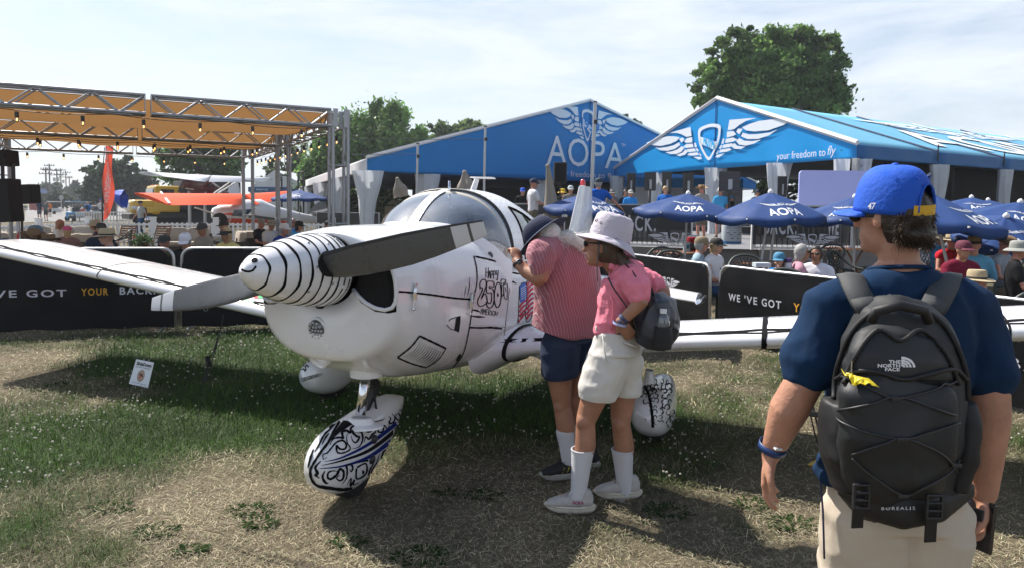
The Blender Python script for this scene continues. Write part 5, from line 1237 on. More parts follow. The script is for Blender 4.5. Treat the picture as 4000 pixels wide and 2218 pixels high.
# speakers, screens on the deck and in the marquees
def speaker(c,w_,h_,d_,label,rz=0,stand=True):
    t=thing('loudspeaker',label,'speaker',tuple(c),'loudspeakers'); m=MB(); m.box(c,(w_,d_,h_),rz); m.build('cabinet',BPLASTIC,t,bevel=.02); m=MB(); m.box(c+V((0,-d_/2-.005,0)),(w_*.84,.01,h_*.88),rz); m.build('grille',mat('grille_black',(.008,.008,.009),.9),t,bevel=.004)
    if stand: rod('stand_pole',V((c.x,c.y,.66)),c-Zu*h_/2,.02,BPLASTIC,t)
c=at(2188,677,17); speaker(c,.32,.52,.3,'black loudspeaker on a pole right of the closed beige parasol')
def tvscreen(px,py,Y,wpx,hpx,label):
    c=at(px,py,Y); t=thing('display_screen',label,'screen',(c.x,Y,.66),'black display screens under the bright marquee'); k=Y/F; m=MB(); m.box(c,(wpx*k,.07,hpx*k)); m.build('screen',mat('screen_black',(.008,.008,.01),.3),t,bevel=.01); m=MB(); m.box(c+V((0,-.06,-.1)),(wpx*k*.2,.06,hpx*k*.5)); m.build('bracket',STEEL,t); rod('stand',V((c.x,Y,.66)),c-Zu*hpx*k*.4,.04,BPLASTIC,t)
for px_,py_,Y,wp,hp,lb in((2465,715,27,34,75,'black display stand leftmost under the bright marquee'),(2540,710,25.5,44,72,'black display stand second from the left under the marquee'),(2605,715,27.5,36,85,'black display stand behind the blonde woman'),(2688,716,24,42,78,'black display stand left of the tied curtain and tan hat'),(2850,710,24,82,78,'wide black screen above the white straw hat'),(3055,730,24.5,36,80,'black display stand right of the pole curtain')): tvscreen(px_,py_,Y,wp,hp,lb)
# pale panel (big back side screen)
c0=at(3225,745,20.2); t=thing('display_board','large pale lavender display panel with rounded corners behind the deck railing','panel',(c0.x,20.2,.66)); k=20.2/F; hw_,hh_=180*k/2+.35,155*k/2
m=MB(); rr=.12; pts=[]
for cx_,cz_,a0 in((hw_-rr,hh_-rr,0),(-hw_+rr,hh_-rr,90),(-hw_+rr,-hh_+rr,180),(hw_-rr,-hh_+rr,270)):
    for s in range(6): a=math.radians(a0+s*18); pts.append(c0+V((.25+cx_+rr*math.cos(a),0,cz_+rr*math.sin(a))))
m.prism(pts,V((0,1,0)),.06); m.build('panel_face',mat('panel_lavender',(.42,.46,.85),.5),t); rod('leg',V((c0.x-.3,20.25,.66)),c0-Zu*hh_*.9+V((-.3,.05,0)),.03,GALV,t); rod('leg',V((c0.x+.8,20.25,.66)),c0-Zu*hh_*.9+V((.8,.05,0)),.03,GALV,t)
m=MB(); b1=at(2930,725,33)
t=thing('side_wall','white vinyl side wall under the bright marquee, seen between the display stands','wall',tuple(at(2620,750,34))); 
for (x0_,x1_,Y) in((2420,2900,37),): 
    a_=at(x0_,770,Y);b_=at(x1_,770,Y); m=MB(); m.box(V(((a_.x+b_.x)/2,Y,1.75)),(b_.x-a_.x,.05,2.2)); m.build('white_wall',TWH,t); m=MB(); m.box(V(((a_.x+b_.x)/2,Y-.05,3.05)),(b_.x-a_.x,.05,.5)); m.build('blue_wall_band',T2B,t)
# printed drinks cylinder
cy=at(2858,900,15.6); t=thing('drinks_cooler','round white and blue printed drinks cooler under the large parasol','cooler',(cy.x,cy.y,.3)); Rr=75/2/F*15.6; zt2=at(2858,832,15.6).z; zb2=at(2858,955,15.6).z
m=MB(); m.lathe(V((cy.x,cy.y,zb2)),[(Rr*.96,0),(Rr,.02),(Rr,zt2-zb2),(Rr*.8,zt2-zb2+.02),(.01,zt2-zb2+.02)],36,Zu); m.build('drum',mat('cooler_white',(.60,.68,.74),.4),t,smooth=True,autos=40)
def fc_(x,y,o=.004): a=F_+x/Rr; return V((cy.x+(Rr+o)*math.cos(a),cy.y+(Rr+o)*math.sin(a),zb2+y))
Hc=zt2-zb2; m=MB(); P=[[fc_(Rr*q,y,.003) for q in np.linspace(-3.1,3.1,40)] for y in(.02,Hc*.10)]; m.grid(P); m.build('water_band',mat('cooler_blue',(.02,.16,.42),.4),t)
m=MB()
for tx_,x0,x1,y0,y1,sh_,bo in(('Cool',-.10,.10,.80,.95,.4,.02),('YOUR JETS',-.18,.19,.68,.79,0,.025),("COURTESY OF AOPA'S",-.16,.16,.56,.60,0,.0),('STRATEGIC & PREMIER PARTNERS',-.19,.19,.50,.54,0,.0),('AOPA STRATEGIC PARTNER',-.12,.12,.43,.455,0,0),('AOPA PREMIER PARTNER',-.12,.12,.25,.275,0,0)):
    vs,fs=fit_text(tx_,x0,x1,y0*Hc,y1*Hc,bold=bo,shear=sh_); cut_poly(m,lambda x,y:fc_(x,y,.006),vs,fs,.08)
for x_,y_ in((-.14,.36),(0,.36),(.14,.36),(-.08,.31),(.09,.31),(-.05,.18),(.08,.18)): cut_poly(m,lambda x,y:fc_(x,y,.006),[(x_-.035,y_*Hc),(x_+.035,y_*Hc),(x_+.04,(y_+.02)*Hc),(x_-.03,(y_+.02)*Hc)],[(0,1,2,3)])
m.build('lettering',mat('ink_navy',(.01,.03,.12),.5),t)['kind']='stuff'
# ================================================================ people
SKINS={'l':(.52,.28,.19),'m':(.42,.21,.135),'t':(.34,.165,.10),'r':(.44,.20,.14)}
def skin_mat(k):
    return mat('skin_'+{'l':'light','m':'medium','t':'tanned','r':'ruddy'}[k],SKINS[k],.52,bump=.22,bscale=70,var=.16,vscale=13,sss=.10)
def cloth(name,col,**k): return mat('cloth_'+name,col,.85,bump=k.pop('bump',.35),bscale=k.pop('bscale',14),var=k.pop('var',.08),vscale=6,spec=.15,**k)
TMP=bpy.data.scenes.new('tmp')
class Blob:
    """limbs and ellipsoids fused into one continuous surface"""
    def __init__(s): s.m=MB()
    def limb(s,pts,rs,n=12,flat=None):
        # pts: joint chain, rs radius or (r across, r depth); rounded ends
        pts=[Vector(p) for p in pts]; P=[];R=[]
        for i in range(len(pts)-1):
            k=4
            for q in range(k): t=q/k; P.append(pts[i].lerp(pts[i+1],t)); a,b=rs[i],rs[i+1]; R.append(a+(b-a)*t)
        P.append(pts[-1]);R.append(rs[-1])
        d0=(P[0]-P[1]).normalized(); d1=(P[-1]-P[-2]).normalized()
        PP=[P[0]+d0*R[0]*.98,P[0]+d0*R[0]*.75]+P+[P[-1]+d1*R[-1]*.75,P[-1]+d1*R[-1]*.98]; RR=[R[0]*.15,R[0]*.66]+R+[R[-1]*.66,R[-1]*.15]
        s.m.tube(PP,RR,n); return s
    def ell(s,c,r,R=None,n=16,m=10): s.m.sphere(c,r,n,m,0,R); return s
    def loft(s,secs,n=20,xa=Vector((1,0,0))):
        # secs: (center, rx, ry, axisdir) elliptical sections, capped
        P=[]
        for i,(c,rx,ry) in enumerate(secs):
            c=Vector(c); t=(Vector(secs[min(i+1,len(secs)-1)][0])-Vector(secs[max(i-1,0)][0])).normalized(); x=(xa-t*xa.dot(t)).normalized(); y=t.cross(x)
            P.append([c+x*(rx*S2(math.cos(2*math.pi*j/n)))+y*(ry*S2(math.sin(2*math.pi*j/n))) for j in range(n)])
        k=len(s.m.v); s.m.grid(P,closed_u=True); s.m.f.append(tuple(range(k,k+n))[::-1]); s.m.f.append(tuple(range(k+n*(len(P)-1),k+n*len(P)))); s.m.mi+=[0,0]; return s
    def done(s,name,material,parent,voxel=.02,sm=4,smf=.5,wr=0.0,wrs=9.0,wstretch=(1,1,1),label=None,off=None,cut=None,solid=0):
        me=bpy.data.meshes.new(name); me.from_pydata([tuple(v) for v in s.m.v],[],s.m.f); me.update()
        o=bpy.data.objects.new(name,me); TMP.collection.objects.link(o)
        r=o.modifiers.new('r','REMESH'); r.mode='VOXEL'; r.voxel_size=voxel; r.use_smooth_shade=True
        if sm: q=o.modifiers.new('s','SMOOTH'); q.factor=smf; q.iterations=sm
        TMP.view_layers[0].update(); dg=TMP.view_layers[0].depsgraph; ev=o.evaluated_get(dg); m2=bpy.data.meshes.new_from_object(ev)
        bpy.data.objects.remove(o); bpy.data.meshes.remove(me); m2.name=name
        m2.materials.clear(); m2.materials.append(material)
        if wr>0:
            nn=len(m2.vertices); co=np.empty(nn*3,'f'); m2.vertices.foreach_get('co',co); co=co.reshape(-1,3)
            no=np.empty(nn*3,'f'); m2.vertices.foreach_get('normal',no); no=no.reshape(-1,3)
            d=np.empty(nn,'f'); o_=Vector((3.1,1.7,.4)); st=wstretch
            for i in range(nn):
                p=co[i]; v=Vector((p[0]*wrs*st[0],p[1]*wrs*st[1],p[2]*wrs*st[2]))+o_; a=noise.noise(v); b=noise.noise(v*2.3+o_); d[i]=(1-abs(a)*2.6)*.7+b*.5
            co+=no*(d*wr)[:,None]; m2.vertices.foreach_set('co',co.reshape(-1)); m2.update()
        m2.polygons.foreach_set('use_smooth',[True]*len(m2.polygons))
        if cut is not None:
            bm=bmesh.new(); bm.from_mesh(m2); 
            for (pc,pn) in cut: bmesh.ops.bisect_plane(bm,geom=bm.verts[:]+bm.edges[:]+bm.faces[:],plane_co=pc,plane_no=pn,clear_outer=True)
            bm.to_mesh(m2); bm.free()
        rl=rootloc(parent)
        if rl.length>0: m2.transform(Matrix.Translation(-rl))
        o2=link(name,m2,parent)
        if cut is not None and solid:
            q=o2.modifiers.new('t','SOLIDIFY'); q.thickness=solid; q.offset=1
        if label: o2['label']=label
        return o2
def S2(v): return math.copysign(abs(v)**.85,v)
V=Vector
def lathe_dome(mb,c,R,rx,ry,h,n=20,m=6,z0=0,flat=.0,mi=0):
    P=[]
    for i in range(m+1):
        t=i/m; rr=math.cos(t*math.pi/2)**(.6 if flat==0 else flat); z=h*math.sin(t*math.pi/2)
        P.append([c+R@V((rx*max(rr,.001)*math.cos(2*math.pi*j/n),ry*max(rr,.001)*math.sin(2*math.pi*j/n),z0+z)) for j in range(n)])
    mb.grid(P,closed_u=True,mi=mi)
def brim(mb,c,R,rx,ry,w,z0=0,droop=-.02,curl=0,n=28,a0=0,a1=2*math.pi,mi=0,th=.004):
    full=abs(a1-a0-2*math.pi)<1e-3; P=[]; NN=n if full else n+1
    for k,t in enumerate((0,.33,.66,1,1,.66,.33,0)):
        row=[]
        for j in range(NN):
            a=a0+(a1-a0)*j/n; ww=w if full else w*max(.0,math.sin(math.pi*j/n))**.55
            dz=droop*t*t+curl*abs(math.cos(a))**3*t*t+(-th if k>3 else 0)
            row.append(c+R@V(((rx+ww*t)*math.cos(a),(ry+ww*t)*math.sin(a),z0+dz)))
        P.append(row)
    mb.grid(P,closed_u=full,mi=mi)
def head_parts(root,hc,R,skin,sk='m',hat=None,hair=None,glasses=False,sc=1.0,beard=None):
    """hat, hair and glasses for a head centred at hc with rotation R (face towards local +Y)"""
    hx,hy,hz=.078*sc,.098*sc,.118*sc
    if hair:
        hm,length=hair; b=Blob(); b.ell(hc+R@V((0,-.012,.018))*sc,(hx+.012,hy+.008,hz+.004),R)
        if length>0.05: b.ell(hc+R@V((0,-.05,-.06))*sc,(hx*.95,.055*sc,.09*sc),R)
        if length>0.15: b.limb([hc+R@V((0,-.07,-.05)),hc+R@V((.0,-.09,-.05-length*.5)),hc+R@V((0,-.08,-.05-length))],[.06,.05,.02])
        face_n=R@V((0,1,-.25)); b.done('hair',hm,root,.016,2,wr=.004,wrs=28,cut=[(hc+R@V((0,.048,.05))*sc,face_n.normalized())] if True else None)
    if glasses:
        m=MB()
        for sx_ in(-1,1): m.sphere(hc+R@V((sx_*.033,.088,.018))*sc,(.026*sc,.012*sc,.018*sc),10,6,R=R)
        m.bar(hc+R@V((-.03,.094,.024))*sc,hc+R@V((.03,.094,.024))*sc,.006,.006)
        for sx_ in(-1,1): m.bar(hc+R@V((sx_*.06,.08,.024))*sc,hc+R@V((sx_*.082,-.0,.02))*sc,.005,.008)
        m.build('sunglasses',BPLASTIC,root,smooth=True)
    if hat:
        kind,hm=hat[0],hat[1]; hm2=hat[2] if len(hat)>2 else hm; m=MB(); C0=hc+R@V((0,-.005,.030))*sc
        if kind=='cap':
            lathe_dome(m,C0,R,hx+.016,hy+.014,.105*sc,n=24,m=7,flat=.55); brim(m,C0+R@V((0,.02,.004)),R,(hx)*.9,hy*.9,.075*sc,0,-.022,0,14,math.radians(25),math.radians(155)); m.sphere(C0+R@V((0,0,.105*sc)),(.008,.008,.005),6,4)
        elif kind=='capback':
            lathe_dome(m,C0,R,hx+.016,hy+.014,.105*sc,n=24,m=7,flat=.55)
        elif kind=='visor':
            P=[[C0+R@V(((hx+.012)*math.cos(2*math.pi*j/24),(hy+.012)*math.sin(2*math.pi*j/24),z)) for j in range(24)] for z in(-.005,.035)]; m.grid(P,closed_u=True); brim(m,C0+R@V((0,.01,.0)),R,hx*.95,hy*.95,.08,0,-.02,0,14,math.radians(20),math.radians(160))
        elif kind=='straw':
            C1=C0+R@V((0,0,.012)); P=[]
            for r_,z in((1,0),(1.0,.05),(.96,.085),(.85,.105),(.5,.095),(.05,.09)): P.append([C1+R@V(((hx+.016)*r_*math.cos(2*math.pi*j/24),(hy+.016)*r_*math.sin(2*math.pi*j/24)*(1),z*1.05-(.02*abs(math.sin(2*math.pi*j/24)) if z>.1 else 0))) for j in range(24)])
            m.grid(P,closed_u=True); brim(m,C1,R,hx+.014,hy+.014,.085*sc,0,-.008,.055,32)
        elif kind=='wide':
            C1=C0+R@V((0,0,.012)); P=[]
            for r_,z in((1,0),(1.0,.05),(.96,.085),(.85,.105),(.5,.095),(.05,.09)): P.append([C1+R@V(((hx+.016)*r_*math.cos(2*math.pi*j/24),(hy+.016)*r_*math.sin(2*math.pi*j/24),z*1.05)) for j in range(24)])
            m.grid(P,closed_u=True); brim(m,C1,R,hx+.014,hy+.014,.09*sc,0,-.02,.015,32)
        elif kind=='bucket':
            P=[]
            for r_,z in((1.02,0),(.98,.05),(.92,.085),(.7,.10),(.05,.105)): P.append([C0+R@V(((hx+.018)*r_*math.cos(2*math.pi*j/24),(hy+.018)*r_*math.sin(2*math.pi*j/24),z)) for j in range(24)])
            m.grid(P,closed_u=True); brim(m,C0,R,hx+.016,hy+.016,.07*sc,0,-.035,0,28)
        o=m.build('hat',hm,root,smooth=True,autos=50)
        if kind in('straw','wide'):
            b=MB(); C1=C0+R@V((0,0,.012)); P=[[C1+R@V(((hx+.0185)*math.cos(2*math.pi*j/24),(hy+.0185)*math.sin(2*math.pi*j/24),z)) for j in range(24)] for z in(.002,.026)]; b.grid(P,closed_u=True); b.build('hat_band',hm2,root)
        return o
def add_head(b,hc,R,sc=1.0,neck=None,detail=1):
    b.ell(hc+R@V((0,-.008,.022))*sc,(.077*sc,.096*sc,.096*sc),R,20,14)
    b.ell(hc+R@V((0,.022,-.045))*sc,(.056*sc,.066*sc,.070*sc),R,16,12)
    b.ell(hc+R@V((0,.062,-.085))*sc,(.026*sc,.026*sc,.024*sc),R)  # chin
    b.limb([hc+R@V((0,.086,.022))*sc,hc+R@V((0,.104,-.018))*sc],[.009*sc,.015*sc],8) # nose
    for sx in(-1,1):
        b.ell(hc+R@V((sx*.079,-.008,-.002))*sc,(.011*sc,.020*sc,.032*sc),R,10,8)
        if detail: b.ell(hc+R@V((sx*.033,.076,.038))*sc,(.024*sc,.014*sc,.010*sc),R,8,6)
    if detail:
        b.ell(hc+R@V((0,.084,-.050))*sc,(.022*sc,.010*sc,.006*sc),R,8,6); b.ell(hc+R@V((0,.084,-.062))*sc,(.020*sc,.010*sc,.007*sc),R,8,6)
    if neck is not None: b.limb([hc+R@V((0,-.025,-.05))*sc,neck],[.052*sc,.058*sc],14)
def hand(b,w,dirn,palm_n,sc=1.0,curl=.5,thumb_side=1,r=.0085,spread=.06):
    """palm and five bent fingers; w wrist, dirn along the hand, palm_n palm normal (fingers curl towards it)"""
    d=V(dirn).normalized(); n=V(palm_n); n=(n-d*n.dot(d)).normalized(); s=d.cross(n)*thumb_side
    P=lambda a,e,c: w+d*(a*sc)+s*(e*sc)+n*(c*sc)
    b.ell(P(.048,0,.002),(.001,.001,.001)); 
    Rm=Matrix((s,d,n)).transposed(); b.ell(P(.048,0,0),(.040*sc,.052*sc,.016*sc),Rm,14,10); b.ell(P(.03,.022,.006),(.016*sc,.034*sc,.016*sc),Rm)
    b.limb([P(-.01,0,0),P(.02,0,0)],[.024*sc,.022*sc])
    for i,(e,L_) in enumerate(((.030,.066),(.010,.076),(-.011,.071),(-.030,.055))):
        base=P(.086-.004*abs(i-1),e,0); a=0; pts=[P(.06,e*.9,0),base]; p=base
        for k,f in enumerate((.45,.30,.25)):
            a+=curl*(.9 if k==0 else 1.0)*(1+.06*i); v=(d*math.cos(a)+n*math.sin(a)+s*(e/.03*spread)); p=p+v.normalized()*(L_*f*sc); pts.append(p)
        b.limb(pts,[r*sc*1.15,r*sc*1.1,r*sc*1.02,r*sc*.92,r*sc*.8],8)
    t0=P(.022,.028,.006); t1=P(.052,.050,.016); t2=P(.080,.056,.026+.01*curl); b.limb([t0,t1,t2],[r*sc*1.5,r*sc*1.25,r*sc*1.0],8)
def basic_hand(b,w,d,n,sc=1.0):
    d=V(d).normalized(); n=V(n); n=(n-d*n.dot(d)).normalized(); s=d.cross(n); Rm=Matrix((s,d,n)).transposed()
    b.ell(w+d*.05*sc,(.038*sc,.055*sc,.018*sc),Rm,10,8)
    for e in(-.027,-.009,.009,.027): b.limb([w+d*.08*sc+s*e*sc,w+d*.125*sc+s*e*1.1*sc+n*.02*sc,w+d*.15*sc+s*e*1.1*sc+n*.04*sc],[.010*sc,.009*sc,.008*sc],6)
    b.limb([w+d*.02*sc+s*.03*sc,w+d*.07*sc+s*.055*sc+n*.02*sc],[.013*sc,.010*sc],6)
def pose(kind,**k):
    J=dict(pel=V((0,0,.94)),chest=V((0,.01,1.24)),neckb=V((0,-.01,1.45)),head=V((0,.02,1.62)),hipL=V((-.09,0,.92)),hipR=V((.09,0,.92)),
      kneeL=V((-.10,.02,.50)),kneeR=V((.10,.02,.50)),ankL=V((-.11,-.03,.09)),ankR=V((.11,-.03,.09)),
      shL=V((-.18,-.01,1.40)),shR=V((.18,-.01,1.40)),elL=V((-.25,-.02,1.13)),elR=V((.25,-.02,1.13)),wrL=V((-.25,.06,.90)),wrR=V((.25,.06,.90)))
    if kind=='walk':
        J.update(kneeL=V((-.09,.16,.52)),ankL=V((-.09,.22,.10)),kneeR=V((.09,.02,.50)),ankR=V((.09,-.25,.16)),elL=V((-.25,-.10,1.15)),wrL=V((-.24,-.12,.92)),elR=V((.25,.05,1.14)),wrR=V((.23,.20,.96)))
    if kind=='sit':
        J.update(pel=V((0,0,.50)),chest=V((0,-.05,.80)),neckb=V((0,-.06,1.02)),head=V((0,-.01,1.19)),hipL=V((-.09,.02,.50)),hipR=V((.09,.02,.50)),kneeL=V((-.13,.44,.50)),kneeR=V((.13,.44,.50)),ankL=V((-.14,.46,.09)),ankR=V((.14,.46,.09)),
          shL=V((-.18,-.06,.97)),shR=V((.18,-.06,.97)),elL=V((-.26,.04,.72)),elR=V((.26,.04,.72)),wrL=V((-.12,.25,.64)),wrR=V((.12,.25,.64)))
    for a,b in k.items(): J[a]=V(b)
    return J
def person(label,loc,rz,kind='stand',skin='m',shirt=('grey',(.3,.3,.3)),pants=('khaki',(.25,.2,.14)),hat=None,hair=None,glasses=False,look=0,nod=0,tilt=0,sc=1.0,long_=False,shoes=(.05,.05,.05),J=None,group=None,vox=.022,sleeve=.62,leg=.8,socks=False,pack=None,**kw):
    root=thing('person',label,'person',(0,0,0),group)
    J=J or pose(kind,**kw); sk=skin_mat(skin); b=Blob()
    R=Matrix.Rotation(look,3,'Z')@Matrix.Rotation(nod,3,'X')@Matrix.Rotation(tilt,3,'Y')
    add_head(b,J['head'],R,1.0,J['neckb'],0)
    b.loft([(J['pel'],.13,.09),(J['chest'],.13,.09),(J['neckb'],.07,.06)])
    for s in 'LR':
        b.limb([J['neckb'],J['sh'+s]],[.055,.05]); b.limb([J['sh'+s],J['el'+s],J['wr'+s]],[.048,.038,.026])
        d=(J['wr'+s]-J['el'+s]); basic_hand(b,J['wr'+s],d,V((-1 if s=='R' else 1,.3,-.1)))
        kn=J['knee'+s]; an=J['ank'+s]
        b.limb([J['hip'+s],kn],[.082,.055]); b.limb([kn,kn.lerp(an,.35),an],[.052,.055,.036]); b.limb([an,an+V((0,.12,-.04))],[.038,.03])
    body=b.done('body',sk,root,vox*.85,3)
    b=Blob(); cx=J['chest']; pe=J['pel']; nb=J['neckb']
    b.loft([(pe+V((0,0,-.02)),.165,.115),(pe.lerp(cx,.4),.155,.115),(cx,.17,.122),(cx.lerp(nb,.6),.175,.11),(nb+(nb-cx)*.06,.085,.07)])
    e=1.0 if long_ else sleeve
    for s in 'LR':
        b.limb([nb.lerp(J['sh'+s],.3),J['sh'+s]],[.075,.068])
        if long_: b.limb([J['sh'+s],J['el'+s],J['wr'+s]],[.066,.054,.040])
        else: b.limb([J['sh'+s],J['sh'+s].lerp(J['el'+s],e)],[.068,.064])
    b.done('shirt',cloth(*shirt),root,vox,3,wr=.005,wrs=10)
    b=Blob(); b.loft([(pe+(cx-pe)*.22,.152,.108),(pe+V((0,0,-.06)),.165,.115)],16)
    for s in 'LR':
        kn=J['knee'+s]; an=J['ank'+s]; hp=J['hip'+s]
        if leg>=1: b.limb([hp,kn,kn.lerp(an,.9)],[.10,.075,.062])
        else: b.limb([hp,hp.lerp(kn,leg)],[.098,.084])
    b.done('trousers' if leg>=1 else 'shorts',cloth(*pants),root,vox,3,wr=.004,wrs=9)
    sh=cloth('shoe_%d'%int(shoes[0]*100),shoes)
    for s in 'LR':
        an=J['ank'+s]; b=Blob(); b.limb([an+V((0,-.03,-.045)),an+V((0,.15,-.055))],[.045,.038]); b.ell(an+V((0,.06,-.075)),(.045,.13,.018)); b.limb([an,an+V((0,.05,-.04))],[.045,.045]); b.done('shoe',sh,root,.02,2)
        if socks: b=Blob(); kn=J['knee'+s]; b.limb([an,an.lerp(kn,.35)],[.043,.05]); b.done('sock',cloth('white_sock',(.7,.7,.72)),root,.02,1)
    head_parts(root,J['head'],R,sk,hat=hat,hair=hair,glasses=glasses)
    if pack:
        b=Blob(); c=cx+V((0,-.17,.02)); b.loft([(c+V((0,0,-.2)),.13,.07),(c,.15,.09),(c+V((0,0,.17)),.11,.06)]); b.done('backpack',cloth(*pack),root,.022,2,wr=.004,wrs=9)
    root.location=loc; root.rotation_euler=(0,0,rz); root.scale=(sc,sc,sc)
    return root
# ---------------------------------------------------------------- the three people in front
def wpt_(p): return V(p)
# ===== woman in pink: stands at ground (2400,2010); built in world axes, then parented
def stripes_mat(name,c1,c2,c3,direction,freq,rough=.85):
    m=bpy.data.materials.new(name); m.use_nodes=True; n=m.node_tree.nodes; l=m.node_tree.links; b=n['Principled BSDF']; b.inputs['Roughness'].default_value=rough; b.inputs['Sheen Weight'].default_value=.15
    t=n.new('ShaderNodeTexCoord'); nz=n.new('ShaderNodeTexNoise'); nz.inputs['Scale'].default_value=4; nz.inputs['Detail'].default_value=2; l.new(t.outputs['Object'],nz.inputs['Vector'])
    d=n.new('ShaderNodeVectorMath'); d.operation='DOT_PRODUCT'; d.inputs[1].default_value=direction; l.new(t.outputs['Object'],d.inputs[0])
    ad=n.new('ShaderNodeMath'); ad.operation='MULTIPLY_ADD'; ad.inputs[1].default_value=.05; l.new(nz.outputs['Fac'],ad.inputs[0]); l.new(d.outputs['Value'],ad.inputs[2])
    mu=n.new('ShaderNodeMath'); mu.operation='MULTIPLY'; mu.inputs[1].default_value=freq; l.new(ad.outputs[0],mu.inputs[0]); fr=n.new('ShaderNodeMath'); fr.operation='FRACT'; l.new(mu.outputs[0],fr.inputs[0])
    cr=n.new('ShaderNodeValToRGB'); cr.color_ramp.interpolation='CONSTANT'; e=cr.color_ramp.elements; e[0].position=0; e[0].color=(*c1,1); e[1].position=.40; e[1].color=(*c3,1)
    for p,c in((.47,c1),(.52,c2),(.62,c1),(.88,c3),(.94,c1)): q=e.new(p); q.color=(*c,1)
    l.new(fr.outputs[0],cr.inputs[0]); l.new(cr.outputs[0],b.inputs['Base Color'])
    z2=n.new('ShaderNodeTexNoise'); z2.inputs['Scale'].default_value=26; z2.inputs['Detail'].default_value=5; l.new(t.outputs['Object'],z2.inputs['Vector']); bp=n.new('ShaderNodeBump'); bp.inputs['Strength'].default_value=.5; bp.inputs['Distance'].default_value=.012; l.new(z2.outputs['Fac'],bp.inputs['Height']); l.new(bp.outputs[0],b.inputs['Normal'])
    return m
def strands(name,material,parent,roots,n,length,dirf,wd=.0016,seg=5,jit=.3,seed=1,kind=None):
    rnd=random.Random(seed); vs=[];fs=[]
    for i in range(n):
        p,nr=roots(rnd); d=dirf(p,nr,rnd); L_=length*(rnd.uniform(.6,1.15)); side=d.cross(V((rnd.uniform(-1,1),rnd.uniform(-1,1),rnd.uniform(-1,1)))).normalized(); k=len(vs); q=V(p); dd=V(d)
        for j in range(seg+1):
            w_=wd*(1-j/seg*.85); vs.append(q+side*w_); vs.append(q-side*w_); dd=(dd+V((rnd.uniform(-1,1),rnd.uniform(-1,1),rnd.uniform(-1,1)-.15))*jit*.3).normalized(); q=q+dd*(L_/seg)
        fs+=[(k+2*j,k+2*j+1,k+2*j+3,k+2*j+2) for j in range(seg)]
    m=MB(); m.v=vs; m.f=fs; m.mi=[0]*len(fs); o=m.build(name,material,parent,smooth=True)
    o['kind']='stuff'; return o
def shoe(root,an,fd,mu,ms,sc=1.0,name='shoe',logo=None,laces=None):
    """running shoe: an ankle point, fd forward direction, sole on the ground"""
    f=V((fd[0],fd[1],0)).normalized(); s=V((f.y,-f.x,0)); z0=an.z-.095*sc
    P=lambda a,b,c: V((an.x,an.y,z0))+f*(a*sc)+s*(b*sc)+V((0,0,c*sc))
    b=Blob(); b.loft([(P(-.085,0,.06),.024*sc,.032*sc),(P(-.06,0,.062),.036*sc,.036*sc),(P(.0,0,.062),.040*sc,.038*sc),(P(.07,0,.055),.044*sc,.032*sc),(P(.13,0,.044),.045*sc,.024*sc),(P(.175,0,.036),.030*sc,.014*sc)],18,xa=s)
    b.limb([P(-.045,0,.10),P(.01,0,.09)],[.036*sc,.036*sc]); up_=b.done(name,mu,root,.007,2,wr=.0012,wrs=60)
    so_=MB(); out=[]; n=40
    for j in range(n):
        a=2*math.pi*j/n; x=.045+.142*math.cos(a); w_=.043*(1+.12*math.cos(a)) ; out.append((x,w_*S_(math.sin(a),2.4)))
    rows_=[]
    for z,k in((.004,.90),(.0,.97),(.012,1.03),(.022,1.06),(.032,1.0),(.036,.93)):
        rows_.append([P(.045+(x-.045)*k,y*k,max(0,z+(.022*max(0,(x-.10)/.09)**2 if z<.02 else .008*max(0,(x-.1)/.09)) +(.010*max(0,(-.04-x)/.06)**2 if z<.015 else 0)+(.010*max(0,(-.02-x)/.08) if z>.02 else 0)+.0*z)) for x,y in out])
    so_.grid(rows_,closed_u=True); k=len(so_.v); so_.f.append(tuple(range(n))[::-1]); so_.mi.append(0); so_.build('sole',ms,up_,smooth=True,autos=60)
    st=MB(); st.tube([p+(p-P(.045,0,p.z/1-z0)).normalized()*.0 for p in [P(.045+(x-.045)*1.065,y*1.065,.0265+(.008*max(0,(x-.1)/.09))+(.010*max(0,(-.02-x)/.08))) for x,y in out]],.0014*sc,5,closed=True); st.build('sole_stripe',mat('sole_stripe_olive',(.25,.22,.04),.6),up_)
    lc=MB()
    for i in range(5):
        x=.045+.018*i; z=.094-.009*i; lc.tube([P(x-.006,-.024,z-.008),P(x,0,z+.004),P(x+.006,.024,z-.008)],.0028*sc,6)
    for e in(-1,1): lc.tube([P(.045,0,.100),P(.03,e*.028,.112),P(.055,e*.042,.092),P(.075,e*.020,.088),P(.05,0,.098)],.0022*sc,5)
    lc.build('laces',laces or mu,up_,smooth=True)
    return up_,P
def print_on(objs,mb,vs2,fs,O,U,Vv,N_,off=.002):
    """lay flat print on a curved thing: rays along -N_ from the plane O+U x+V y"""
    s=Surf(objs); H=[]
    for x,y in vs2:
        p=V(O)+V(U)*x+V(Vv)*y; h,n,i,d=s.b.ray_cast(p+V(N_)*.3,-V(N_)); H.append(h+V(N_)*off if h is not None else None)
    for f in fs:
        if all(H[i] is not None for i in f): mb.add([H[i] for i in f],[tuple(range(len(f)))])
def band_tube(mb,c,axis,r,h,n=24,sx=1.0,mi=0): mb.lathe(c,[(r,-h/2),(r*1.04,-h/2),(r*1.04,h/2),(r,h/2)],n,axis,sx=sx,mi=mi)

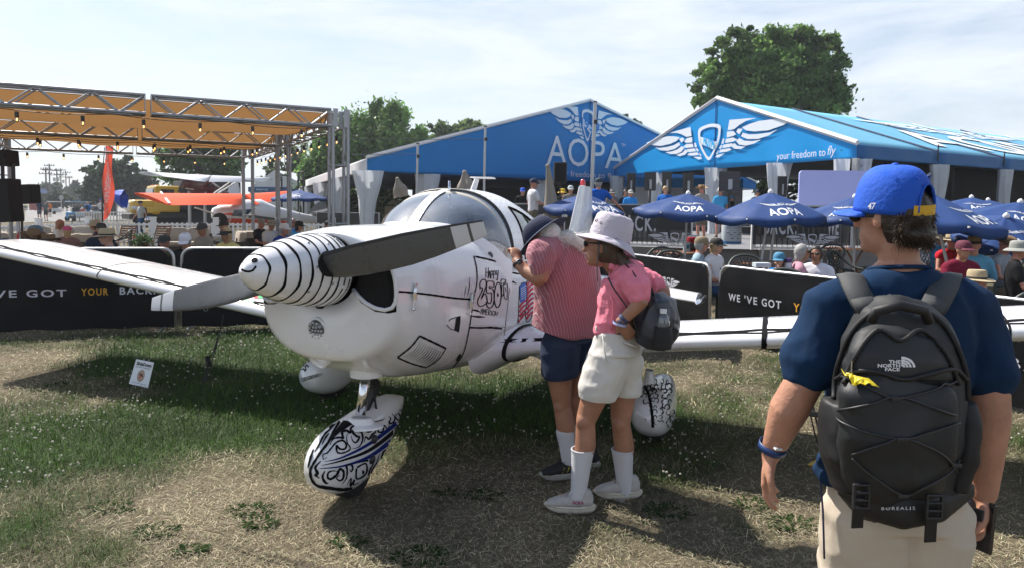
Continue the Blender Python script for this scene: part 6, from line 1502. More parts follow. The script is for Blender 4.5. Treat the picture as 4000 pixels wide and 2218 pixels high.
# helper: point by pixel at depth Y
# ---------------- woman
YW=3.86
def w(px,py,dy=0.0): return at(px,py,YW+dy)
wr=thing('person','woman in pink shirt, white shorts and lilac sun hat, hand on hip by the aircraft','person',tuple(gnd(2380,1990)))
J=dict(head=w(2370,960,.0),neckb=w(2440,1045,.02),chest=w(2450,1140),pel=w(2420,1350),
  shN=w(2440,1090,-.15),elN=w(2508,1230,-.17),wrN=w(2432,1270,-.16),   # near (left) arm, hand on hip
  )
facing=V((-.86,.5,0)).normalized() # she looks to the left, at the cockpit
side=V((facing.y,-facing.x,0))   # her right? pointing away
Rw=Matrix((side,facing,V((0,0,1)))).transposed()
SKW=skin_mat('t'); SKW2=skin_mat('m')
b=Blob()
hc=w(2352,968,.0); Rh=Matrix.Rotation(math.radians(75),3,'Z')@Matrix.Rotation(math.radians(-8),3,'X')
Rh=Matrix.Rotation(math.radians(72),3,'Z')
add_head(b,hc,Rh,.98,w(2425,1070,.02),1)
b.loft([(w(2395,1340),.14,.10),(w(2430,1220),.12,.09),(w(2440,1110),.13,.09),(w(2425,1060),.06,.05)],xa=V((.5,.86,0)))
# near arm (left arm, elbow out to the right), hand on hip
shN=w(2500,1130,-.12); elN=w(2528,1205,-.22); wrN=w(2432,1255,-.20)
elN=w(2512,1165,-.20)
b.limb([w(2440,1090,-.02),w(2475,1095,-.15),w(2500,1160,-.20)],[.05,.052,.045])
b.limb([w(2475,1095,-.15),w(2502,1180,-.22),w(2433,1248,-.20),w(2424,1262,-.19)],[.048,.042,.029,.026],14)
hand(b,w(2424,1258,-.19),w(2478,1330,-.14)-w(2424,1258,-.19),V((.2,1,.0)),.98,.25,-1)
# far arm, elbow behind to the right
b.limb([w(2450,1090,.12),w(2520,1100,.14),w(2585,1130,.12),w(2600,1145,.10),w(2520,1190,.05)],[.05,.048,.040,.038,.028],14)
# legs
hipN=w(2350,1420,-.06); hipF=w(2440,1420,.08)
for hp,kn,cf,an,tw in((w(2375,1400,-.06),w(2288,1640,-.06),w(2282,1730,-.05),w(2258,1940,-.08),1),(w(2440,1400,.10),w(2425,1650,.08),w(2450,1760,.10),w(2442,1935,.12),2)):
    b.limb([hp,hp.lerp(kn,.55),kn],[.098,.078,.056],16); b.limb([kn,kn.lerp(an,.32)+V((.012,0,0)),kn.lerp(an,.7),an],[.054,.060,.042,.034],16)
    b.ell(kn+V((-.012,-.02,0)),(.045,.045,.055)); b.limb([an,an+facing*.12+V((0,0,-.04))],[.036,.028])
body=b.done('body',SKW,wr,.0065,5,wr=.0006,wrs=50)
# shirt
PINK=cloth('pink_chambray',(.62,.14,.20),bump=.6,bscale=30,var=.15,vscale=22) if False else mat('cloth_pink_chambray',(.74,.22,.29),.85,bump=.8,bscale=34,var=.14,vscale=14,spec=.2)
b=Blob()
xa=V((.5,.86,0))
b.loft([(w(2398,1302),.135,.105),(w(2405,1240),.135,.10),(w(2425,1170),.145,.115),(w(2448,1105),.165,.118),(w(2448,1065),.14,.09),(w(2420,1040),.075,.065)],24,xa=xa)
b.limb([w(2440,1080,-.05),w(2476,1095,-.15),w(2493,1140,-.19)],[.075,.078,.070],16)
b.limb([w(2460,1080,.10),w(2520,1098,.14),w(2560,1115,.13)],[.072,.068,.060],16)
b.limb([w(2395,1040,-.05),w(2425,1030,-.02),w(2455,1045,.03)],[.022,.030,.024],10)
sh=b.done('shirt',PINK,wr,.007,3,wr=.013,wrs=10,wstretch=(1.2,1.2,.8))
m=MB(); m.tube([w(2388,1290,-.145),w(2393,1235,-.15),w(2396,1180,-.15),w(2372,1125,-.10),w(2382,1060,-.06)],.004,6); m.build('shirt_placket',PINK,wr,smooth=True)
m=MB(); m.tube([w(2365,1085,-.04),w(2352,1150,-.02),w(2344,1220,-.0),w(2340,1300,.0)],.0035,6); m.build('lanyard',mat('red_lanyard',(.6,.01,.01),.5),wr,smooth=True)
# shorts
CREAM=mat('cloth_white_canvas',(.60,.58,.54),.85,bump=.35,bscale=24,var=.05,vscale=8,spec=.2)
b=Blob(); b.loft([(w(2408,1285),.145,.108),(w(2410,1315),.155,.115),(w(2405,1370),.178,.14)],24,xa=xa)
b.limb([w(2380,1400,-.05),w(2352,1480,-.06),w(2332,1535,-.06)],[.122,.118,.112],20)
b.limb([w(2430,1400,.08),w(2432,1480,.09),w(2432,1528,.09)],[.122,.112,.104],20)
b.done('shorts',CREAM,wr,.0075,3,wr=.009,wrs=8,wstretch=(1,1,1.2),cut=[(w(2332,1542,0),V((-.08,0,-1)).normalized()),(w(2400,1284),V((0,0,1)))])
m=MB(); m.tube([w(2352,1300,-.155),w(2362,1370,-.19),w(2370,1410,-.20)],.0035,6); m.tube([w(2440,1338,-.16),w(2500,1358,-.12)],.005,6); m.tube([w(2330,1300,-.08),w(2330,1272,-.08)],.006,4); m.build('pocket_seam',CREAM,wr,smooth=True)
# socks and shoes
SOCK=mat('cloth_white_sock_rib',(.72,.72,.76),.9,bump=.8,bscale=160,stretch=(6,6,.3))
SHOEU=mat('shoe_grey_knit',(.42,.40,.38),.85,bump=.5,bscale=220,var=.1,vscale=30); SOLE=mat('sole_offwhite',(.52,.48,.42),.7,bump=.2,bscale=60,var=.12,vscale=40)
MAG=mat('magenta_print',(.30,.03,.12),.5)
for kn,an,lo in((w(2288,1640,-.06),w(2258,1935,-.08),1),(w(2425,1650,.08),w(2442,1920,.12),0)):
    b=Blob(); top=kn.lerp(an,.40); mid=kn.lerp(an,.62)
    b.limb([top,mid,an,an+facing*.03+V((0,0,-.03))],[.062,.052,.041,.043],20); so2=b.done('sock',SOCK,wr,.006,2,cut=[(top+V((0,0,.01)),V((0,0,1)))],solid=.003)
    m=MB(); m.tube([top+V((.0625*math.cos(a),.0625*math.sin(a),.006)) for a in np.linspace(0,2*math.pi,24)[:-1]],.005,6,closed=True); m.build('sock_cuff',SOCK,wr,smooth=True)
    an2=V((an.x,an.y,.10)); fd=facing if lo else V((-.93,.36,0))
    fd=V((-.97,.10,0)) if lo else V((-.97,.0,0))
    up_,PP=shoe(wr,an2,fd,SHOEU,SOLE,1.0)
    if lo:
        m=MB(); vs2,fs=fit_text('HOKA',0,.062,0,.020,bold=.03,shear=.1); O=PP(.035,.12,.052); f=V(fd).normalized(); s_=V((f.y,-f.x,0))
        cam_side=s_ if s_.y<0 else -s_; O=V((an2.x,an2.y,0))+f*(.030)+V((0,0,.058))
        print_on([up_],m,vs2,fs,O,-f,V((0,0,1)),cam_side); m.build('shoe_print',MAG,wr)
    else:
        f=V(fd).normalized(); cam_side=V((0,-1,0)); m=MB(); print_on([up_],m,[(0,.012),(.02,.0),(.045,.010),(.02,.008)],[(0,1,2,3)],V((an2.x,an2.y,0))+f*.02+V((0,0,.055)),-f,V((0,0,1)),cam_side); m.build('shoe_print',MAG,wr)
# hat: lilac bucket sun hat
LIL=mat('cloth_lilac',(.50,.46,.52),.9,bump=.4,bscale=60,var=.05,vscale=14)
Rt=Matrix.Rotation(math.radians(16),3,'Y')@Matrix.Rotation(math.radians(-6),3,'X')
m=MB(); hcn=hc+V((.045,0,.062)); P=[]
for r_,z in((1.10,-.012),(1.08,.03),(1.05,.07),(1.0,.105),(.86,.122),(.45,.13),(.02,.133)): P.append([hcn+Rt@V((.108*r_*math.cos(2*math.pi*j/36),.098*r_*math.sin(2*math.pi*j/36),z+.0022*math.sin(5*j))) for j in range(36)])
m.grid(P,closed_u=True); P=[]
for t in(0,.25,.5,.75,1.0,1.02,.75,.3,0):
    k=len(P); row=[]
    for j in range(44):
        a=2*math.pi*j/44; ww=.062+.012*math.cos(a+3.14); dz=-.030*t-(.028*t*t)*(1+math.cos(a))*.5+.006*math.sin(3*a)*t; row.append(hcn+Rt@V(((.116+ww*t)*math.cos(a),(.106+ww*t)*math.sin(a),-.012+dz-(.003 if k>4 else 0))))
    P.append(row)
m.grid(P,closed_u=True); hat=m.build('sun_hat',LIL,wr,smooth=True)
m=MB(); P=[[hcn+Rt@V((.1195*math.cos(2*math.pi*j/36),.1085*math.sin(2*math.pi*j/36),z)) for j in range(36)] for z in(.0,.032)]; m.grid(P,closed_u=True); m.build('hat_band',LIL,hat)
m=MB()
for x,y in((2330,862),(2348,872)): m.lathe(at(x,y,YW-.088),[(.008,-.004),(.008,.004),(.004,.005)],10,(0,-1,.1))
m.build('hat_eyelet',BPLASTIC,hat)
m=MB(); m.tube([w(2334,915,-.085),w(2336,1000,-.09),w(2332,1060,-.085),w(2334,1100,-.09)],.003,6); m.tube([w(2345,915,-.08),w(2340,980,-.09),w(2332,1060,-.085)],.0025,6); m.build('chin_cord',mat('cord_grey',(.10,.09,.10),.7),wr,smooth=True)
m=MB(); 
for sx_ in(-1,1): m.sphere(hc+Rh@V((sx_*.033,.088,.022)),(.026,.012,.019),10,6,R=Rh)
m.bar(hc+Rh@V((-.078,.075,.03)),hc+Rh@V((-.084,-.01,.028)),.006,.008); m.bar(hc+Rh@V((.078,.075,.03)),hc+Rh@V((.084,-.01,.028)),.006,.008); m.build('sunglasses',BPLASTIC,wr,smooth=True)
# hair: brown grey pony tail down the back
HB=mat('hair_brown',(.065,.042,.028),.45,bump=.8,bscale=90,var=.3,vscale=60)
b=Blob(); b.ell(hc+Rh@V((0,-.022,.0)),(.086,.096,.095),Rh); b.ell(hc+Rh@V((0,-.075,-.045)),(.062,.05,.065),Rh); b.done('hair',HB,wr,.009,2,wr=.003,wrs=40,cut=[(hc+Rh@V((0,.012,0)),(Rh@V((0,1,0))))])
tail=[w(2420,1000,-.06),w(2455,1050,-.10),w(2490,1110,-.13),w(2512,1150,-.15),w(2520,1190,-.15)]
def troots(r): i=r.random()**1.3*3; k=int(i); p=tail[k].lerp(tail[k+1],i-k); return p+V((r.gauss(0,.013),r.gauss(0,.013),r.gauss(0,.013))),None
def tdir(p,n,r): return (tail[4]-tail[1]+V((r.gauss(0,.06),r.gauss(0,.06),r.gauss(0,.04)))).normalized()
b=Blob(); b.limb(tail,[.032,.030,.024,.015,.006]); b.done('ponytail',HB,wr,.008,2,wr=.003,wrs=40)
strands('hair_strands',mat('hair_strand_brown',(.10,.07,.05),.5),wr,troots,900,.14,tdir,.0013,5,.35,2)
# wrist bands
m=MB(); ax=(w(2433,1248,-.20)-w(2502,1180,-.22)); band_tube(m,w(2437,1243,-.20),ax,.031,.022); band_tube(m,w(2428,1258,-.195),ax,.030,.014); m.build('wristband',mat('band_blue_dark',(.03,.04,.10),.5),wr)
m=MB(); band_tube(m,w(2421,1263,-.19),ax+V((0,0,-.3)),.037,.012,sx=1.25); m.build('wristband',mat('band_white_blue',(.35,.38,.6),.5),wr)
# her drawstring pack with a water bottle
pk=thing('drawstring_bag','dark drawstring bag with a water bottle, on the back of the woman in pink','bag',tuple(w(2560,1330,-.1)))
BAG=mat('bag_dark_nylon',(.018,.022,.032),.38,bump=.5,bscale=16,var=.1,spec=.6)
b=Blob(); xb=V((.75,.66,0)); b.loft([(w(2545,1345,-.09),.10,.075),(w(2562,1300,-.10),.135,.105),(w(2568,1240,-.10),.135,.105),(w(2562,1180,-.09),.115,.09),(w(2552,1150,-.08),.06,.05)],20,xa=xb); bag=b.done('bag_body',BAG,pk,.0085,2,wr=.010,wrs=9)
m=MB(); m.tube([w(2555,1150,-.12),w(2500,1110,-.23),w(2470,1060,-.2),w(2445,1035,-.12)],.005,6); m.tube([w(2555,1150,-.12),w(2530,1090,-.17),w(2495,1050,-.15),w(2455,1030,-.08)],.005,6); m.tube([w(2375,1085,-.15),w(2400,1130,-.19),w(2440,1185,-.215),w(2475,1240,-.22),w(2490,1320,-.19)],.0045,6); m.build('bag_cord',BPLASTIC,pk,smooth=True)
m=MB(); bp_=w(2590,1262,-.23); m.lathe(bp_-V((0,0,.11)),[(.034,0),(.036,.03),(.033,.06),(.036,.09),(.036,.13),(.030,.15),(.016,.17)],18,(0,0,1)); bt=m.build('water_bottle',glass_mat('bottle_clear',(.75,.8,.85),1.5,.02,body=.15,bodycol=(.6,.65,.7)),pk,smooth=True)
m=MB(); m.lathe(bp_+V((0,0,.055)),[(.019,0),(.019,.022),(.001,.023)],14,(0,0,1)); m.build('bottle_cap',WPLASTIC,bt,smooth=True,autos=40)
m=MB(); m.lathe(bp_-V((0,0,.115)),[(.046,-.02),(.052,.02),(.050,.07),(.044,.10)],18,(0,0,1)); m.build('mesh_pocket',mat('mesh_black',(.01,.01,.011),.7),pk,smooth=True)

# ---------------- man in the striped shirt, bent towards the cockpit window
YM=4.33
def q(px,py,dy=0.0): return at(px,py,YM+dy)
mr=thing('person','older man in red striped shirt and navy shorts bending to look into the cockpit','person',tuple(gnd(2240,1830)))
b=Blob()
fm_=V((-.75,.6,-.25)).normalized(); 
hc2=q(2122,930,-.02); Rm_=Matrix.Rotation(math.radians(66),3,'Z')@Matrix.Rotation(math.radians(-42),3,'X')
add_head(b,hc2,Rm_,1.0,q(2190,960,.02),1)
b.loft([(q(2235,1330),.15,.11),(q(2225,1150),.14,.11),(q(2200,1030),.15,.10),(q(2170,960),.08,.07)],xa=V((.85,.5,0)))
# near (left) arm: shoulder (2120,960), elbow (2110,1110), hand (2020,980)
b.limb([q(2150,985,-.10),q(2110,1000,-.19),q(2118,1060,-.22),q(2100,1085,-.22)],[.058,.056,.050,.046],14)
b.limb([q(2118,1075,-.22),q(2108,1088,-.22),q(2055,1062,-.16),q(2018,1022,-.12)],[.047,.050,.042,.030],16)
hand(b,q(2018,1020,-.12),q(2010,950,-.03)-q(2018,1020,-.12),V((-.5,1,.0)),1.05,.85,-1)
b.limb([q(2260,1010,.15),q(2310,1100,.16),q(2250,1130,.25)],[.05,.045,.04])
for hp,kn,an in((q(2180,1400,-.06),q(2195,1580,-.06),q(2222,1815,-.06)),(q(2270,1400,.10),q(2250,1560,.12),q(2292,1770,.14))):
    b.limb([hp,hp.lerp(kn,.55),kn],[.095,.075,.056],16); b.limb([kn,kn.lerp(an,.32)+V((.008,0,0)),kn.lerp(an,.7),an],[.055,.062,.045,.036],16); b.ell(kn+V((-.012,-.015,0)),(.046,.046,.055))
b.done('body',skin_mat('t'),mr,.0075,5,wr=.0008,wrs=45)
SHM=stripes_mat('cloth_red_stripe',(.34,.11,.135),(.52,.38,.42),(.20,.06,.08),(.86,.42,.22),58)
b=Blob(); xa=V((.85,.5,0))
b.loft([(q(2215,1300),.225,.165),(q(2220,1230),.225,.165),(q(2215,1150),.21,.155),(q(2205,1060),.215,.15),(q(2180,990),.20,.125),(q(2145,950),.10,.075)],26,xa=xa)
b.limb([q(2160,975,-.05),q(2112,990,-.17),q(2112,1045,-.20)],[.085,.088,.075],16)
b.limb([q(2230,990,.10),q(2290,1040,.14),q(2308,1110,.16)],[.085,.080,.070],16)
ms_=b.done('shirt',SHM,mr,.0085,3,wr=.011,wrs=6.5,wstretch=(1.3,1.3,.6),cut=[(q(2170,1292,0),(V((-.30,0,-1))).normalized())],solid=.004)
NAVY=mat('cloth_navy_short',(.010,.022,.060),.85,bump=.3,bscale=16,var=.1)
b=Blob(); b.loft([(q(2225,1230),.15,.12),(q(2230,1330),.18,.14)],20,xa=xa); b.limb([q(2190,1340,-.06),q(2185,1420,-.06),q(2190,1455,-.06)],[.125,.122,.118],20); b.limb([q(2280,1340,.08),q(2275,1430,.10),q(2270,1470,.10)],[.12,.115,.112],20)
b.done('shorts',NAVY,mr,.009,3,wr=.007,wrs=8,cut=[(q(2190,1462,0),V((.12,0,-1)).normalized())])
NVH=mat('cloth_navy_cap',(.008,.014,.045),.85,bump=.3,bscale=60)
m=MB(); Ch=hc2+Rm_@V((0,-.005,.03)); lathe_dome(m,Ch,Rm_,.098,.116,.10,n=28,m=8,flat=.55); brim(m,Ch+Rm_@V((0,.0,.0)),Rm_,.094,.11,.075,0,-.02,0,36); m.build('hat',NVH,mr,smooth=True,autos=50)
WHH=mat('hair_white',(.62,.60,.57),.55,bump=.8,bscale=90,var=.12,vscale=50)
b=Blob(); b.ell(hc2+Rm_@V((0,-.03,-.01)),(.086,.095,.085),Rm_); b.done('hair',WHH,mr,.010,2,wr=.004,wrs=40,cut=[(hc2+Rm_@V((0,.012,0)),(Rm_@V((0,1,0))))])
pt=[q(2165,935,-.05),q(2215,925,-.06),q(2255,945,-.07),q(2290,975,-.07)]
def r2_(r): i=r.random()*2.6; k=int(i); p=pt[k].lerp(pt[k+1],i-k); return p+V((r.gauss(0,.02),r.gauss(0,.03),r.gauss(0,.016))),None
def d2_(p,n,r): return V((1+r.gauss(0,.5),r.gauss(0,.5),-.45+r.gauss(0,.5))).normalized()
b=Blob(); b.limb(pt,[.03,.042,.048,.03]); b.done('ponytail',WHH,mr,.010,2,wr=.010,wrs=26)
strands('hair_strands',mat('hair_strand_white',(.70,.69,.66),.6),mr,r2_,1500,.10,d2_,.0011,5,.8,5)
strands('beard_strands',mat('hair_strand_white',(.70,.69,.66),.6),mr,lambda r:(hc2+Rm_@V((r.uniform(-.08,.08),r.uniform(-.06,.0),r.uniform(-.06,.02))),None),500,.07,lambda p,n,r:V((1+r.gauss(0,.4),r.gauss(0,.5),.1+r.gauss(0,.4))).normalized(),.0011,4,.5,6)
m=MB(); ax=(q(2018,1022,-.12)-q(2055,1062,-.16)); c=q(2024,1030,-.125); band_tube(m,c,ax,.034,.018,sx=1.1); m.build('watch_strap',BPLASTIC,mr,smooth=True)
m=MB(); n_=(V((0.25,-1,.35))).normalized(); m.lathe(c+n_*.036,[(.001,.010),(.016,.009),(.020,.004),(.020,-.004)],20,n_); m.build('watch_face',mat('watch_metal',(.08,.08,.09),.2,.7),mr,smooth=True)
SB=mat('shoe_black_knit',(.012,.012,.014),.8,bump=.4,bscale=200); SG=mat('sole_grey',(.30,.30,.29),.7,bump=.2,bscale=60,var=.2,vscale=30)
for kn,an,lo in((q(2195,1580,-.06),q(2222,1800,-.06),1),(q(2250,1560,.12),q(2292,1760,.14),0)):
    b=Blob(); top=kn.lerp(an,.46); b.limb([top,kn.lerp(an,.7),an],[.058,.048,.042],20); b.done('sock',SOCK,mr,.007,2,cut=[(top+V((0,0,.01)),V((0,0,1)))],solid=.003)
    an2=V((an.x,an.y,.10)); fd=V((-.93,-.2,0)) if lo else V((-.8,.6,0)); up_,PP=shoe(mr,an2,fd,SB,SG,1.02,laces=BPLASTIC)
    if lo:
        m=MB(); f=V(fd).normalized(); vs2,fs=stroke2d([(0,0),(.012,.034),(.034,.006),(.046,.038)],.006); print_on([up_],m,vs2,fs,V((an2.x,an2.y,0))+f*.045+V((0,0,.045)),-f,V((0,0,1)),V((0,-1,0))); m.build('shoe_print',mat('yellow_print',(.55,.45,.02),.5),mr)

# ---------------- young man with the backpack, walking away
YG=1.98
def g_(px,py,dy=0.0): return at(px,py,YG+dy)
gr=thing('person','young man in navy T-shirt, beige shorts and royal blue cap, nearest on the right','person',(g_(3500,1900).x,YG,0))
b=Blob()
hc3=g_(3478,855,.02); Rg=Matrix.Rotation(math.radians(32),3,'Z')
add_head(b,hc3,Rg,.97,g_(3512,1045,.01),1)
b.loft([(g_(3490,1900),.15,.10),(g_(3500,1600),.15,.10),(g_(3510,1300),.17,.10),(g_(3515,1120),.12,.08),(g_(3512,1030),.065,.06)],xa=V((1,0,0)))
# left arm (image left): shoulder 3180,1170; elbow 3115,1500; wrist 3010,1770; hand to 2985,1945
b.limb([g_(3265,1185),g_(3205,1245),g_(3148,1480,-.02),g_(3080,1600,.0),g_(3016,1765,.04)],[.052,.056,.052,.055,.032],18)
hand(b,g_(3010,1772,.04),g_(2985,1930,.06)-g_(3010,1772,.04),V((.75,-.45,0)),1.08,.30,1,r=.0092)
b.limb([g_(3760,1185),g_(3825,1260),g_(3862,1520,-.02),g_(3862,1640,-.01),g_(3842,1930,.02)],[.052,.056,.054,.056,.036],18)
hand(b,g_(3842,1938,.02),g_(3835,2130,.02)-g_(3842,1938,.02),V((-.9,.3,0)),1.10,.75,-1,r=.0095)
for hp,kn,an in((V((g_(3380,1950).x,YG,.86)),V((1.03,YG+.05,.48)),V((1.0,YG-.10,.10))),(V((g_(3620,1950).x,YG,.86)),V((1.20,YG-.05,.48)),V((1.22,YG+.25,.10)))):
    b.limb([hp,hp.lerp(kn,.55),kn],[.10,.085,.062],14); b.limb([kn,kn.lerp(an,.32),an],[.058,.066,.040],14)
b.done('body',skin_mat('m'),gr,.0065,5,wr=.0005,wrs=45)
NT=mat('cloth_navy_tee',(.008,.027,.068),.85,bump=.25,bscale=22,var=.08,vscale=5,spec=.15)
b=Blob(); b.loft([(g_(3490,1830),.185,.12),(g_(3495,1700),.185,.12),(g_(3500,1500),.19,.12),(g_(3505,1320),.215,.12),(g_(3510,1200),.205,.11),(g_(3512,1110),.165,.09),(g_(3514,1055),.085,.075)],28,xa=V((1,0,0)))
b.limb([g_(3300,1165),g_(3235,1205),g_(3195,1310),g_(3165,1420,-.01)],[.066,.072,.076,.082],18)
b.limb([g_(3720,1165),g_(3785,1210),g_(3828,1330),g_(3848,1460,-.01)],[.066,.072,.076,.082],18)
b.done('shirt',NT,gr,.0075,4,wr=.011,wrs=7.5,wstretch=(1.2,1.2,.6))
m=MB(); m.tube([g_(3514,1050)+V((.082*math.cos(a),.072*math.sin(a)-.0,-.012*math.sin(a))) for a in np.linspace(0,2*math.pi,30)[:-1]],.006,8,closed=True); m.build('collar',NT,gr,smooth=True)
m=MB(); b=Blob(); b.ell(g_(3240,1845,.0),(.04,.06,.035)); b.limb([g_(3215,1790),g_(3250,1850),g_(3320,1850)],[.02,.032,.03]); b.done('shirt_tail',NT,gr,.008,2,wr=.006,wrs=20)
BEI=mat('cloth_beige_chino',(.50,.43,.34),.85,bump=.3,bscale=20,var=.05,vscale=7)
b=Blob(); b.loft([(g_(3500,1800),.165,.12),(g_(3495,1900),.185,.135),(g_(3490,2010),.19,.14)],24,xa=V((1,0,0)))
b.limb([g_(3385,1990),g_(3372,2150,.02),g_(3345,2330,.05)],[.125,.120,.112],20); b.limb([g_(3610,1990),g_(3615,2150),g_(3600,2330)],[.125,.120,.112],20)
b.done('shorts',BEI,gr,.008,3,wr=.010,wrs=6,wstretch=(.9,1,1.2))
m=MB(); m.tube([g_(3700,1985,-.09),g_(3740,1975,-.07),g_(3790,1955,-.03)],.004,6); m.tube([g_(3205,1880,-.02),g_(3215,2000,-.06),g_(3220,2180,-.05)],.003,5); m.build('pocket_seam',mat('seam_navy',(.05,.05,.1),.7),gr,smooth=True)
# hair
HD=mat('hair_dark_brown',(.030,.018,.011),.4,bump=.8,bscale=70,var=.4,vscale=50)
b=Blob(); b.ell(hc3+Rg@V((0,-.028,.010)),(.084,.086,.095),Rg); b.ell(hc3+Rg@V((.006,-.066,-.040)),(.076,.048,.042),Rg); b.done('hair',HD,gr,.009,2,wr=.006,wrs=24,cut=[(hc3+Rg@V((0,-.020,0)),(Rg@V((0,1,0)))),(hc3+V((0,0,-.085)),V((0,0,-1)))])
def r3_(r):
    a=r.uniform(-1.0,1.3); z=r.uniform(-.066,.035); rr=.082; return hc3+Rg@V((rr*math.sin(a)*.98,-.012-rr*math.cos(a)*1.02,z)),a
def d3_(p,a,r): 
    o=Rg@V((math.sin(a),-math.cos(a),0)); return (V((0,0,-1))*.9+o*(.35+r.uniform(0,.5))+V((r.gauss(0,.3),r.gauss(0,.3),r.gauss(0,.2)))).normalized()
strands('hair_strands',mat('hair_strand_dark',(.050,.030,.018),.6,spec=.2,var=.3,vscale=30),gr,r3_,3600,.036,d3_,.0013,5,.5,9)
# cap, worn backwards but face side forward: opening with yellow strap at the back
BLUE=mat('cloth_royal_cap',(.008,.085,.50),.8,bump=.25,bscale=90,var=.05,vscale=10)
Rc=Rg@Matrix.Rotation(math.radians(4),3,'X')@Matrix.Rotation(math.radians(-4),3,'Y'); Cc=hc3+Rc@V((0,-.004,.040)); m=MB(); P=[]; NN=64
for i in range(15):
    t=i/14; rr=math.cos(t*math.pi/2)**.5; z=.118*math.sin(t*math.pi/2)
    P.append([Cc+Rc@V((.0905*max(rr,.001)*(1-.012*abs(math.cos(3*(2*math.pi*j/NN))))*math.cos(2*math.pi*j/NN),.108*max(rr,.001)*math.sin(2*math.pi*j/NN),z-.02*(1-t))) for j in range(NN)])
def opening(i,j):
    a=(2*math.pi*(j+.5)/NN-1.5*math.pi); z=(i+.5)/14
    return (a/.48)**2+(z/.46)**2<1
m.grid(P,closed_u=True,skip=opening); cap=m.build('cap',BLUE,gr,smooth=True); q_=cap.modifiers.new('t','SOLIDIFY'); q_.thickness=.003
m=MB(); arc=[Cc+Rc@V((.0915*math.cos(1.5*math.pi+.485*math.sin(t)*1.0)*math.cos(.46*math.pi/2*max(0,math.cos(t)))**.5,.109*math.sin(1.5*math.pi+.485*math.sin(t))*math.cos(.46*math.pi/2*max(0,math.cos(t)))**.5,.118*math.sin(.46*math.pi/2*max(0,math.cos(t)))-.012)) for t in np.linspace(-1.57,1.57,20)]; m.tube(arc,.003,6); m.build('cap_piping',BLUE,cap,smooth=True)
m=MB(); P=[[Cc+Rc@V((.093*math.cos(1.5*math.pi+x),.1105*math.sin(1.5*math.pi+x),z)) for x in np.linspace(-.62,.62,16)] for z in(-.020,.008)]; m.grid(P); st=m.build('cap_strap',mat('strap_yellow',(.62,.36,.015),.6,bump=.3,bscale=100),cap); st.modifiers.new('t','SOLIDIFY').thickness=.002
m=MB(); m.lathe(Cc+Rc@V((0,0,.117)),[(.010,0),(.009,.004),(.001,.006)],12,Rc@V((0,0,1))); m.build('cap_button',BLUE,cap,smooth=True)
m=MB(); brim(m,Cc+Rc@V((0,.022,-.018)),Rc,.080,.080,.065,0,-.012,.0,24,math.radians(8),math.radians(172)); m.build('cap_brim',BLUE,cap,smooth=True)
m=MB()
for a in(3.6,4.3,5.2): 
    z=.083; c=Cc+Rc@V((.0905*.82*math.cos(a),.108*.82*math.sin(a),z)); m.tube([c+V((.005*math.cos(k),.0,.004*math.sin(k))) for k in np.linspace(0,6.28,8)[:-1]],.001,4,closed=True)
m.build('cap_eyelet',BLUE,cap)
m=MB(); vs2,fs=fit_text('47',0,.024,0,.019,bold=.02,shear=.2); sN=V((-.75,-.66,0)).normalized(); print_on([cap],m,vs2,fs,Cc+Rc@V((-.073,-.0,-.008))+V((-.035,.0,0)),V((.66,-.75,0)),V((0,0,1)),sN,.003); m.build('cap_print',mat('white_print',(.75,.75,.75),.6),gr)
m=MB()
for sx_ in(-1,1): m.sphere(hc3+Rg@V((sx_*.032,.088,.006)),(.028,.012,.019),10,6,R=Rg)
m.bar(hc3+Rg@V((-.030,.092,.008)),hc3+Rg@V((.030,.092,.008)),.008,.008)
for sx_ in(-1,1): m.bar(hc3+Rg@V((sx_*.062,.080,.012)),hc3+Rg@V((sx_*.082,.0,.010)),.006,.014)
m.build('sunglasses',BPLASTIC,gr,smooth=True)
m=MB(); ax=g_(3012,1765,.04)-g_(3070,1600,.0); band_tube(m,g_(3018,1745,.036),ax,.040,.022); m.build('wristband',mat('band_navy',(.012,.04,.14),.4),gr,smooth=True)
m=MB(); m.bar(g_(3024,1748,-.006),g_(3050,1750,-.004),.022,.006); m.build('wristband_clasp',WPLASTIC,gr)
# phone in his right hand
ph=thing('phone','black mobile phone held in the hand of the young man with the backpack','phone',tuple(g_(3835,2050,-.02)))
m=MB(); m.box(g_(3832,2050,-.0),(.012,.075,.15),rot=Matrix.Rotation(.5,3,'Z')@Matrix.Rotation(.12,3,'Y')); m.build('phone_body',mat('phone_black',(.012,.012,.014),.15,coat=1),ph,bevel=.006)
m=MB(); m.box(g_(3822,2010,-.02),(.010,.028,.036),rot=Matrix.Rotation(.5,3,'Z')@Matrix.Rotation(.12,3,'Y')); m.build('camera_bump',BPLASTIC,ph,bevel=.003)
# backpack
bkp=thing('backpack','charcoal hiking backpack with crossed elastic cord and yellow tag, on the young man','backpack',tuple(g_(3510,1700,-.15)))
CH=mat('backpack_charcoal',(.013,.015,.017),.60,bump=.10,bscale=300,var=.12,vscale=6); CH2=mat('backpack_black',(.008,.008,.009),.6,bump=.08,bscale=200); CHG=mat('backpack_grey',(.045,.049,.050),.75,bump=.12,bscale=300)
YB=-.15
b=Blob(); b.loft([(g_(3500,1975,YB+.05),.11,.05),(g_(3500,1900,YB+.02),.155,.08),(g_(3500,1750,YB),.168,.095),(g_(3505,1600,YB),.170,.10),(g_(3515,1450,YB),.160,.10),(g_(3515,1330,YB),.145,.095),(g_(3512,1240,YB+.01),.115,.08),(g_(3512,1180,YB+.03),.07,.045)],28,xa=V((1,0,0)))
main=b.done('pack_body',CH,bkp,.0075,4,wr=.006,wrs=8)
YF=YB-.085
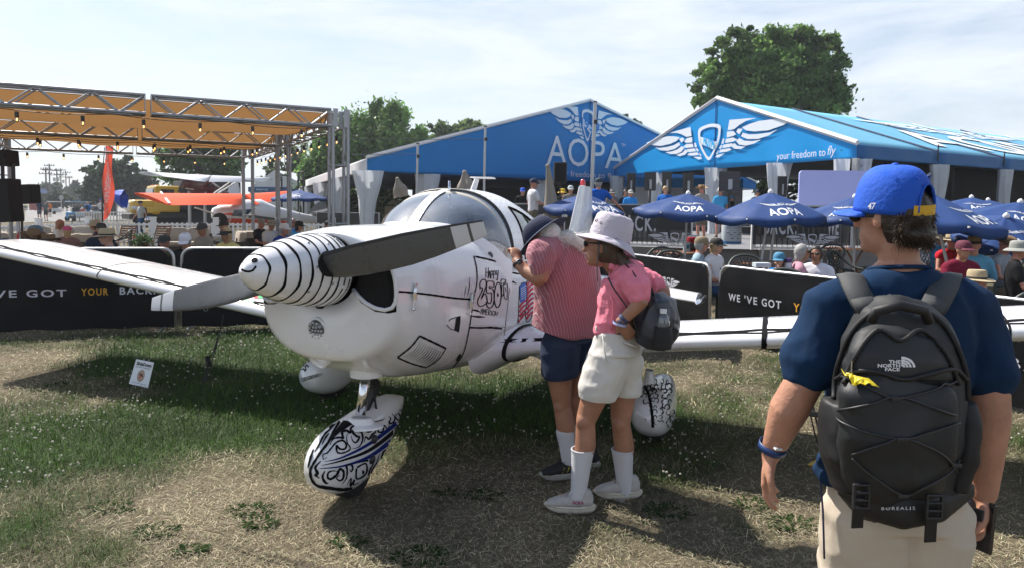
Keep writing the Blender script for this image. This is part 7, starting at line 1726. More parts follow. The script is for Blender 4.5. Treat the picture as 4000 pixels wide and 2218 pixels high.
b=Blob(); b.loft([(g_(3500,1920,YF+.06),.11,.05),(g_(3500,1830,YF+.02),.138,.055),(g_(3500,1680,YF),.145,.06),(g_(3505,1560,YF),.146,.06),(g_(3515,1480,YF+.02),.138,.055)],24,xa=V((1,0,0))); fp=b.done('front_pocket',CH,bkp,.0075,3,wr=.010,wrs=7)
b=Blob(); b.loft([(g_(3512,1470,YF+.01),.136,.05),(g_(3515,1400,YF+.015),.132,.055),(g_(3515,1330,YF+.03),.112,.05),(g_(3512,1290,YF+.05),.07,.035)],24,xa=V((1,0,0))); tp=b.done('top_pocket',CH,bkp,.0075,3,wr=.003,wrs=9)
for sx_ in(-1,1):
    b=Blob(); b.loft([(g_(3505+sx_*205,1900,YB),.03,.06),(g_(3505+sx_*238,1760,YB),.036,.07),(g_(3508+sx_*245,1620,YB),.034,.065),(g_(3508+sx_*248,1560,YB),.026,.05)],16,xa=V((1,0,0))); b.done('side_pocket',CH2,bkp,.0085,2,wr=.004,wrs=12)
SF=Surf([main,fp,tp])
def hitp(x,y,off=.004): 
    h=SF.hit(x,y,off); return h
def cord(pts,r,mt,nm,off=.004,flat=False):
    P=[]; pts=smooth2d(pts,6)
    for x,y in pts:
        h=hitp(x,y,off); 
        if h is not None: P.append(h)
    if len(P)>2: m=MB(); m.tube(P,r,8); return m.build(nm,mt,bkp,smooth=True)
# zips and seams
for pts,r in (([(3262,1560),(3275,1440),(3330,1300),(3420,1215),(3515,1195),(3610,1215),(3700,1290),(3765,1440),(3775,1560)],.007),([(3300,1500),(3350,1380),(3430,1290),(3515,1330),(3600,1290),(3690,1380),(3740,1500)],.006),([(3255,1490),(3330,1450),(3430,1450),(3515,1480),(3620,1460),(3720,1440),(3770,1480)],.006)): cord(pts,r,CH2,'zip')
for pts in ([(3290,1470),(3360,1500),(3480,1555),(3540,1548),(3650,1520),(3740,1480)],[(3275,1600),(3400,1575),(3500,1548),(3640,1590),(3730,1620)],[(3270,1620),(3300,1650),(3400,1690),(3530,1712),(3640,1680),(3740,1650)],[(3330,1770),(3430,1735),(3530,1712),(3640,1750),(3700,1790),(3730,1840)],[(3330,1785),(3400,1850),(3520,1925),(3600,1900),(3700,1840),(3740,1790)]): cord(pts,.0032,BPLASTIC,'elastic_cord',.006)
for x,y in((3495,1556),(3518,1714),(3520,1926),(3724,1810)):
    h=hitp(x,y,.008)
    if h is not None: m=MB(); m.box(h,(.028,.008,.012)); m.build('cord_lock',BPLASTIC,bkp,bevel=.003)
cord([(3385,1500-5),(3400,1300),(3420,1225)],.0001,CH2,'seam') if False else None
m=MB(); m.tube([g_(3405,1255,YB-.09),g_(3420,1215,YB-.10),g_(3515,1190,YB-.11),g_(3610,1212,YB-.10),g_(3628,1255,YB-.09)],.013,10); m.build('grab_handle',CH2,bkp,smooth=True)
def strap(pts,w_,th,mt,nm,nrm=V((0,-1,.4))):
    m=MB(); P=[]; n=len(pts)
    for i,p in enumerate(pts):
        t=(pts[min(i+1,n-1)]-pts[max(i-1,0)]).normalized(); s=(V((1,0,0))-t*t.x*.6).normalized(); N_=s.cross(t).normalized(); N_=N_ if N_.y-N_.z<0 else -N_; a=p+s*w_/2; c=p-s*w_/2; P.append([a,a+N_*th*.6,p+N_*th,c+N_*th*.6,c])
    m.grid(P); o=m.build(nm,mt,bkp,smooth=True); so_=o.modifiers.new('t','SOLIDIFY'); so_.thickness=.004; return o
for sx_ in(-1,1):
    X=lambda d: 3512+sx_*d
    strap([g_(X(196),1098,.06),g_(X(194),1082,.0),g_(X(188),1090,-.055),g_(X(165),1140,-.10),g_(X(140),1185,-.125),g_(X(122),1215,-.13)],.070,.014,CHG,'shoulder_strap')
    strap([g_(X(150),1165,-.13),g_(X(128),1200,-.145),g_(X(95),1245,-.145)],.060,.010,CHG,'strap_yoke')
    strap([g_(X(228),1092,.05),g_(X(224),1090,-.05),g_(X(195),1150,-.10)],.016,.006,CH2,'strap_edge')
# bottom straps with buckles
for x,y0,y1 in((3360,1925,2060),(3645,1965,2115)):
    m=MB(); a=g_(x-4,y0,YB-.10); c=g_(x-12,y1,YB-.085); m.bar(a,c,.030,.004,upv=V((0,1,0))); m.build('webbing_strap',CH2,bkp)
    m=MB(); c0=g_(x+4,y0+12,YB-.108)
    for dz in(-.030,-.010,.010,.030): m.box(c0+V((0,0,dz)),(.042,.010,.006))
    for dx in(-.019,.019): m.box(c0+V((dx,0,0)),(.006,.010,.064))
    m.build('buckle',BPLASTIC,bkp,bevel=.002)
b=Blob(); b.loft([(g_(3290,1890,YB+.03),.03,.03),(g_(3400,1955,YB-.03),.05,.04),(g_(3520,1985,YB-.05),.055,.04),(g_(3650,1965,YB-.03),.05,.04),(g_(3770,1900,YB+.03),.03,.03)],14,xa=V((0,0,1))); b.done('pack_base',CH2,bkp,.0085,2)
PR=mat('white_print',(.75,.75,.75),.6)
SFb=Surf([o for o in bkp.children if o.type=='MESH'])
m=MB(); 
for tx,x0,x1,y0,y1 in(('THE',3470,3516,1404,1418),('NORTH',3427,3514,1419,1433),('FACE',3455,3512,1434,1447)):
    vs2,fs=fit_text(tx,x0,x1,-y1,-y0,bold=.03); SFb.fill(m,[(x,-y) for x,y in vs2],fs,.004)
for r in(12,24,36,50):
    pts=[(3518+r*math.sin(t)*1.0,1432-r*.72*math.cos(t)+ (0)) for t in np.linspace(0,1.57,10)]; SFb.draw(m,pts,8 if r<45 else 9,.004)
m.build('pack_logo',PR,bkp)
m=MB(); vs2,fs=fit_text('BOREALIS',3442,3570,-1988,-1976,bold=.0,spacing=1.3); 
for i in range(len(vs2)): pass
SFb.fill(m,[(x,-y) for x,y in vs2],fs,.004); m.build('pack_lettering',PR,bkp)
m=MB(); Pt=[(3304,1445),(3320,1462),(3350,1475),(3378,1480),(3392,1482),(3428,1512),(3395,1510),(3370,1500),(3340,1492),(3318,1475)]; SFb.poly(m,Pt,.012,step=12); tg=m.build('luggage_tag',mat('tag_yellow',(.60,.48,.01),.5),bkp); tg.modifiers.new('t','SOLIDIFY').thickness=.002
m=MB(); h=SFb.hit(3335,1465,.016) or g_(3335,1465,-.3); m.tube([h+V((0,0,.03)),h,h+V((.02,0,-.02))],.0025,6); m.build('tag_ring',CHROME,bkp)
# ================================================================ trees
def quads_mesh(name,C,U,W,cols,material,parent=None,kind=None,leaf=True):
    n=len(C); off=np.array(rootloc(parent)); C=C-off
    # leaf shaped quad: base, side, tip, side
    V_=np.stack([C-U,C+W,C+U*1.1,C-W],1).reshape(-1,3); me=bpy.data.meshes.new(name); me.vertices.add(n*4); me.vertices.foreach_set('co',V_.astype('f').ravel())
    me.loops.add(n*4); me.loops.foreach_set('vertex_index',np.arange(n*4,dtype='i')); me.polygons.add(n); me.polygons.foreach_set('loop_start',(np.arange(n)*4).astype('i')); me.update(calc_edges=True)
    setcol(me,np.repeat(cols,4,axis=0)); me.materials.append(material); o=link(name,me,parent)
    if kind: o['kind']=kind
    return o
LEAFM=attr_mat('tree_leaves',.5,.5)
BARK=mat('bark',(.09,.075,.06),.9,bump=.8,bscale=12,var=.2)
def tree(label,px,Y,blobs,nclump,nleaf,size,col,seed,trunk_r=.3,group='trees behind the tents',spiky=0.0,vary=.35,csz=.085):
    """blobs: (px,py,radius px x, radius px y) ellipsoids of the crown at distance Y"""
    rs=np.random.RandomState(seed); base=V((at(px,800,Y).x,Y,0)); t=thing('tree',label,'tree',tuple(base),group); k=Y/F
    E_=[]; 
    for bx,by,rx,ry in blobs: c=at(bx,by,Y); E_.append((c,rx*k,min(rx,ry*1.2)*k*.9,ry*k))
    wts=np.array([e[1]*e[2]*e[3] for e in E_])**.8; wts/=wts.sum(); CC=[];sh=[]
    for i in range(nclump):
        c,a,b,d=E_[rs.choice(len(E_),p=wts)]; v=rs.randn(3); v/=np.linalg.norm(v); r=rs.rand()**.38; p=np.array([c.x+v[0]*a*r,c.y+v[1]*b*r,c.z+v[2]*d*r]); CC.append(p); sh.append(max(a,d)*csz*(.6+.9*rs.rand()))
    CC=np.array(CC); sh=np.array(sh); ci=rs.randint(0,nclump,nleaf); s=sh[ci][:,None]; P=CC[ci]+rs.randn(nleaf,3)*s*np.array([[1.1,1.1,.75+spiky*2]])
    P[:,2]=np.maximum(P[:,2],.3)
    U=rs.randn(nleaf,3); U/=np.linalg.norm(U,axis=1)[:,None]; W=np.cross(U,rs.randn(nleaf,3)); W/=np.linalg.norm(W,axis=1)[:,None]; sz=(size*(.6+.8*rs.rand(nleaf)))[:,None]
    tone=(1+vary*rs.randn(nclump))[ci][:,None].clip(.45,1.8); col=np.array(col); cols=np.clip(col*tone*(.75+.5*rs.rand(nleaf,1))+rs.randn(nleaf,1)*np.array([[.010,.006,0]]),.004,1)
    quads_mesh('crown',P,U*sz,W*sz*.55,cols,LEAFM,t,'stuff')
    top=V((CC[:,0].mean(),CC[:,1].mean(),CC[:,2].max()*.8)); m=MB(); mid=base.lerp(top,.45); m.tube([base,base.lerp(mid,.5)+V((.1,0,0)),mid,top],[trunk_r*1.2,trunk_r,trunk_r*.7,.05],10); m.build('trunk',BARK,t,smooth=True)
    idx_=rs.choice(nclump,min(nclump,22),replace=False)
    for i in idx_: 
        p=V(CC[i]); s0=base.lerp(top,rs.uniform(.25,.6)); m=MB(); m.tube([s0,s0.lerp(p,.5)+V((0,0,.3)),p],[trunk_r*.35,trunk_r*.22,.03],6); m.build('branch',BARK,t,smooth=True)
    return t
tree('large round cottonwood rising behind the bright marquee',3040,54,[(2880,215,110,85),(3060,180,130,80),(3200,250,110,110),(2800,330,85,95),(3010,320,170,120),(3240,370,80,85),(2950,150,70,45),(3120,140,60,40),(2770,400,60,40),(3130,400,180,70)],520,60000,.17,(.115,.20,.05),1,.45,'trees behind the marquees',0,.38,.085)
tree('tall poplar with upright tufts left of the dark marquee',1480,62,[(1480,470,55,75),(1545,470,50,70),(1400,560,90,110),(1520,600,110,110),(1310,640,90,120),(1420,720,140,110),(1250,720,80,110),(1620,570,50,70),(1480,430,35,30),(1560,430,30,30),(1440,610,120,90),(1600,640,60,60),(1350,600,70,70)],520,80000,.19,(.125,.23,.06),2,.35,'trees behind the marquees',.6,.3,.11)
tree('low broad tree above the roof of the dark marquee',1780,80,[(1720,530,70,50),(1820,510,70,50),(1900,540,60,45),(1680,590,80,60),(1830,600,120,70)],220,28000,.20,(.14,.21,.065),3,.3,'trees behind the marquees',0,.3,.07)
tree('thin airy tree between truss columns and poplar',1110,70,[(1110,640,70,70),(1180,620,60,70),(1150,720,90,70),(1060,700,50,60)],110,9000,.15,(.11,.15,.07),4,.2,'trees behind the marquees',.1,.25,.07)
tree('treetop peeking above the right slope of the dark marquee',2455,75,[(2440,470,25,18),(2475,490,30,25)],40,2500,.18,(.05,.09,.03),5,.2,'trees behind the marquees')
tree('green maple behind the truss canopy and the red aircraft',780,68,[(790,560,130,95),(680,620,90,60),(880,630,80,70),(780,680,150,50),(790,440,22,40)],230,24000,.19,(.085,.165,.04),6,.35,'trees at the left',0,.35,.07)
tree('dark round tree behind the orange feather flag',440,92,[(400,690,75,65),(480,680,80,70),(360,740,60,45),(540,720,60,60),(440,760,130,40)],210,22000,.24,(.04,.07,.034),7,.4,'trees at the left',0,.3,.07)
tree('small tree right of the dark round tree',575,100,[(570,720,35,55),(590,770,40,40)],60,5000,.26,(.045,.075,.025),8,.3,'trees at the left')
for i,(px_,py_,rx_,ry_,Y,lb) in enumerate(((195,760,45,45,170,'hazy tree behind the power poles, left'),(290,755,42,42,185,'hazy tree behind the power poles, right'),(215,780,60,22,130,'dark bush at the foot of the power poles'),(155,785,16,22,220,'far tree beside the hut roof'),(330,790,60,20,230,'far hedge of trees at the end of the road'))): tree(lb,px_,Y,[(px_,py_,rx_,ry_),(px_+rx_*.4,py_+8,rx_*.6,ry_*.8)],60,4500,Y*.0032,[(.06,.09,.06),(.06,.09,.06),(.03,.05,.02),(.06,.09,.07),(.07,.10,.08)][i],20+i,.3,'trees at the left')
tree('dark hedge seen through the open side of the dark marquee',1335,56,[(1300,790,90,60),(1400,800,80,60),(1230,800,60,60),(1560,810,60,50)],120,12000,.14,(.022,.045,.012),31,.2,'trees behind the marquees')
tree('green tree seen through the bright marquee',3010,50,[(2990,720,60,60),(3110,740,50,50)],70,6000,.14,(.03,.06,.018),32,.2,'trees behind the marquees')
# ================================================================ left background
WOOD=mat('pole_wood',(.10,.085,.07),.9,bump=.4,bscale=10,var=.2)
for i,(px_,pt_,ph_,sd) in enumerate(((178,655,0,1),(192,641,1,1),(221,660,0,0),(236,658,0,-1),(256,668,1,0),(270,690,1,0))):
    Y=[150,165,185,200,215,240][i]; b_=V((at(px_+4,800,Y).x,Y,0)); tp=at(px_,pt_,Y); t=thing('power_pole','wooden power pole '+['first from the left','tallest, second from the left','third from the left','fourth from the left, leaning','fifth from the left','farthest, small'][i],'pole',tuple(b_),'power poles along the road'); k=Y/F
    rod('shaft',b_,tp,.16,WOOD,t)
    for z_,w_ in((8,20),(25,26)) if i!=5 else ((6,13),): 
        c=at(px_,pt_+z_,Y); block('crossarm',c,(w_*2*k,.14,.16),WOOD,t); 
        for e in(-.9,-.4,.4,.9): block('insulator',c+V((e*w_*k,0,.25)),(.12,.12,.3),WOOD,t)
    if i in(2,3,4,5): c=at(px_-9,pt_+42,Y); m=MB(); m.lathe(c,[(.01,.5),(.35,.5),(.35,-.5),(.01,-.5)],10,Zu); m.build('transformer',GALV,t,smooth=True,autos=40)
def boxthing(name,label,cat,c,d,m_,rz=0): t=thing(name,label,cat,tuple(c)); return t
# hangar cafe
Y=62; a_=at(1000,690,Y);b_=at(1200,690,Y); cxm=(a_.x+b_.x)/2; t=thing('cafe_building','white hangar with blue band and sign, behind the truss columns','building',(cxm,Y,0)); HW=mat('hangar_white',(.55,.58,.60),.6,var=.05,vscale=.5); HBL=mat('hangar_blue',(.01,.06,.19),.5)
zt_=at(1090,665,Y).z; zs=at(1190,735,Y).z
m=MB(); L0=at(975,730,Y).x; R0=at(1215,730,Y).x; m.prism([V((L0,Y,0)),V((R0,Y,0)),V((R0,Y,zs)),V(((L0+R0)/2-.5,Y,zt_)),V((L0,Y,zs))],V((0,1,0)),12); m.build('wall',HW,t)
m=MB(); m.box(V(((L0+R0)/2,Y-.06,at(1090,742,Y).z)),(R0-L0+.2,.1,.45)); m.build('blue_band',HBL,t)
m=MB(); vs,fs=fit_text('WAYPOINT CAFÉ',at(998,742,Y-.2).x,at(1045,742,Y-.2).x,at(1010,737+8,Y-.2).z,at(1010,737,Y-.2).z,bold=.02); m.add([V((x,Y-.13,z)) for x,z in vs],fs); m.build('lettering',mat('cafe_letter',(.5,.7,.8),.5),t)['kind']='stuff'
m=MB(); m.box(V(((L0+R0)/2-1,Y-.08,at(1090,752,Y).z-.25)),(R0-L0-4,.1,.5)); m.build('menu_board',mat('menu_grey',(.35,.4,.42),.6),t)
for px_,lb in((1090,'left'),(1175,'right')):
    t=thing('folding_scaffold_ladder','black upright screen frame '+lb+' of the pair in front of the hangar','frame',tuple(V((at(px_,800,45).x,45,0)))); 
    for dx in(-10,10): rod('upright',V((at(px_+dx,800,45).x,45,0)),at(px_+dx,672 if lb=='right' else 690,45),.06,BPLASTIC,t)
    for py_ in(674 if lb=='right' else 692,704,735,765): rod('crossbar',at(px_-10,py_,45),at(px_+10,py_,45),.05,BPLASTIC,t)
# feather flag
Y=38.0; pb=V((at(400,870,Y).x,Y,0)); t=thing('feather_flag','tall orange feather flag with white vertical lettering','flag',tuple(pb)); tp=at(409,575,Y)
m=MB(); m.tube([pb,at(399,800,Y),at(400,680,Y),tp],[.05,.04,.03,.02],8); m.build('pole',BPLASTIC,t,smooth=True)
OR=mat('flag_orange',(.62,.085,.045),.7,bump=.3,bscale=3,backlit=.3,var=.08); P=[]
def ff_(u,v,o=0): # v 0 bottom..1 top
    xl=lerp(401,408,v**2)+(1.5); xr=lerp(434+14*math.sin(min(1,v*2.2)*1.57),438,v); px_=lerp(xl,xr,u); py_=lerp(862-26*u**1.2,572,v); p=at(px_,py_,Y); return p+V((0,.12*math.sin(u*5+v*9)-o,0))
for j in range(25): P.append([ff_(i/10,j/24) for i in range(11)])
MB().grid(P).build('banner',OR,t,smooth=True)
m=MB(); vs,fs=fit_text("AOPA SWEEPSTAKES AVIAT",.20,.97,.28,.68,bold=.02); cut_poly(m,lambda x,y:ff_(1-y,x,.1),vs,fs,.05); vs,fs=fit_text('AVIAT HUSKY',.15,.85,.075,.10); cut_poly(m,lambda x,y:ff_(x,y,.1),vs,fs,.05); m.build('lettering',mat('flag_letter',(.62,.58,.60),.6),t)['kind']='stuff'
# yellow truck
Y=50.0; c=V((at(632,800,Y).x,Y,0)); tk=thing('truck','yellow heavy truck with black box body, facing the camera','truck',tuple(c)); YL=mat('truck_yellow',(.62,.38,.01),.35,coat=.6); k=Y/F
Rt_=Matrix.Rotation(math.radians(-48),3,'Z')
def T(x,y,z): return c+Rt_@V((x,y,z))   # +(-y) forward
def tb(name,cc,d,m_,par=tk,bev=.05):
    m=MB(); m.box(T(*cc),d,rot=Rt_); return m.build(name,m_,par,bevel=bev)
tb('hood',(0,-1.35,1.45),(1.7,1.7,.95),YL,bev=.22); tb('cab',(0,.1,2.0),(2.2,1.7,1.9),YL,bev=.12); tb('fender',(0,-1.1,1.15),(2.35,1.5,.55),YL,bev=.18); gl=tb('windshield',(0,-.78,2.35),(1.9,.08,.75),mat('truck_glass',(.02,.03,.04),.1,coat=1),bev=.02)
tb('grille',(0,-2.22,1.45),(.95,.08,.65),CHROME,bev=.02); tb('bumper',(0,-2.25,.75),(2.3,.3,.38),BPLASTIC); tb('body_box',(0,3.2,2.3),(2.4,4.2,2.1),BPLASTIC,bev=.03); tb('chassis',(0,2.2,.8),(1.2,6,.35),BPLASTIC,bev=.02)
for i in range(4): tb('grille_bar',(0,-2.27,1.25+i*.13),(.9,.03,.03),BPLASTIC,bev=.0)
for sx_ in(-1,1):
    m=MB(); m.sphere(T(sx_*.85,-2.0,1.35),(.24,.10,.15),10,6); m.build('headlight',mat('headlight',(.5,.52,.55),.15,coat=1),tk,smooth=True)
    for yy in(-1.2,3.9):
        m=MB(); ax=Rt_@V((1,0,0)); m.lathe(T(sx_*1.02,yy,.52),[(.25,-.15),(.46,-.15),(.52,-.08),(.52,.08),(.46,.15),(.25,.15)],20,ax); w_=m.build('wheel',RUBBER,tk,smooth=True,autos=40); m=MB(); m.lathe(T(sx_*1.04,yy,.52),[(.02,-.17*1),(.28,-.12),(.3,.12),(.02,.17)],16,ax); m.build('rim',CHROME,w_,smooth=True)
    tb('mirror',(sx_*1.35,-.5,2.2),(.22,.1,.5),BPLASTIC); tb('side_window',(sx_*1.1,.1,2.4),(.04,.9,.6),mat('truck_glass',(.02,.03,.04),.1,coat=1),bev=.01)
for i in range(5): tb('roof_lamp',(-.8+.4*i,-.45,2.98),(.14,.10,.08),mat('amber',(.7,.2,.01),.3),bev=.02)
# far high wing aircraft -------------------------------------------
RO=mat('plane_orange_red',(.72,.085,.025),.6,spec=.15); GRP=mat('plane_grey',(.07,.08,.09),.35,coat=.4); MAR=mat('plane_maroon',(.12,.008,.02),.3,coat=.5)
def stripe_print(m,surf,pts,off=.02,step=20): surf.poly(m,pts,off,step=step)
def highwing(name_label,nosepx,nosey,tailpx,taily,Yn,Yt,body,wingm,wing,zoff=0,tail=None):
    """nose and tail given at distances Yn, Yt"""
    a=at(nosepx,nosey,Yn);b=at(tailpx,taily,Yt); t=thing('light_aircraft',name_label,'airplane',(a.x,a.y,max(0,a.z-1.6))); d=(b-a); L_=d.length; d.normalize(); s=d.cross(Zu).normalized(); u=s.cross(d).normalized()
    P=[]
    for q,ry,rz_,zo in((0,.25,.28,0),(.05,.42,.45,0),(.15,.5,.55,0),(.25,.52,.70,.12),(.38,.5,.75,.15),(.5,.42,.55,.06),(.7,.25,.34,.02),(.9,.10,.16,.0),(1,.03,.08,0)): P.append([a+d*(L_*q)+s*(ry*math.cos(x))+u*(rz_*math.sin(x)+zo) for x in np.linspace(0,2*math.pi,25)[:-1]])
    m=MB(); m.grid(P,closed_u=True); n=24; m.f.append(tuple(range(n))[::-1]); m.mi.append(0); fo=m.build('fuselage',body,t,smooth=True)
    return t,a,b,d,s,u,L_,fo
WHL=mat('plane_white',(.72,.72,.72),.3,coat=.4)
t,a,b,d,s,u,L_,fo=highwing('orange and white high wing aircraft with drooping orange wing behind the picket fence',830,835,1285,862,34.5,38.5,WHL,RO,None)
def wingpoly(name,pts,m_,t,th=.16):
    c=[V(p) for p in pts]; P=[]
    for j in range(9):
        v=j/8; LE=c[0].lerp(c[1],v); TE=c[3].lerp(c[2],v); row=[]
        for x,y in foil(8,.13): row.append(LE.lerp(TE,x)+Zu*(y/.065*th*.5+.03*math.sin(math.pi*x)))
        for x,y in foil(8,.10)[-2:0:-1]: row.append(LE.lerp(TE,x)-Zu*(y/.065*th*.3))
        P.append(row)
    m=MB(); m.grid(P,closed_u=True); n=len(P[0]); m.f.append(tuple(range(n))[::-1]); m.f.append(tuple(range(8*n,9*n))); m.mi+=[0,0]; return m.build(name,m_,t,smooth=True,autos=60)
wingpoly('wing',[at(522,757,30.5),at(945,760,36.0),at(945,801,34.6),at(660,803,29.2)],RO,t,.14); wingpoly('wing',[at(948,762,36.2),at(1120,750,41),at(1150,770,40.2),at(1000,801,35.2)],RO,t,.14)
m=MB(); q0=at(625,757,31.6)
m=MB(); A0,A1_,A2_,A3_=at(624,757,31.75),at(632,756,31.9),at(668,803,29.4),at(656,803,29.2)
m.add([p+Zu*.10+V((0,-.02,0)) for p in(A0,A1_,A2_,A3_)],[(0,1,2,3)]); m.build('wing_stripe',WHL,t)
for x0,x1 in((760,900),(1000,960)): rod('wing_strut',at(x0,812,33.0),at(x1,855,34.5),.035,WHL,t)
Sf=Surf([fo]); m=MB()
for p_ in([(830,850),(1100,862),(1240,880),(830,880)],[(860,838),(900,832),(1010,842),(960,846)]): Sf.poly(m,p_,.02,step=20)
m.build('orange_stripe',RO,t)['kind']='stuff'
m=MB(); 
for p_ in([(900,842),(960,838),(1120,858),(1060,862)],): Sf.poly(m,p_,.03,step=20)
m.build('grey_stripe',GRP,t)['kind']='stuff'
m=MB(); Sf.poly(m,[(1005-90,822),(985,818),(990,845),(905,845)],.03,step=15); m.build('cabin_window',mat('truck_glass',(.02,.03,.04),.1,coat=1),t)
Yt=38.0; m=MB(); m.prism([at(1180,862,Yt),at(1230,800,Yt),at(1252,785,Yt),at(1268,785,Yt),at(1280,812,Yt),at(1283,868,Yt)],V((0,1,0)),.08); m.build('tail_fin',GRP,t,bevel=.02)
m=MB(); m.prism([at(1215,830,Yt-.03),at(1278,815,Yt-.03),at(1279,824,Yt-.03),at(1205,846,Yt-.03)],V((0,-1,0)),.01); m.prism([at(1195,855,Yt-.03),at(1282,838,Yt-.03),at(1283,852,Yt-.03),at(1200,866,Yt-.03)],V((0,-1,0)),.01); m.build('fin_stripe',WHL,t)['kind']='stuff'
m=MB(); vs,fs=fit_text('SWEEPS',0,1,0,1,bold=.03); c_=[at(1203,838,Yt-.08),at(1234,841,Yt-.08),at(1234,832,Yt-.08),at(1204,826,Yt-.08)]; m.add([bilerp(c_,x,y) for x,y in vs],fs); m.build('lettering',BPLASTIC,t)['kind']='stuff'
m=MB(); m.lathe(at(858,862,33.5),[(.05,-.1),(.35,-.1),(.38,0),(.35,.1),(.05,.1)],16,s); m.build('wheel',RUBBER,t,smooth=True,autos=40)
# maroon one, standing high on a platform
t,a,b,d,s,u,L_,fo=highwing('maroon and white high wing aircraft above the yellow truck',720,712,900,760,46,52,MAR,WHL,None)
wingpoly('wing',[at(540,677,44),at(830,690,47),at(800,712,45.5),at(640,690,42.5)],WHL,t,.2); wingpoly('wing',[at(830,690,47.2),at(1063,700,52),at(1030,712,50.8),at(815,712,45.8)],WHL,t,.2)
m=MB(); Sf=Surf([fo]); Sf.poly(m,[(752,700),(800,690),(805,712),(770,716)],.03,step=12); Sf.poly(m,[(808,708),(840,712),(848,735),(812,730)],.03,step=12); m.build('cabin_window',mat('truck_glass',(.02,.03,.04),.1,coat=1),t)['kind']='stuff'
m=MB(); m.bar(at(713,713,45.6),at(736,668,45.6),.16,.05); m.build('propeller_blade',PGREY,t); m=MB(); m.bar(at(713,713,45.6),at(695,752,45.6),.16,.05); m.build('propeller_blade',PGREY,t)
m=MB(); Sf.draw(m,[(750,715),(800,728),(870,745)],5,.03); Sf.draw(m,[(725,735),(800,748),(880,762)],4,.03); m.build('white_stripe',WHL,t)['kind']='stuff'
for x0,x1,Y_ in((900,835,46.5),(925,850,47.5)): rod('wing_strut',at(x0,712,Y_+2),at(x1,757,Y_),.06,WHL,t)
m=MB(); m.prism([at(880,765,51.5),at(905,712,52),at(925,705,52),at(940,760,52)],V((0,1,0)),.1); m.build('tail_fin',WHL,t)
for px_ in(740,800,860): rod('support_leg',V((at(px_,800,48).x,48,0)),at(px_,745,48),.12,GALV,t)
m=MB(); m.box(V((at(790,800,51).x,51,1.1)),(7.5,.2,2.2)); t=thing('platform_wall','dark platform skirt below the maroon aircraft','platform',tuple(V((at(790,800,51).x,51,0)))); m.build('skirt',mat('skirt_dark',(.03,.03,.035),.8),t)
# small far vehicles and huts
def cart(px,py,Y,col,label,wp=34):
    b_=V((at(px,800,Y).x,Y,0)); t=thing('golf_cart',label,'cart',tuple(b_),'carts on the road'); k=Y/F*wp; mm=mat('cart_%d'%int(col[2]*100+col[0]*10),col,.4); m=MB(); m.box(b_+Zu*.55,(k,1.8,.6)); m.build('body',mm,t,bevel=.08); m=MB(); m.box(b_+Zu*1.75,(k,1.9,.08)); m.build('roof',WPLASTIC if col[0]>.1 else mm,t,bevel=.02)
    for e in(-.46,.46):
        rod('roof_post',b_+V((k*e,-.7,.8)),b_+V((k*e,-.7,1.72)),.03,BPLASTIC,t)
        m=MB(); m.lathe(b_+V((k*e,-.7,.24)),[(.02,-.08),(.24,-.08),(.24,.08),(.02,.08)],12,(1,0,0)); m.build('wheel',RUBBER,t)
    m=MB(); m.box(b_+V((0,.1,1.0)),(k*.85,.3,.5)); m.build('seat',BPLASTIC,t,bevel=.04)
cart(294,800,62,(.10,.30,.55),'blue golf cart on the road',30); cart(208,795,95,(.6,.6,.6),'white roofed golf cart behind the people on the road',34); cart(302,790,100,(.55,.5,.4),'beige roofed cart farther down the road',26); cart(340,786,90,(.35,.06,.04),'red and white cart at the far right of the road',38)
def car(px,Y,col,label,wp=48):
    b_=V((at(px,800,Y).x,Y,0)); t=thing('parked_car',label,'car',tuple(b_),'parked cars'); k=Y/F*wp; mm=mat('car_%d'%int(col[1]*100),col,.25,coat=.8); m=MB(); m.box(b_+Zu*.6,(k,1.8,.6)); m.build('body',mm,t,bevel=.15); m=MB(); m.box(b_+Zu*1.1,(k*.62,1.5,.55)); m.build('cabin',mat('truck_glass',(.02,.03,.04),.1,coat=1),t,bevel=.18)
    for e in(-.32,.32): m=MB(); m.lathe(b_+V((k*e,-.85,.32)),[(.02,-.1),(.32,-.1),(.32,.1),(.02,.1)],14,(0,1,0)); m.build('wheel',RUBBER,t)
car(372,75,(.6,.62,.64),'pale car parked behind the blue backpack man, upper'); car(385,68,(.30,.35,.36),'silver car parked behind the blue backpack man, lower',44)
t=thing('site_hut','small red hut with dark blue roof left of the road','hut',tuple(V((at(150,800,140).x,140,0)))); c=V((at(152,800,140).x,140,0)); m=MB(); m.box(c+Zu*.9,(2.6,2,1.8)); m.build('wall',mat('hut_red',(.30,.03,.03),.7),t); m=MB(); m.prism([c+V((-1.8,0,2.2)),c+V((1.8,0,2.2)),c+V((0,0,4.4))],V((0,1,0)),2); m.build('roof',mat('hut_roof',(.05,.08,.2),.6),t)
t=thing('road_sign','round road sign on a post by the far road','sign',tuple(V((at(239,800,110).x,110,0)))); rod('post',V((at(239,800,110).x,110,0)),at(239,775,110),.05,GALV,t); m=MB(); m.lathe(at(239,773,109.9),[(.01,0),(.38,0),(.38,.03),(.01,.03)],16,(0,-1,0)); m.build('disc',mat('sign_back_grey',(.35,.35,.35),.6),t)
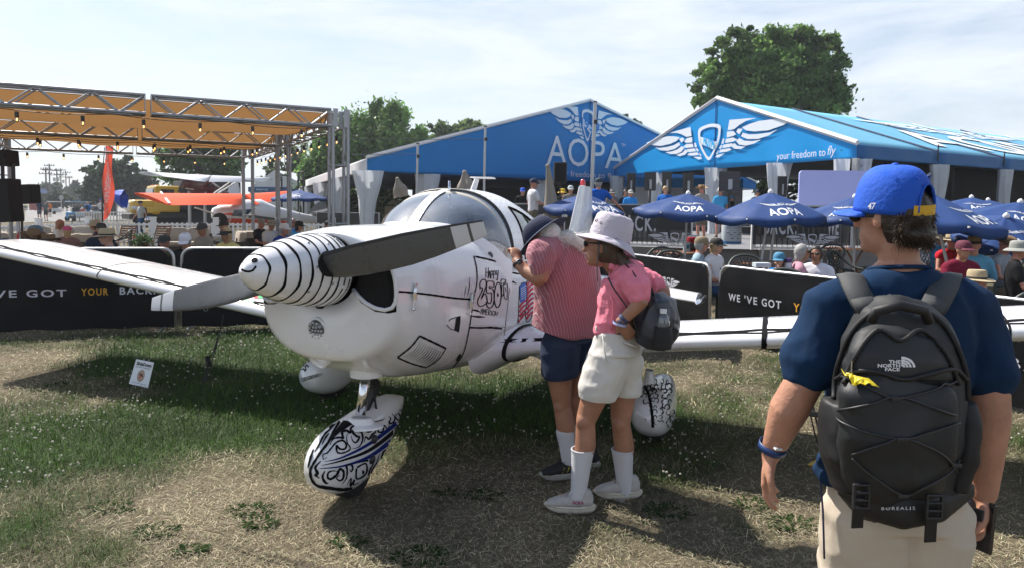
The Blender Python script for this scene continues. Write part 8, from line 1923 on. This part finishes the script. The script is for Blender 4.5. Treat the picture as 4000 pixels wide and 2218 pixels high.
for px0,py0,px1,py1,lb,tx_ in((267,839,293,852,'small dark notice board on the picket fence, left','EAC MEDIC'),(296,852,324,843,'small white notice board on the picket fence, right','')):
    Y=51; t=thing('notice_board',lb,'sign',tuple(at(px0,py0,Y))); m=MB(); c_=[at(px0,py1+4,Y),at(px1,py1,Y),at(px1,py0,Y),at(px0,py0-1,Y)]; m.prism(c_,V((0,1,0)),.04); m.build('board',mat('notice_grey',(.30,.32,.33),.6) if not tx_ else mat('notice_dark',(.06,.07,.08),.6),t)
    if tx_: m=MB(); vs,fs=fit_text(tx_,.05,.95,.55,.9,bold=.02); m.add([bilerp(c_,x,y)+V((0,-.05,0)) for x,y in vs],fs); m.build('lettering',WPLASTIC,t)['kind']='stuff'
    rod('stake',V((at((px0+px1)/2,850,Y).x,Y+.05,0)),at((px0+px1)/2,(py0+py1)/2,Y+.05),.03,WOOD,t)
# blue closed parasol behind the flag
Y=42; top=at(448,770,Y); t=thing('closed_parasol','folded bright blue canopy behind the orange flag','parasol',(top.x,Y,0)); m=MB(); P=[]
for q,r_ in((0,.1),(.3,.5),(.6,.75),(1,.95)): 
    c=at(lerp(435,485,q),lerp(762,795,q*.6),Y); P.append([c+V((0,math.cos(a)*r_*.5,math.sin(a)*r_*(.55+.1*math.sin(5*a)))) for a in np.linspace(0,2*math.pi,21)[:-1]])
m.grid(P,closed_u=True); m.build('folded_canopy',mat('bright_blue',(.01,.07,.45),.7,bump=.4,bscale=4),t,smooth=True); rod('pole',V((at(455,800,Y).x,Y,0)),at(455,785,Y),.04,GALV,t)
# small cabin seen over the windshield
Y=48; t=thing('kiosk','small cream kiosk with green metal roof seen over the windshield','kiosk',tuple(V((at(1530,800,Y).x,Y,0)))); m=MB(); m.prism([V((at(1500,800,Y).x,Y,0)),V((at(1560,800,Y).x,Y,0)),at(1560,805,Y),at(1535,780,Y),at(1503,805,Y)],V((0,1,0)),2); m.build('wall',mat('kiosk_cream',(.45,.40,.25),.7),t); m=MB(); m.add([at(1506,780,Y+1),at(1498,806,Y-.3),at(1540,806,Y-.3),at(1548,780,Y+1)],[(0,1,2,3)]); m.build('roof',mat('kiosk_green',(.05,.20,.10),.5),t)
# speakers at far left
c=at(20,0,11.2); 
def boxcol(px0,py0,px1,py1,Y,label,name='speaker_tower'):
    a_=at(px0,py0,Y);b_=at(px1,py1,Y); t=thing(name,label,'speaker',((a_.x+b_.x)/2,Y,0),'loudspeakers'); m=MB(); m.box(V(((a_.x+b_.x)/2,Y,(a_.z+b_.z)/2)),(abs(b_.x-a_.x),.4,abs(a_.z-b_.z)),rot=Matrix.Rotation(-.06,3,'Y')); m.build('cabinet',mat('grille_black',(.008,.008,.009),.9),t,bevel=.02); return t
t=boxcol(4,588,50,650,14,'tall black speaker tower at the left edge, upper cabinet'); 
for x0,x1 in((4,14),(46,56)): rod('side_bar',at((x0+x1)/2,640,14),at((x0+x1)/2+2,705,14),.035,BPLASTIC,t)
boxcol(12,700,66,868,14,'tall black speaker tower at the left edge, lower cabinet'); 
t=boxcol(76,722,142,797,19,'black loudspeaker on a stand behind the left truss leg'); rod('stand_pole',V((at(84,860,19).x,19,0)),at(84,797,19),.03,BPLASTIC,t)
t=thing('banner_stand','white banner stand beside the black speaker tower','banner',tuple(V((at(66,800,15).x,15,0)))); c_=[V((at(62,868,15).x,15,0)),V((at(74,868,15).x,15,0)),at(72,785,15),at(61,780,15)]; m=MB(); m.prism(c_,V((0,1,0)),.03); m.build('banner',mat('stand_white',(.5,.52,.58),.6),t); m=MB(); m.add([bilerp(c_,x,y)+V((0,-.01,0)) for x,y in((.1,.4),(.9,.5),(.9,.62),(.1,.55))],[(0,1,2,3)]); m.build('red_print',mat('print_red',(.5,.02,.02),.5),t)
# ================================================================ furniture
HOR=lambda px: 806+.009*(px-2000)
CUSH=mat('cushion_beige',(.36,.315,.26),.9,bump=.3,bscale=12,var=.06); FRM=mat('sofa_frame_dark',(.035,.03,.027),.6)
def cushion(name,c,d,R,par):
    m=MB(); P=[]; n=24
    for k in range(-6,7):
        t=k/6; e=(1-abs(t)**4)**.5 if abs(t)<1 else .0; e=max(e,.05); row=[]
        for j in range(n):
            a=2*math.pi*j/n; row.append(c+R@V((d[0]/2*S_(math.cos(a),5)*(.90+.10*e),d[1]/2*t*(1-.08*0),d[2]/2*S_(math.sin(a),5)*(.88+.12*e))))
        P.append(row)
    m.grid(P,closed_u=True); m.f.append(tuple(range(n))[::-1]); m.f.append(tuple(range(12*n,13*n))); m.mi+=[0,0]; return m.build(name,CUSH,par,smooth=True)
def sofa(px,pyt,n,rz,label,Y=None,hb=.86,z0=0):
    Y=Y or (1.72-hb)*F/(pyt-HOR(px)); c=V((at(px,pyt,Y).x,Y,z0)); t=thing('sofa',label,'sofa',tuple(c),'beige lounge sofas'); R=Matrix.Rotation(rz,3,'Z'); W_=.72*n
    Q=lambda x,y,z: c+R@V((x,y,z))
    m=MB(); m.box(Q(0,0,.16),(W_+.12,.78,.14),rot=R); m.build('base',FRM,t,bevel=.02); m=MB(); m.box(Q(0,-.36,.40),(W_+.12,.06,.50),rot=R); m.build('back_frame',FRM,t,bevel=.01)
    for sx_ in(-1,1): m=MB(); m.box(Q(sx_*(W_/2+.05),0,.36),(.07,.78,.40),rot=R); m.build('arm',FRM,t,bevel=.02)
    for i in range(n):
        x=(i-(n-1)/2)*.72; cushion('seat_cushion',Q(x,.04,.31),(.70,.66,.17),R,t); cushion('back_cushion',Q(x,-.26,.62),(.70,.20,.50),R@Matrix.Rotation(.12,3,'X'),t)
    return t
# facing the camera = rz pi (back away); back towards camera = rz 0
sofa(290,913,2,0.05,'beige sofa seen from behind, in front row below the pink cap'); sofa(60,906,2,.1,'beige sofa seen from behind at the left edge')
sofa(95,885,2,math.pi,'beige sofa facing the camera at far left'); sofa(270,885,2,math.pi-.1,'beige sofa behind the bald man'); sofa(725,891,2,math.pi+.2,'beige sofa behind the man in the grey polo shirt'); sofa(815,878,2,math.pi,'beige sofa in the far row behind the yellow shirt')
sofa(905,905,1,math.pi/2+.6,'beige armchair right of the woman in the yellow shirt'); sofa(985,903,1,.2,'beige armchair seen from behind near the spinner'); sofa(1060,878,2,math.pi-.3,'beige sofa behind the people next to the truss columns')
TEAK=mat('teak',(.20,.085,.040),.55,bump=.2,bscale=30,var=.25,vscale=6,stretch=(1,6,6))
def teak_chair(px,pyt,rz,label):
    Y=(1.72-1.0)*F/(pyt-HOR(px)); c=V((at(px,pyt,Y).x,Y,0)); t=thing('folding_chair',label,'chair',tuple(c),'teak folding chairs'); R=Matrix.Rotation(rz,3,'Z'); Q=lambda x,y,z: c+R@V((x,y,z))
    for sx_ in(-.24,.24): rod('leg',Q(sx_,.25,0),Q(sx_,-.18,1.0),.018,TEAK,t); rod('leg',Q(sx_*.9,-.25,0),Q(sx_*.9,.22,.45),.018,TEAK,t)
    for i in range(7): block('seat_slat',Q(0,-.2+i*.065,.45),(.46,.05,.018),TEAK,t,R=R)
    for i in range(6): block('back_slat',Q(0,-.06-.11*(i/6)-.01,.58+i*.075),(.46,.018,.05),TEAK,t,R=R)
    return t
teak_chair(493,880,math.pi,'wooden folding chair left of the flower pot'); teak_chair(629,881,math.pi-.1,'wooden folding chair behind the man in the olive shirt')
RES=mat('resin_green_grey',(.035,.045,.042),.5,var=.08)
def resin_chair(label,loc,rz,first=None):
    if first is None:
        t=thing('patio_chair',label,'chair',(0,0,0),'dark resin patio chairs'); 
        for sx_,sy_ in((-.24,-.22),(.24,-.22),(-.25,.24),(.25,.24)): rod('leg',(sx_*1.1,sy_*1.1,0),(sx_,sy_,.44),.022,RES,t)
        m=MB(); m.box((0,0,.43),(.50,.50,.03)); m.build('seat',RES,t,bevel=.015)
        arc=[V((-.27,.22,.62)),V((-.28,0,.66)),V((-.27,-.18,.78)),V((-.18,-.27,.90)),V((0,-.30,.94)),V((.18,-.27,.90)),V((.27,-.18,.78)),V((.28,0,.66)),V((.27,.22,.62))]; arc=[V(p) for p in smooth2d([tuple(p) for p in arc],4)]
        m=MB(); m.tube(arc,.022,8); m.build('back_rim',RES,t,smooth=True)
        for sx_ in(-.26,.26): rod('arm_post',(sx_,.22,.43),(sx_,.22,.63),.018,RES,t)
        lat=MB(); 
        for i in range(-5,6):
            for sg in(-1,1):
                x0=i*.055; x1=x0+sg*.14
                if abs(x0)<.25 and abs(x1)<.27: 
                    f=lambda x,z: V((x,-.30+ (x/.27)**2*.10+ .03*(.9-z),z)); zt_=.92-.55*(x1/.27)**2*.25; lat.tube([f(x0,.46),f((x0+x1)/2,.68),f(x1,zt_-.02)],.007,4)
        l_=lat.build('back_lattice',RES,t); l_['kind']='stuff'; t.location=loc; t.rotation_euler=(0,0,rz); return t
    return place(first,loc,rz,label)
TABT=None
def table(label,loc,rz,first=None):
    if first is None:
        t=thing('folding_table',label,'table',(0,0,0),'octagonal teak tables')
        for i in range(9):
            y=-.42+i*.105; w_=min(.5,.5-max(0,abs(y)-.2))*2; block('slat',(0,y,.74),(w_*.98,.095,.022),TEAK,t)
        for e in(-.3,.3): rod('leg',(-.33,e,0),(.28,e,.72),.022,TEAK,t); rod('leg',(.33,e*.85,0),(-.28,e*.85,.72),.022,TEAK,t)
        t.location=loc; t.rotation_euler=(0,0,rz); return t
    return place(first,loc,rz,label)
def gp(px,pytop,h,z0=0): # spot whose top (height h) shows at that pixel
    Y=(1.72-z0-h)*F/(pytop-HOR(px)); p=at(px,pytop,Y); return V((p.x,p.y,z0))
c0=resin_chair('dark resin chair left of the wooden folding chairs',gp(468,898,.94),math.pi/2+.3)
for px_,py_,rz,lb in((2570,970,2.6,'dark resin chair left of the first teak table'),(2625,985,3.0,'dark resin chair in front of the first teak table'),(2812,1010,-1.2,'dark resin chair by the barrier gap'),(2920,1002,2.9,'dark resin chair left of the woman in the blue cap'),(3240,958,2.4,'dark resin chair by the table left of the young man'),(3310,985,-2.4,'dark resin chair nearest the face of the young man'),(3610,972,2.2,'dark resin chair just right of the hair of the young man'),(3860,990,-.3,'dark resin chair of the man in the light blue shirt'),(3960,1120,.2,'dark resin chair at the right edge, nearest'),(3995,1040,1.4,'dark resin chair cut by the right edge'),(3060,1060,2.7,'dark resin chair under the woman in the blue cap')): resin_chair(lb,gp(px_,py_,.94),rz,c0)
tt=table('teak table behind the sun hat',gp(2650,985,.75),.3)
for px_,py_,rz,lb in((2985,1025,.2,'teak table under the large parasol'),(3300,970,.5,'teak table left of the young man'),(3720,985,.1,'teak table right of the young man'),(3880,960,.4,'far teak table among the straw hats')): table(lb,gp(px_,py_,.75),rz,tt)
# flower pot
c=gp(557,915,.75); t=thing('flower_pot','potted plant with red flowers between the wooden chairs','plant pot',tuple(c)); m=MB(); m.lathe(c,[(.14,0),(.20,.32),(.22,.34)],16,Zu); m.build('pot',mat('pot_dark',(.04,.04,.04),.5),t,smooth=True)
rs=np.random.RandomState(8); n=900; P=np.array(c)+np.array([0,0,.52])+rs.randn(n,3)*np.array([[.14,.14,.11]]); U=rs.randn(n,3)*.022; W=rs.randn(n,3)*.014; cols=np.tile(np.array([[.03,.075,.02]]),(n,1))*(.6+.8*rs.rand(n,1)); quads_mesh('foliage',P,U,W,cols,LEAFM,t,'stuff')
m=MB()
for i in range(26): m.sphere(c+V((rs.randn()*.15,-.05+rs.randn()*.12,.55+rs.randn()*.10)),.022,6,4)
m.build('red_flower',mat('petal_red',(.45,.01,.03),.6),t)['kind']='stuff'
# ================================================================ seated and walking people
PI=math.pi
def sit(px,py,label,face=PI,hatt=None,sc=1.0,zs=0,**kw):
    h=(1.31+(.03 if hatt else 0))*sc; Y=(1.72-zs-h)*F/(py-HOR(px)); mn=10.5 if px<1200 else (10.3 if px<2900 else (9.25 if px<3400 else (7.0 if py>1000 else 9)))
    if Y<mn: Y=mn; sc=sc*(1.72-(py-HOR(px))/F*Y-zs)/h
    p=at(px,py,Y); return person(label,(p.x,p.y,zs),face,'sit',hat=hatt,sc=sc,vox=.024,**kw)
def standf(px,pyh,pyf,label,face,z0=0,kind='stand',**kw):
    Y=(1.72-z0)*F/(pyf-HOR(px)); p=at(px,pyf,Y); H=(pyf-pyh)/F*Y; return person(label,(p.x,p.y,z0),face,kind,sc=H/1.77,vox=.03,**kw)
def deck(px,pyh,label,face,sc=1.0,z0=zD,**kw):
    H=1.76*sc; Y=(z0+H-1.72)*F/(HOR(px)-pyh); p=at(px,pyh,Y); return person(label,(p.x,p.y,z0),face,'stand',sc=sc,vox=.026,**kw)
ST=mat('straw_light',(.42,.34,.21),.85,bump=.6,bscale=90,var=.12,vscale=20); ST2=mat('straw_brown',(.16,.09,.04),.8,bump=.6,bscale=90,var=.25,vscale=20); STD=mat('straw_tan',(.30,.19,.08),.85,bump=.6,bscale=90,var=.2,vscale=20); BND=mat('hat_band_dark',(.02,.02,.03),.7)
CP=lambda n,c: mat('cap_'+n,c,.8,bump=.3,bscale=80)
HG=mat('hair_grey',(.30,.29,.28),.6,bump=.6,bscale=80,var=.2,vscale=40); HBL_=mat('hair_blonde',(.40,.28,.14),.5,bump=.6,bscale=80,var=.2,vscale=40); HBR=mat('hair_brown2',(.07,.04,.025),.5,bump=.6,bscale=80); HBK=mat('hair_black',(.012,.010,.010),.45,bump=.6,bscale=80)
sit(18,928,'person in navy and white cap at the far left edge',PI+.5,('cap',CP('navywhite',(.03,.05,.12))),shirt=('navy2',(.02,.03,.07)))
sit(128,897,'man bent forward in brown straw cowboy hat and pale yellow shirt',PI+.9,('straw',ST2,BND),shirt=('paleyellow',(.42,.42,.25)),nod=-.5)
sit(185,914,'man in brown straw cowboy hat and sunglasses facing the camera',PI-.1,('straw',ST2,BND),shirt=('dark1',(.03,.03,.03)),glasses=True,sc=.97)
sit(133,877,'person in grey blue cap behind the cowboy hats',PI-.6,('cap',CP('greyblue',(.10,.16,.22))),shirt=('green1',(.20,.30,.05)))
sit(235,857,'bald man in white shirt leaning forward',-PI/2+PI-2.6,None,skin='t',shirt=('white1',(.6,.6,.6)),nod=-.4)
sit(262,880,'girl in bright pink cap',.5,('cap',CP('pink',(.55,.08,.22))),shirt=('greyred',(.20,.12,.12)),hair=(HBL_,.1),sc=.92)
sit(368,856,'woman in beige sun hat and dark top turned to the right',PI/2+.6,('bucket',CP('beige',(.42,.38,.30))),shirt=('maroon',(.07,.03,.06)),hair=(HBR,.12))
sit(395,868,'person in dark cap behind the beige sun hat',PI+.8,('cap',CP('blackish',(.03,.03,.035))),shirt=('navy3',(.02,.03,.06)))
sit(412,893,'grey bearded man in wide cream straw hat and blue mirrored sunglasses',PI-1.0,('wide',ST,BND),skin='l',shirt=('blueshirt',(.03,.16,.45)),glasses=True)
sit(640,914,'man in dark cap and olive T-shirt looking at the camera',PI,('cap',CP('darkolive',(.035,.035,.03))),skin='r',shirt=('olive',(.08,.075,.05)))
sit(722,907,'woman in white cap and black top looking at her phone',PI+.15,('cap',CP('whitecap',(.62,.60,.64))),skin='l',shirt=('black1',(.012,.012,.013)),hair=(HG,.04),nod=-.3,glasses=True)
sit(787,869,'man in grey polo shirt and dark cap looking right',PI-.5,('cap',CP('charcoal',(.04,.045,.05))),skin='t',shirt=('greypolo',(.24,.23,.21)),glasses=True)
sit(880,884,'blonde woman in yellow T-shirt and black visor',PI-.3,('visor',CP('blackvisor',(.012,.012,.013))),skin='t',shirt=('yellowtee',(.60,.50,.20)),hair=(HBL_,.12),glasses=True)
sit(872,860,'man in black cap and flowered shirt behind the yellow T-shirt',PI-1.0,('cap',CP('blackcap2',(.015,.015,.017))),shirt=('floral',(.22,.30,.28)))
sit(1022,853,'man in tan cap and black shirt facing right',-PI/2-.3,('cap',CP('tancap',(.22,.19,.16))),skin='r',shirt=('black2',(.015,.015,.018)))
sit(1062,857,'woman in floppy beige hat behind the tan cap',-PI/2-.5,('bucket',CP('beige2',(.25,.22,.17))),shirt=('whitefloral',(.5,.5,.52)))
sit(1112,870,'white haired man in white cap and blue shirt facing right',-PI/2-.5,('cap',CP('white2',(.55,.54,.53))),skin='r',shirt=('royal1',(.01,.05,.25)),hair=(HG,.04),glasses=True)
sit(1146,856,'grey haired man in bright blue shirt next to the white cap',-PI/2-.6,None,skin='r',shirt=('azure',(.02,.22,.55)),hair=(HG,.03),glasses=True)
sit(1170,861,'dark haired person behind the blue shirt near the cowl',-PI/2-.3,('cap',CP('blackcap3',(.012,.012,.012))),shirt=('azure2',(.04,.28,.55)),hair=(HBK,.1))
sit(1282,860,'dark clothed person behind the truss column, left',.3,('cap',CP('blackcap4',(.014,.014,.014))),shirt=('black3',(.012,.012,.014)))
# bag and clothing on the sofa
c=gp(1015,925,.6); t=thing('folded_jacket','dark maroon jacket heaped on the armchair near the spinner','clothing',tuple(c)); b=Blob(); b.ell(c+V((-.2,0,.5)),(.3,.2,.12)); b.ell(c+V((.15,0,.52)),(.25,.2,.14)); b.done('jacket',cloth('maroonjacket',(.06,.01,.015)),t,.025,2,wr=.02,wrs=8)
c=gp(935,928,.6); t=thing('backpack','small black backpack on the sofa beside the yellow T-shirt','backpack',tuple(c),None); b=Blob(); b.loft([(c+V((0,0,.35)),.12,.10),(c+V((0,0,.5)),.13,.10),(c+V((0,0,.62)),.08,.06)]); b.done('bag_body',CH2 if 'CH2' in globals() else BPLASTIC,t,.02,2,wr=.01,wrs=10)
# walkers
standf(155,782,863,'man in navy shirt and grey shorts walking on the road',PI,skin='r',shirt=('navyw',(.012,.025,.06)),pants=('greysh',(.07,.08,.09)))
standf(180,786,865,'woman in grey top and dark shorts walking beside the navy shirt',PI,skin='l',shirt=('greyw',(.10,.11,.12)),pants=('darksh',(.03,.03,.035)),hat=('cap',CP('navywhite',(.03,.05,.12))))
standf(195,790,848,'person in orange shirt behind the walking couple',PI,shirt=('orange1',(.65,.15,.02)),pants=('darksh',(.03,.03,.035)))
for px_,ph_,pf_,lb,sc_,pc in((213,784,825,'man in dark clothes on the road right of the orange shirt',(.04,.05,.07),(.04,.05,.06)),(228,792,824,'woman in black top on the road',(.02,.02,.02),(.3,.3,.3)),(246,790,825,'woman in black dress on the road',(.015,.015,.015),(.02,.02,.02)),(262,790,825,'man in white shirt and white trousers on the road',(.6,.6,.6),(.6,.58,.55)),(318,795,818,'person with long hair behind the carts',(.10,.03,.04),(.05,.05,.06)),(127,792,822,'person in green at the left side of the road',(.10,.16,.05),(.05,.05,.05)),(138,790,822,'person in teal at the left side of the road',(.05,.16,.20),(.05,.05,.05)),(205,795,818,'distant dark clothed walker',(.05,.05,.05),(.05,.05,.05)),(273,790,812,'distant walker left of the blue cart',(.5,.5,.5),(.08,.09,.12)),(235,788,808,'far walker in pale shirt',(.4,.4,.45),(.1,.1,.1)),(222,788,810,'far walker in light blue shirt',(.2,.3,.45),(.1,.1,.1))):
    standf(px_,ph_,pf_,lb,PI,kind='walk',shirt=('w%d'%px_,sc_),pants=('wp%d'%px_,pc),leg=1.0 if px_ in(213,262) else .8)
standf(345,788,866,'man in bright blue shirt with dark green backpack, seen from behind',.1,shirt=('brightblue',(.02,.18,.60)),pants=('khaki2',(.22,.19,.14)),hat=('cap',CP('khakicap',(.32,.30,.26))),pack=('teal',(.02,.05,.06)))
standf(396,778,868,'man in white T-shirt and blue cap stretching his arm, left of the flag',PI/2,shirt=('white2',(.55,.56,.6)),pants=('slate',(.08,.10,.13)),hat=('cap',CP('royal2',(.02,.08,.35))),wrL=(-.1,.55,1.25),elL=(-.2,.28,1.2))
standf(552,783,935,'young man in pale grey T-shirt, jeans and black cap standing by the yellow truck',PI-.6,kind='walk',shirt=('palegrey',(.36,.38,.38)),pants=('jeans',(.02,.07,.16)),leg=1,hat=('cap',CP('blackcap5',(.014,.014,.016))),pack=('blackpk',(.012,.012,.014)),shoes=(.02,.04,.1),skin='l')
standf(5,783,868,'person in teal shirt cut by the left edge',PI/2,shirt=('teal2',(.02,.09,.12)),pants=('darksh',(.03,.03,.035)))
# motorbike rider in a bright vest
p=standf(98,797,823,'rider in yellow high visibility vest at the left of the road',PI,shirt=('hivis',(.55,.75,.03)),pants=('darksh',(.03,.03,.035)))
c=p.location; t=thing('motorcycle','small black motorcycle under the rider in the yellow vest','motorcycle',tuple(c+V((0,-.3,0)))); m=MB(); m.tube([c+V((0,-1.0,.6)),c+V((0,-.3,.85)),c+V((0,.5,.8))],.16,8); m.build('body',BPLASTIC,t,smooth=True)
for y_ in(-.9,.4): m=MB(); m.lathe(c+V((0,y_-.1,.32)),[(.2,-.06),(.32,-.05),(.32,.05),(.2,.06)],16,(1,0,0)); m.build('wheel',RUBBER,t)
# deck
deck(2083,698,'man in white T-shirt and navy cap holding a backpack on the deck',-1.2,shirt=('white3',(.60,.60,.64)),pants=('khaki3',(.12,.11,.08)),hat=('cap',CP('navycap',(.012,.02,.05))),skin='r',glasses=True,wrR=(.12,.35,1.12),elR=(.26,.08,1.12))
deck(2042,734,'person in bright blue cap behind the white T-shirt',PI,sc=.95,shirt=('black4',(.012,.012,.013)),hat=('cap',CP('royal3',(.01,.08,.5))))
deck(2196,737,'woman in yellow knitted hat behind the loudspeaker',PI+.3,sc=.92,shirt=('black5',(.012,.012,.013)),hat=('bucket',CP('yellowhat',(.60,.40,.01))),hair=(HBK,.1),skin='t')
deck(2229,725,'man in pale grey cap and glasses right of the yellow hat',PI,sc=.96,shirt=('taupe',(.16,.15,.14)),hat=('cap',CP('palegreycap',(.42,.46,.47))),glasses=True)
deck(2338,696,'man in royal blue polo and navy cap leaning on the railing with outstretched arm',.2,shirt=('royalpolo',(.01,.10,.45)),pants=('darksh',(.03,.03,.035)),hat=('cap',CP('navycap2',(.010,.03,.05))),hair=(HG,.03),skin='r',wrR=(.62,.12,1.05),elR=(.40,.08,1.22))
deck(2393,742,'man in wide brimmed grey hat behind the leaning polo shirt',PI,sc=.95,shirt=('grey5',(.15,.15,.15)),hat=('wide',CP('greyhat',(.25,.25,.24)),BND))
deck(2443,741,'dark haired man in dark shirt looking down',PI,sc=.95,shirt=('navy5',(.012,.02,.04)),hair=(HBK,.03),nod=-.3)
deck(2463,742,'man in grey cap and bright blue polo shirt on the deck',PI,sc=.94,shirt=('azurepolo',(.02,.22,.60)),hat=('cap',CP('greycap2',(.40,.40,.38))),skin='r',glasses=True)
deck(2600,727,'woman with long blonde hair and blue T-shirt looking down over the railing',PI-.4,sc=.97,shirt=('bluetee',(.015,.12,.45)),pants=('greytr',(.10,.11,.12)),leg=1,hair=(HBL_,.14),nod=-.55,skin='l')
deck(2742,724,'man in tan cowboy hat and grey vest with khaki shorts walking on the deck',.3,shirt=('greyvest',(.28,.27,.26)),pants=('khaki4',(.15,.13,.10)),hat=('straw',STD,BND),skin='r')
deck(2815,736,'man in white wide hat and light blue shirt behind the drinks cooler',.0,shirt=('skyblue',(.05,.33,.62)),pants=('beige4',(.30,.26,.19)),hat=('wide',CP('whitehat',(.55,.55,.52)),BND),skin='r')
deck(2860,766,'shorter man in light blue cap right of the white hat',PI+.8,sc=.92,shirt=('darkgreen',(.03,.04,.04)),hat=('cap',CP('skycap',(.04,.28,.55))))
deck(2960,742,'person in navy cap above the large parasol',0,shirt=('black6',(.012,.012,.013)),hat=('cap',CP('navycap3',(.01,.02,.05))))
deck(3025,750,'person in tan straw hat above the large parasol',0,shirt=('black7',(.012,.012,.013)),hat=('wide',STD,BND))
# seated at the right
sit(2745,920,'man in tan cap and blue checked shirt seated facing right',-PI/2-.4,('cap',CP('khakicap2',(.20,.155,.09))),skin='r',shirt=('checked',(.28,.38,.44)),hair=(HG,.03),pants=('jeans2',(.03,.07,.15)),leg=1)
sit(2803,926,'woman in black cap and white tank top seated next to the checked shirt',-PI/2-.8,('cap',CP('blackcap6',(.012,.012,.012))),skin='l',shirt=('whitetank',(.66,.66,.68)),sleeve=.15,hair=(HBL_,.1),glasses=True,pants=('black8',(.012,.012,.013)),leg=1)
sit(3044,982,'woman in blue cap and glasses resting her face on her hand',PI-.5,('cap',CP('dustyblue',(.05,.20,.33))),skin='l',shirt=('blue9',(.02,.15,.42)),hair=(HBR,.08),glasses=True,wrL=(-.04,.17,1.06),elL=(-.20,.28,.80))
sit(3138,957,'woman with curly grey hair and pink T-shirt seated facing right',-PI/2-.3,None,skin='t',shirt=('dustypink',(.50,.26,.32)),hair=(HG,.07),glasses=True,pants=('greysh2',(.16,.17,.16)))
sit(3188,964,'dark haired man in white T-shirt and sunglasses leaning back',PI-.6,None,skin='t',shirt=('white4',(.66,.66,.72)),hair=(HBK,.02),glasses=True,pants=('khaki5',(.18,.15,.11)))
sit(3682,900,'man in camouflage hat and light blue shirt at the far tables',PI+.6,('bucket',CP('camo',(.08,.075,.055))),skin='t',shirt=('steelblue',(.05,.22,.38)))
sit(3724,910,'woman in cream straw hat and red tank top',PI,('wide',ST,BND),skin='r',shirt=('redtank',(.50,.015,.03)),sleeve=.2)
sit(3808,922,'man in tan cowboy hat and light blue long sleeved shirt seated with his back turned',-.6,('straw',STD,BND),skin='r',shirt=('lightblue',(.12,.34,.52)),long_=True,pants=('jeans3',(.04,.10,.20)),leg=1)
sit(3768,935,'person in dark red shirt behind the tan cowboy hat',PI,('cap',CP('darkred',(.10,.01,.03))),shirt=('darkred2',(.15,.01,.03)))
sit(3935,921,'woman in brown straw hat and grey sleeveless top reading',PI+.5,('straw',ST2,BND),skin='r',shirt=('greyblouse',(.25,.28,.32)),sleeve=.2,nod=-.3,glasses=True)
sit(3990,935,'person in grey hat and black shirt at the right edge',PI+1.0,('bucket',CP('greyhat2',(.26,.27,.25))),skin='r',shirt=('black9',(.012,.012,.014)),pants=('redshorts',(.45,.06,.06)))
sit(3822,1056,'man in pale straw hat and red shirt behind the right shoulder of the young man',PI+.4,('wide',ST,BND),skin='r',shirt=('redshirt',(.30,.01,.03)))
# things on tables
c=gp(2678,985,.75); t=thing('red_backpack','red and black backpack standing on the teak table','backpack',tuple(c+V((0,0,.75)))); c=gp(2700,985,.75)+Zu*.75; b=Blob(); b.loft([(c+V((0,0,.02)),.15,.09),(c+V((0,0,.16)),.16,.10),(c+V((0,0,.32)),.09,.06)]); b.done('bag_body',cloth('redbag',(.30,.012,.02)),t,.02,2,wr=.01,wrs=9); b=Blob(); b.ell(c+V((-.02,-.09,.12)),(.11,.04,.09)); b.done('front_pocket',BPLASTIC,t,.016,1)
for px_,py_,lb in((2682,965,'menu stand on the table beside the red backpack'),(2975,1035,'flat white menu card on the table under the large parasol'),(3770,945,'white and green menu stand on the right table')):
    c=at(px_,py_,(1.72-.9)*F/(py_-HOR(px_))); t=thing('menu_stand',lb,'menu stand',tuple(c)); m=MB(); m.box(c,(.13,.05,.20) if px_!=2975 else (.22,.16,.06)); m.build('card_holder',mat('menu_white',(.55,.62,.65),.4),t); m=MB(); m.box(c+V((0,-.03,.0)),(.10,.01,.08) if px_!=2975 else (.12,.01,.02)); m.build('printed_text',mat('menu_blue',(.03,.18,.35),.5),t)
c=gp(3080,1018,1.02); c=V((c.x,c.y,.80)); t=thing('drink_bottle','white insulated bottle with purple lid beside the woman in the blue cap','bottle',tuple(c)); m=MB(); m.lathe(c,[(.045,0),(.05,.02),(.05,.17),(.045,.19)],18,Zu); m.build('bottle_body',mat('bottle_white',(.6,.6,.66),.35),t,smooth=True); m=MB(); m.lathe(c+Zu*.19,[(.047,0),(.047,.05),(.03,.06),(.001,.06)],16,Zu); m.build('lid',mat('lid_purple',(.06,.02,.12),.4),t,smooth=True)

bpy.data.scenes.remove(TMP)
# ================================================================ thin summer haze
m=MB(); m.box((20,150,9.5),(620,420,22)); hz=bpy.data.materials.new('haze_air'); hz.use_nodes=True; n=hz.node_tree.nodes; l=hz.node_tree.links; n.remove(n['Principled BSDF']); pv=n.new('ShaderNodeVolumePrincipled'); pv.inputs['Color'].default_value=(.88,.93,1,1); pv.inputs['Density'].default_value=.0006; pv.inputs['Anisotropy'].default_value=.3; l.new(pv.outputs[0],n['Material Output'].inputs['Volume'])
hzo=m.build('haze',hz); hzo['kind']='stuff'
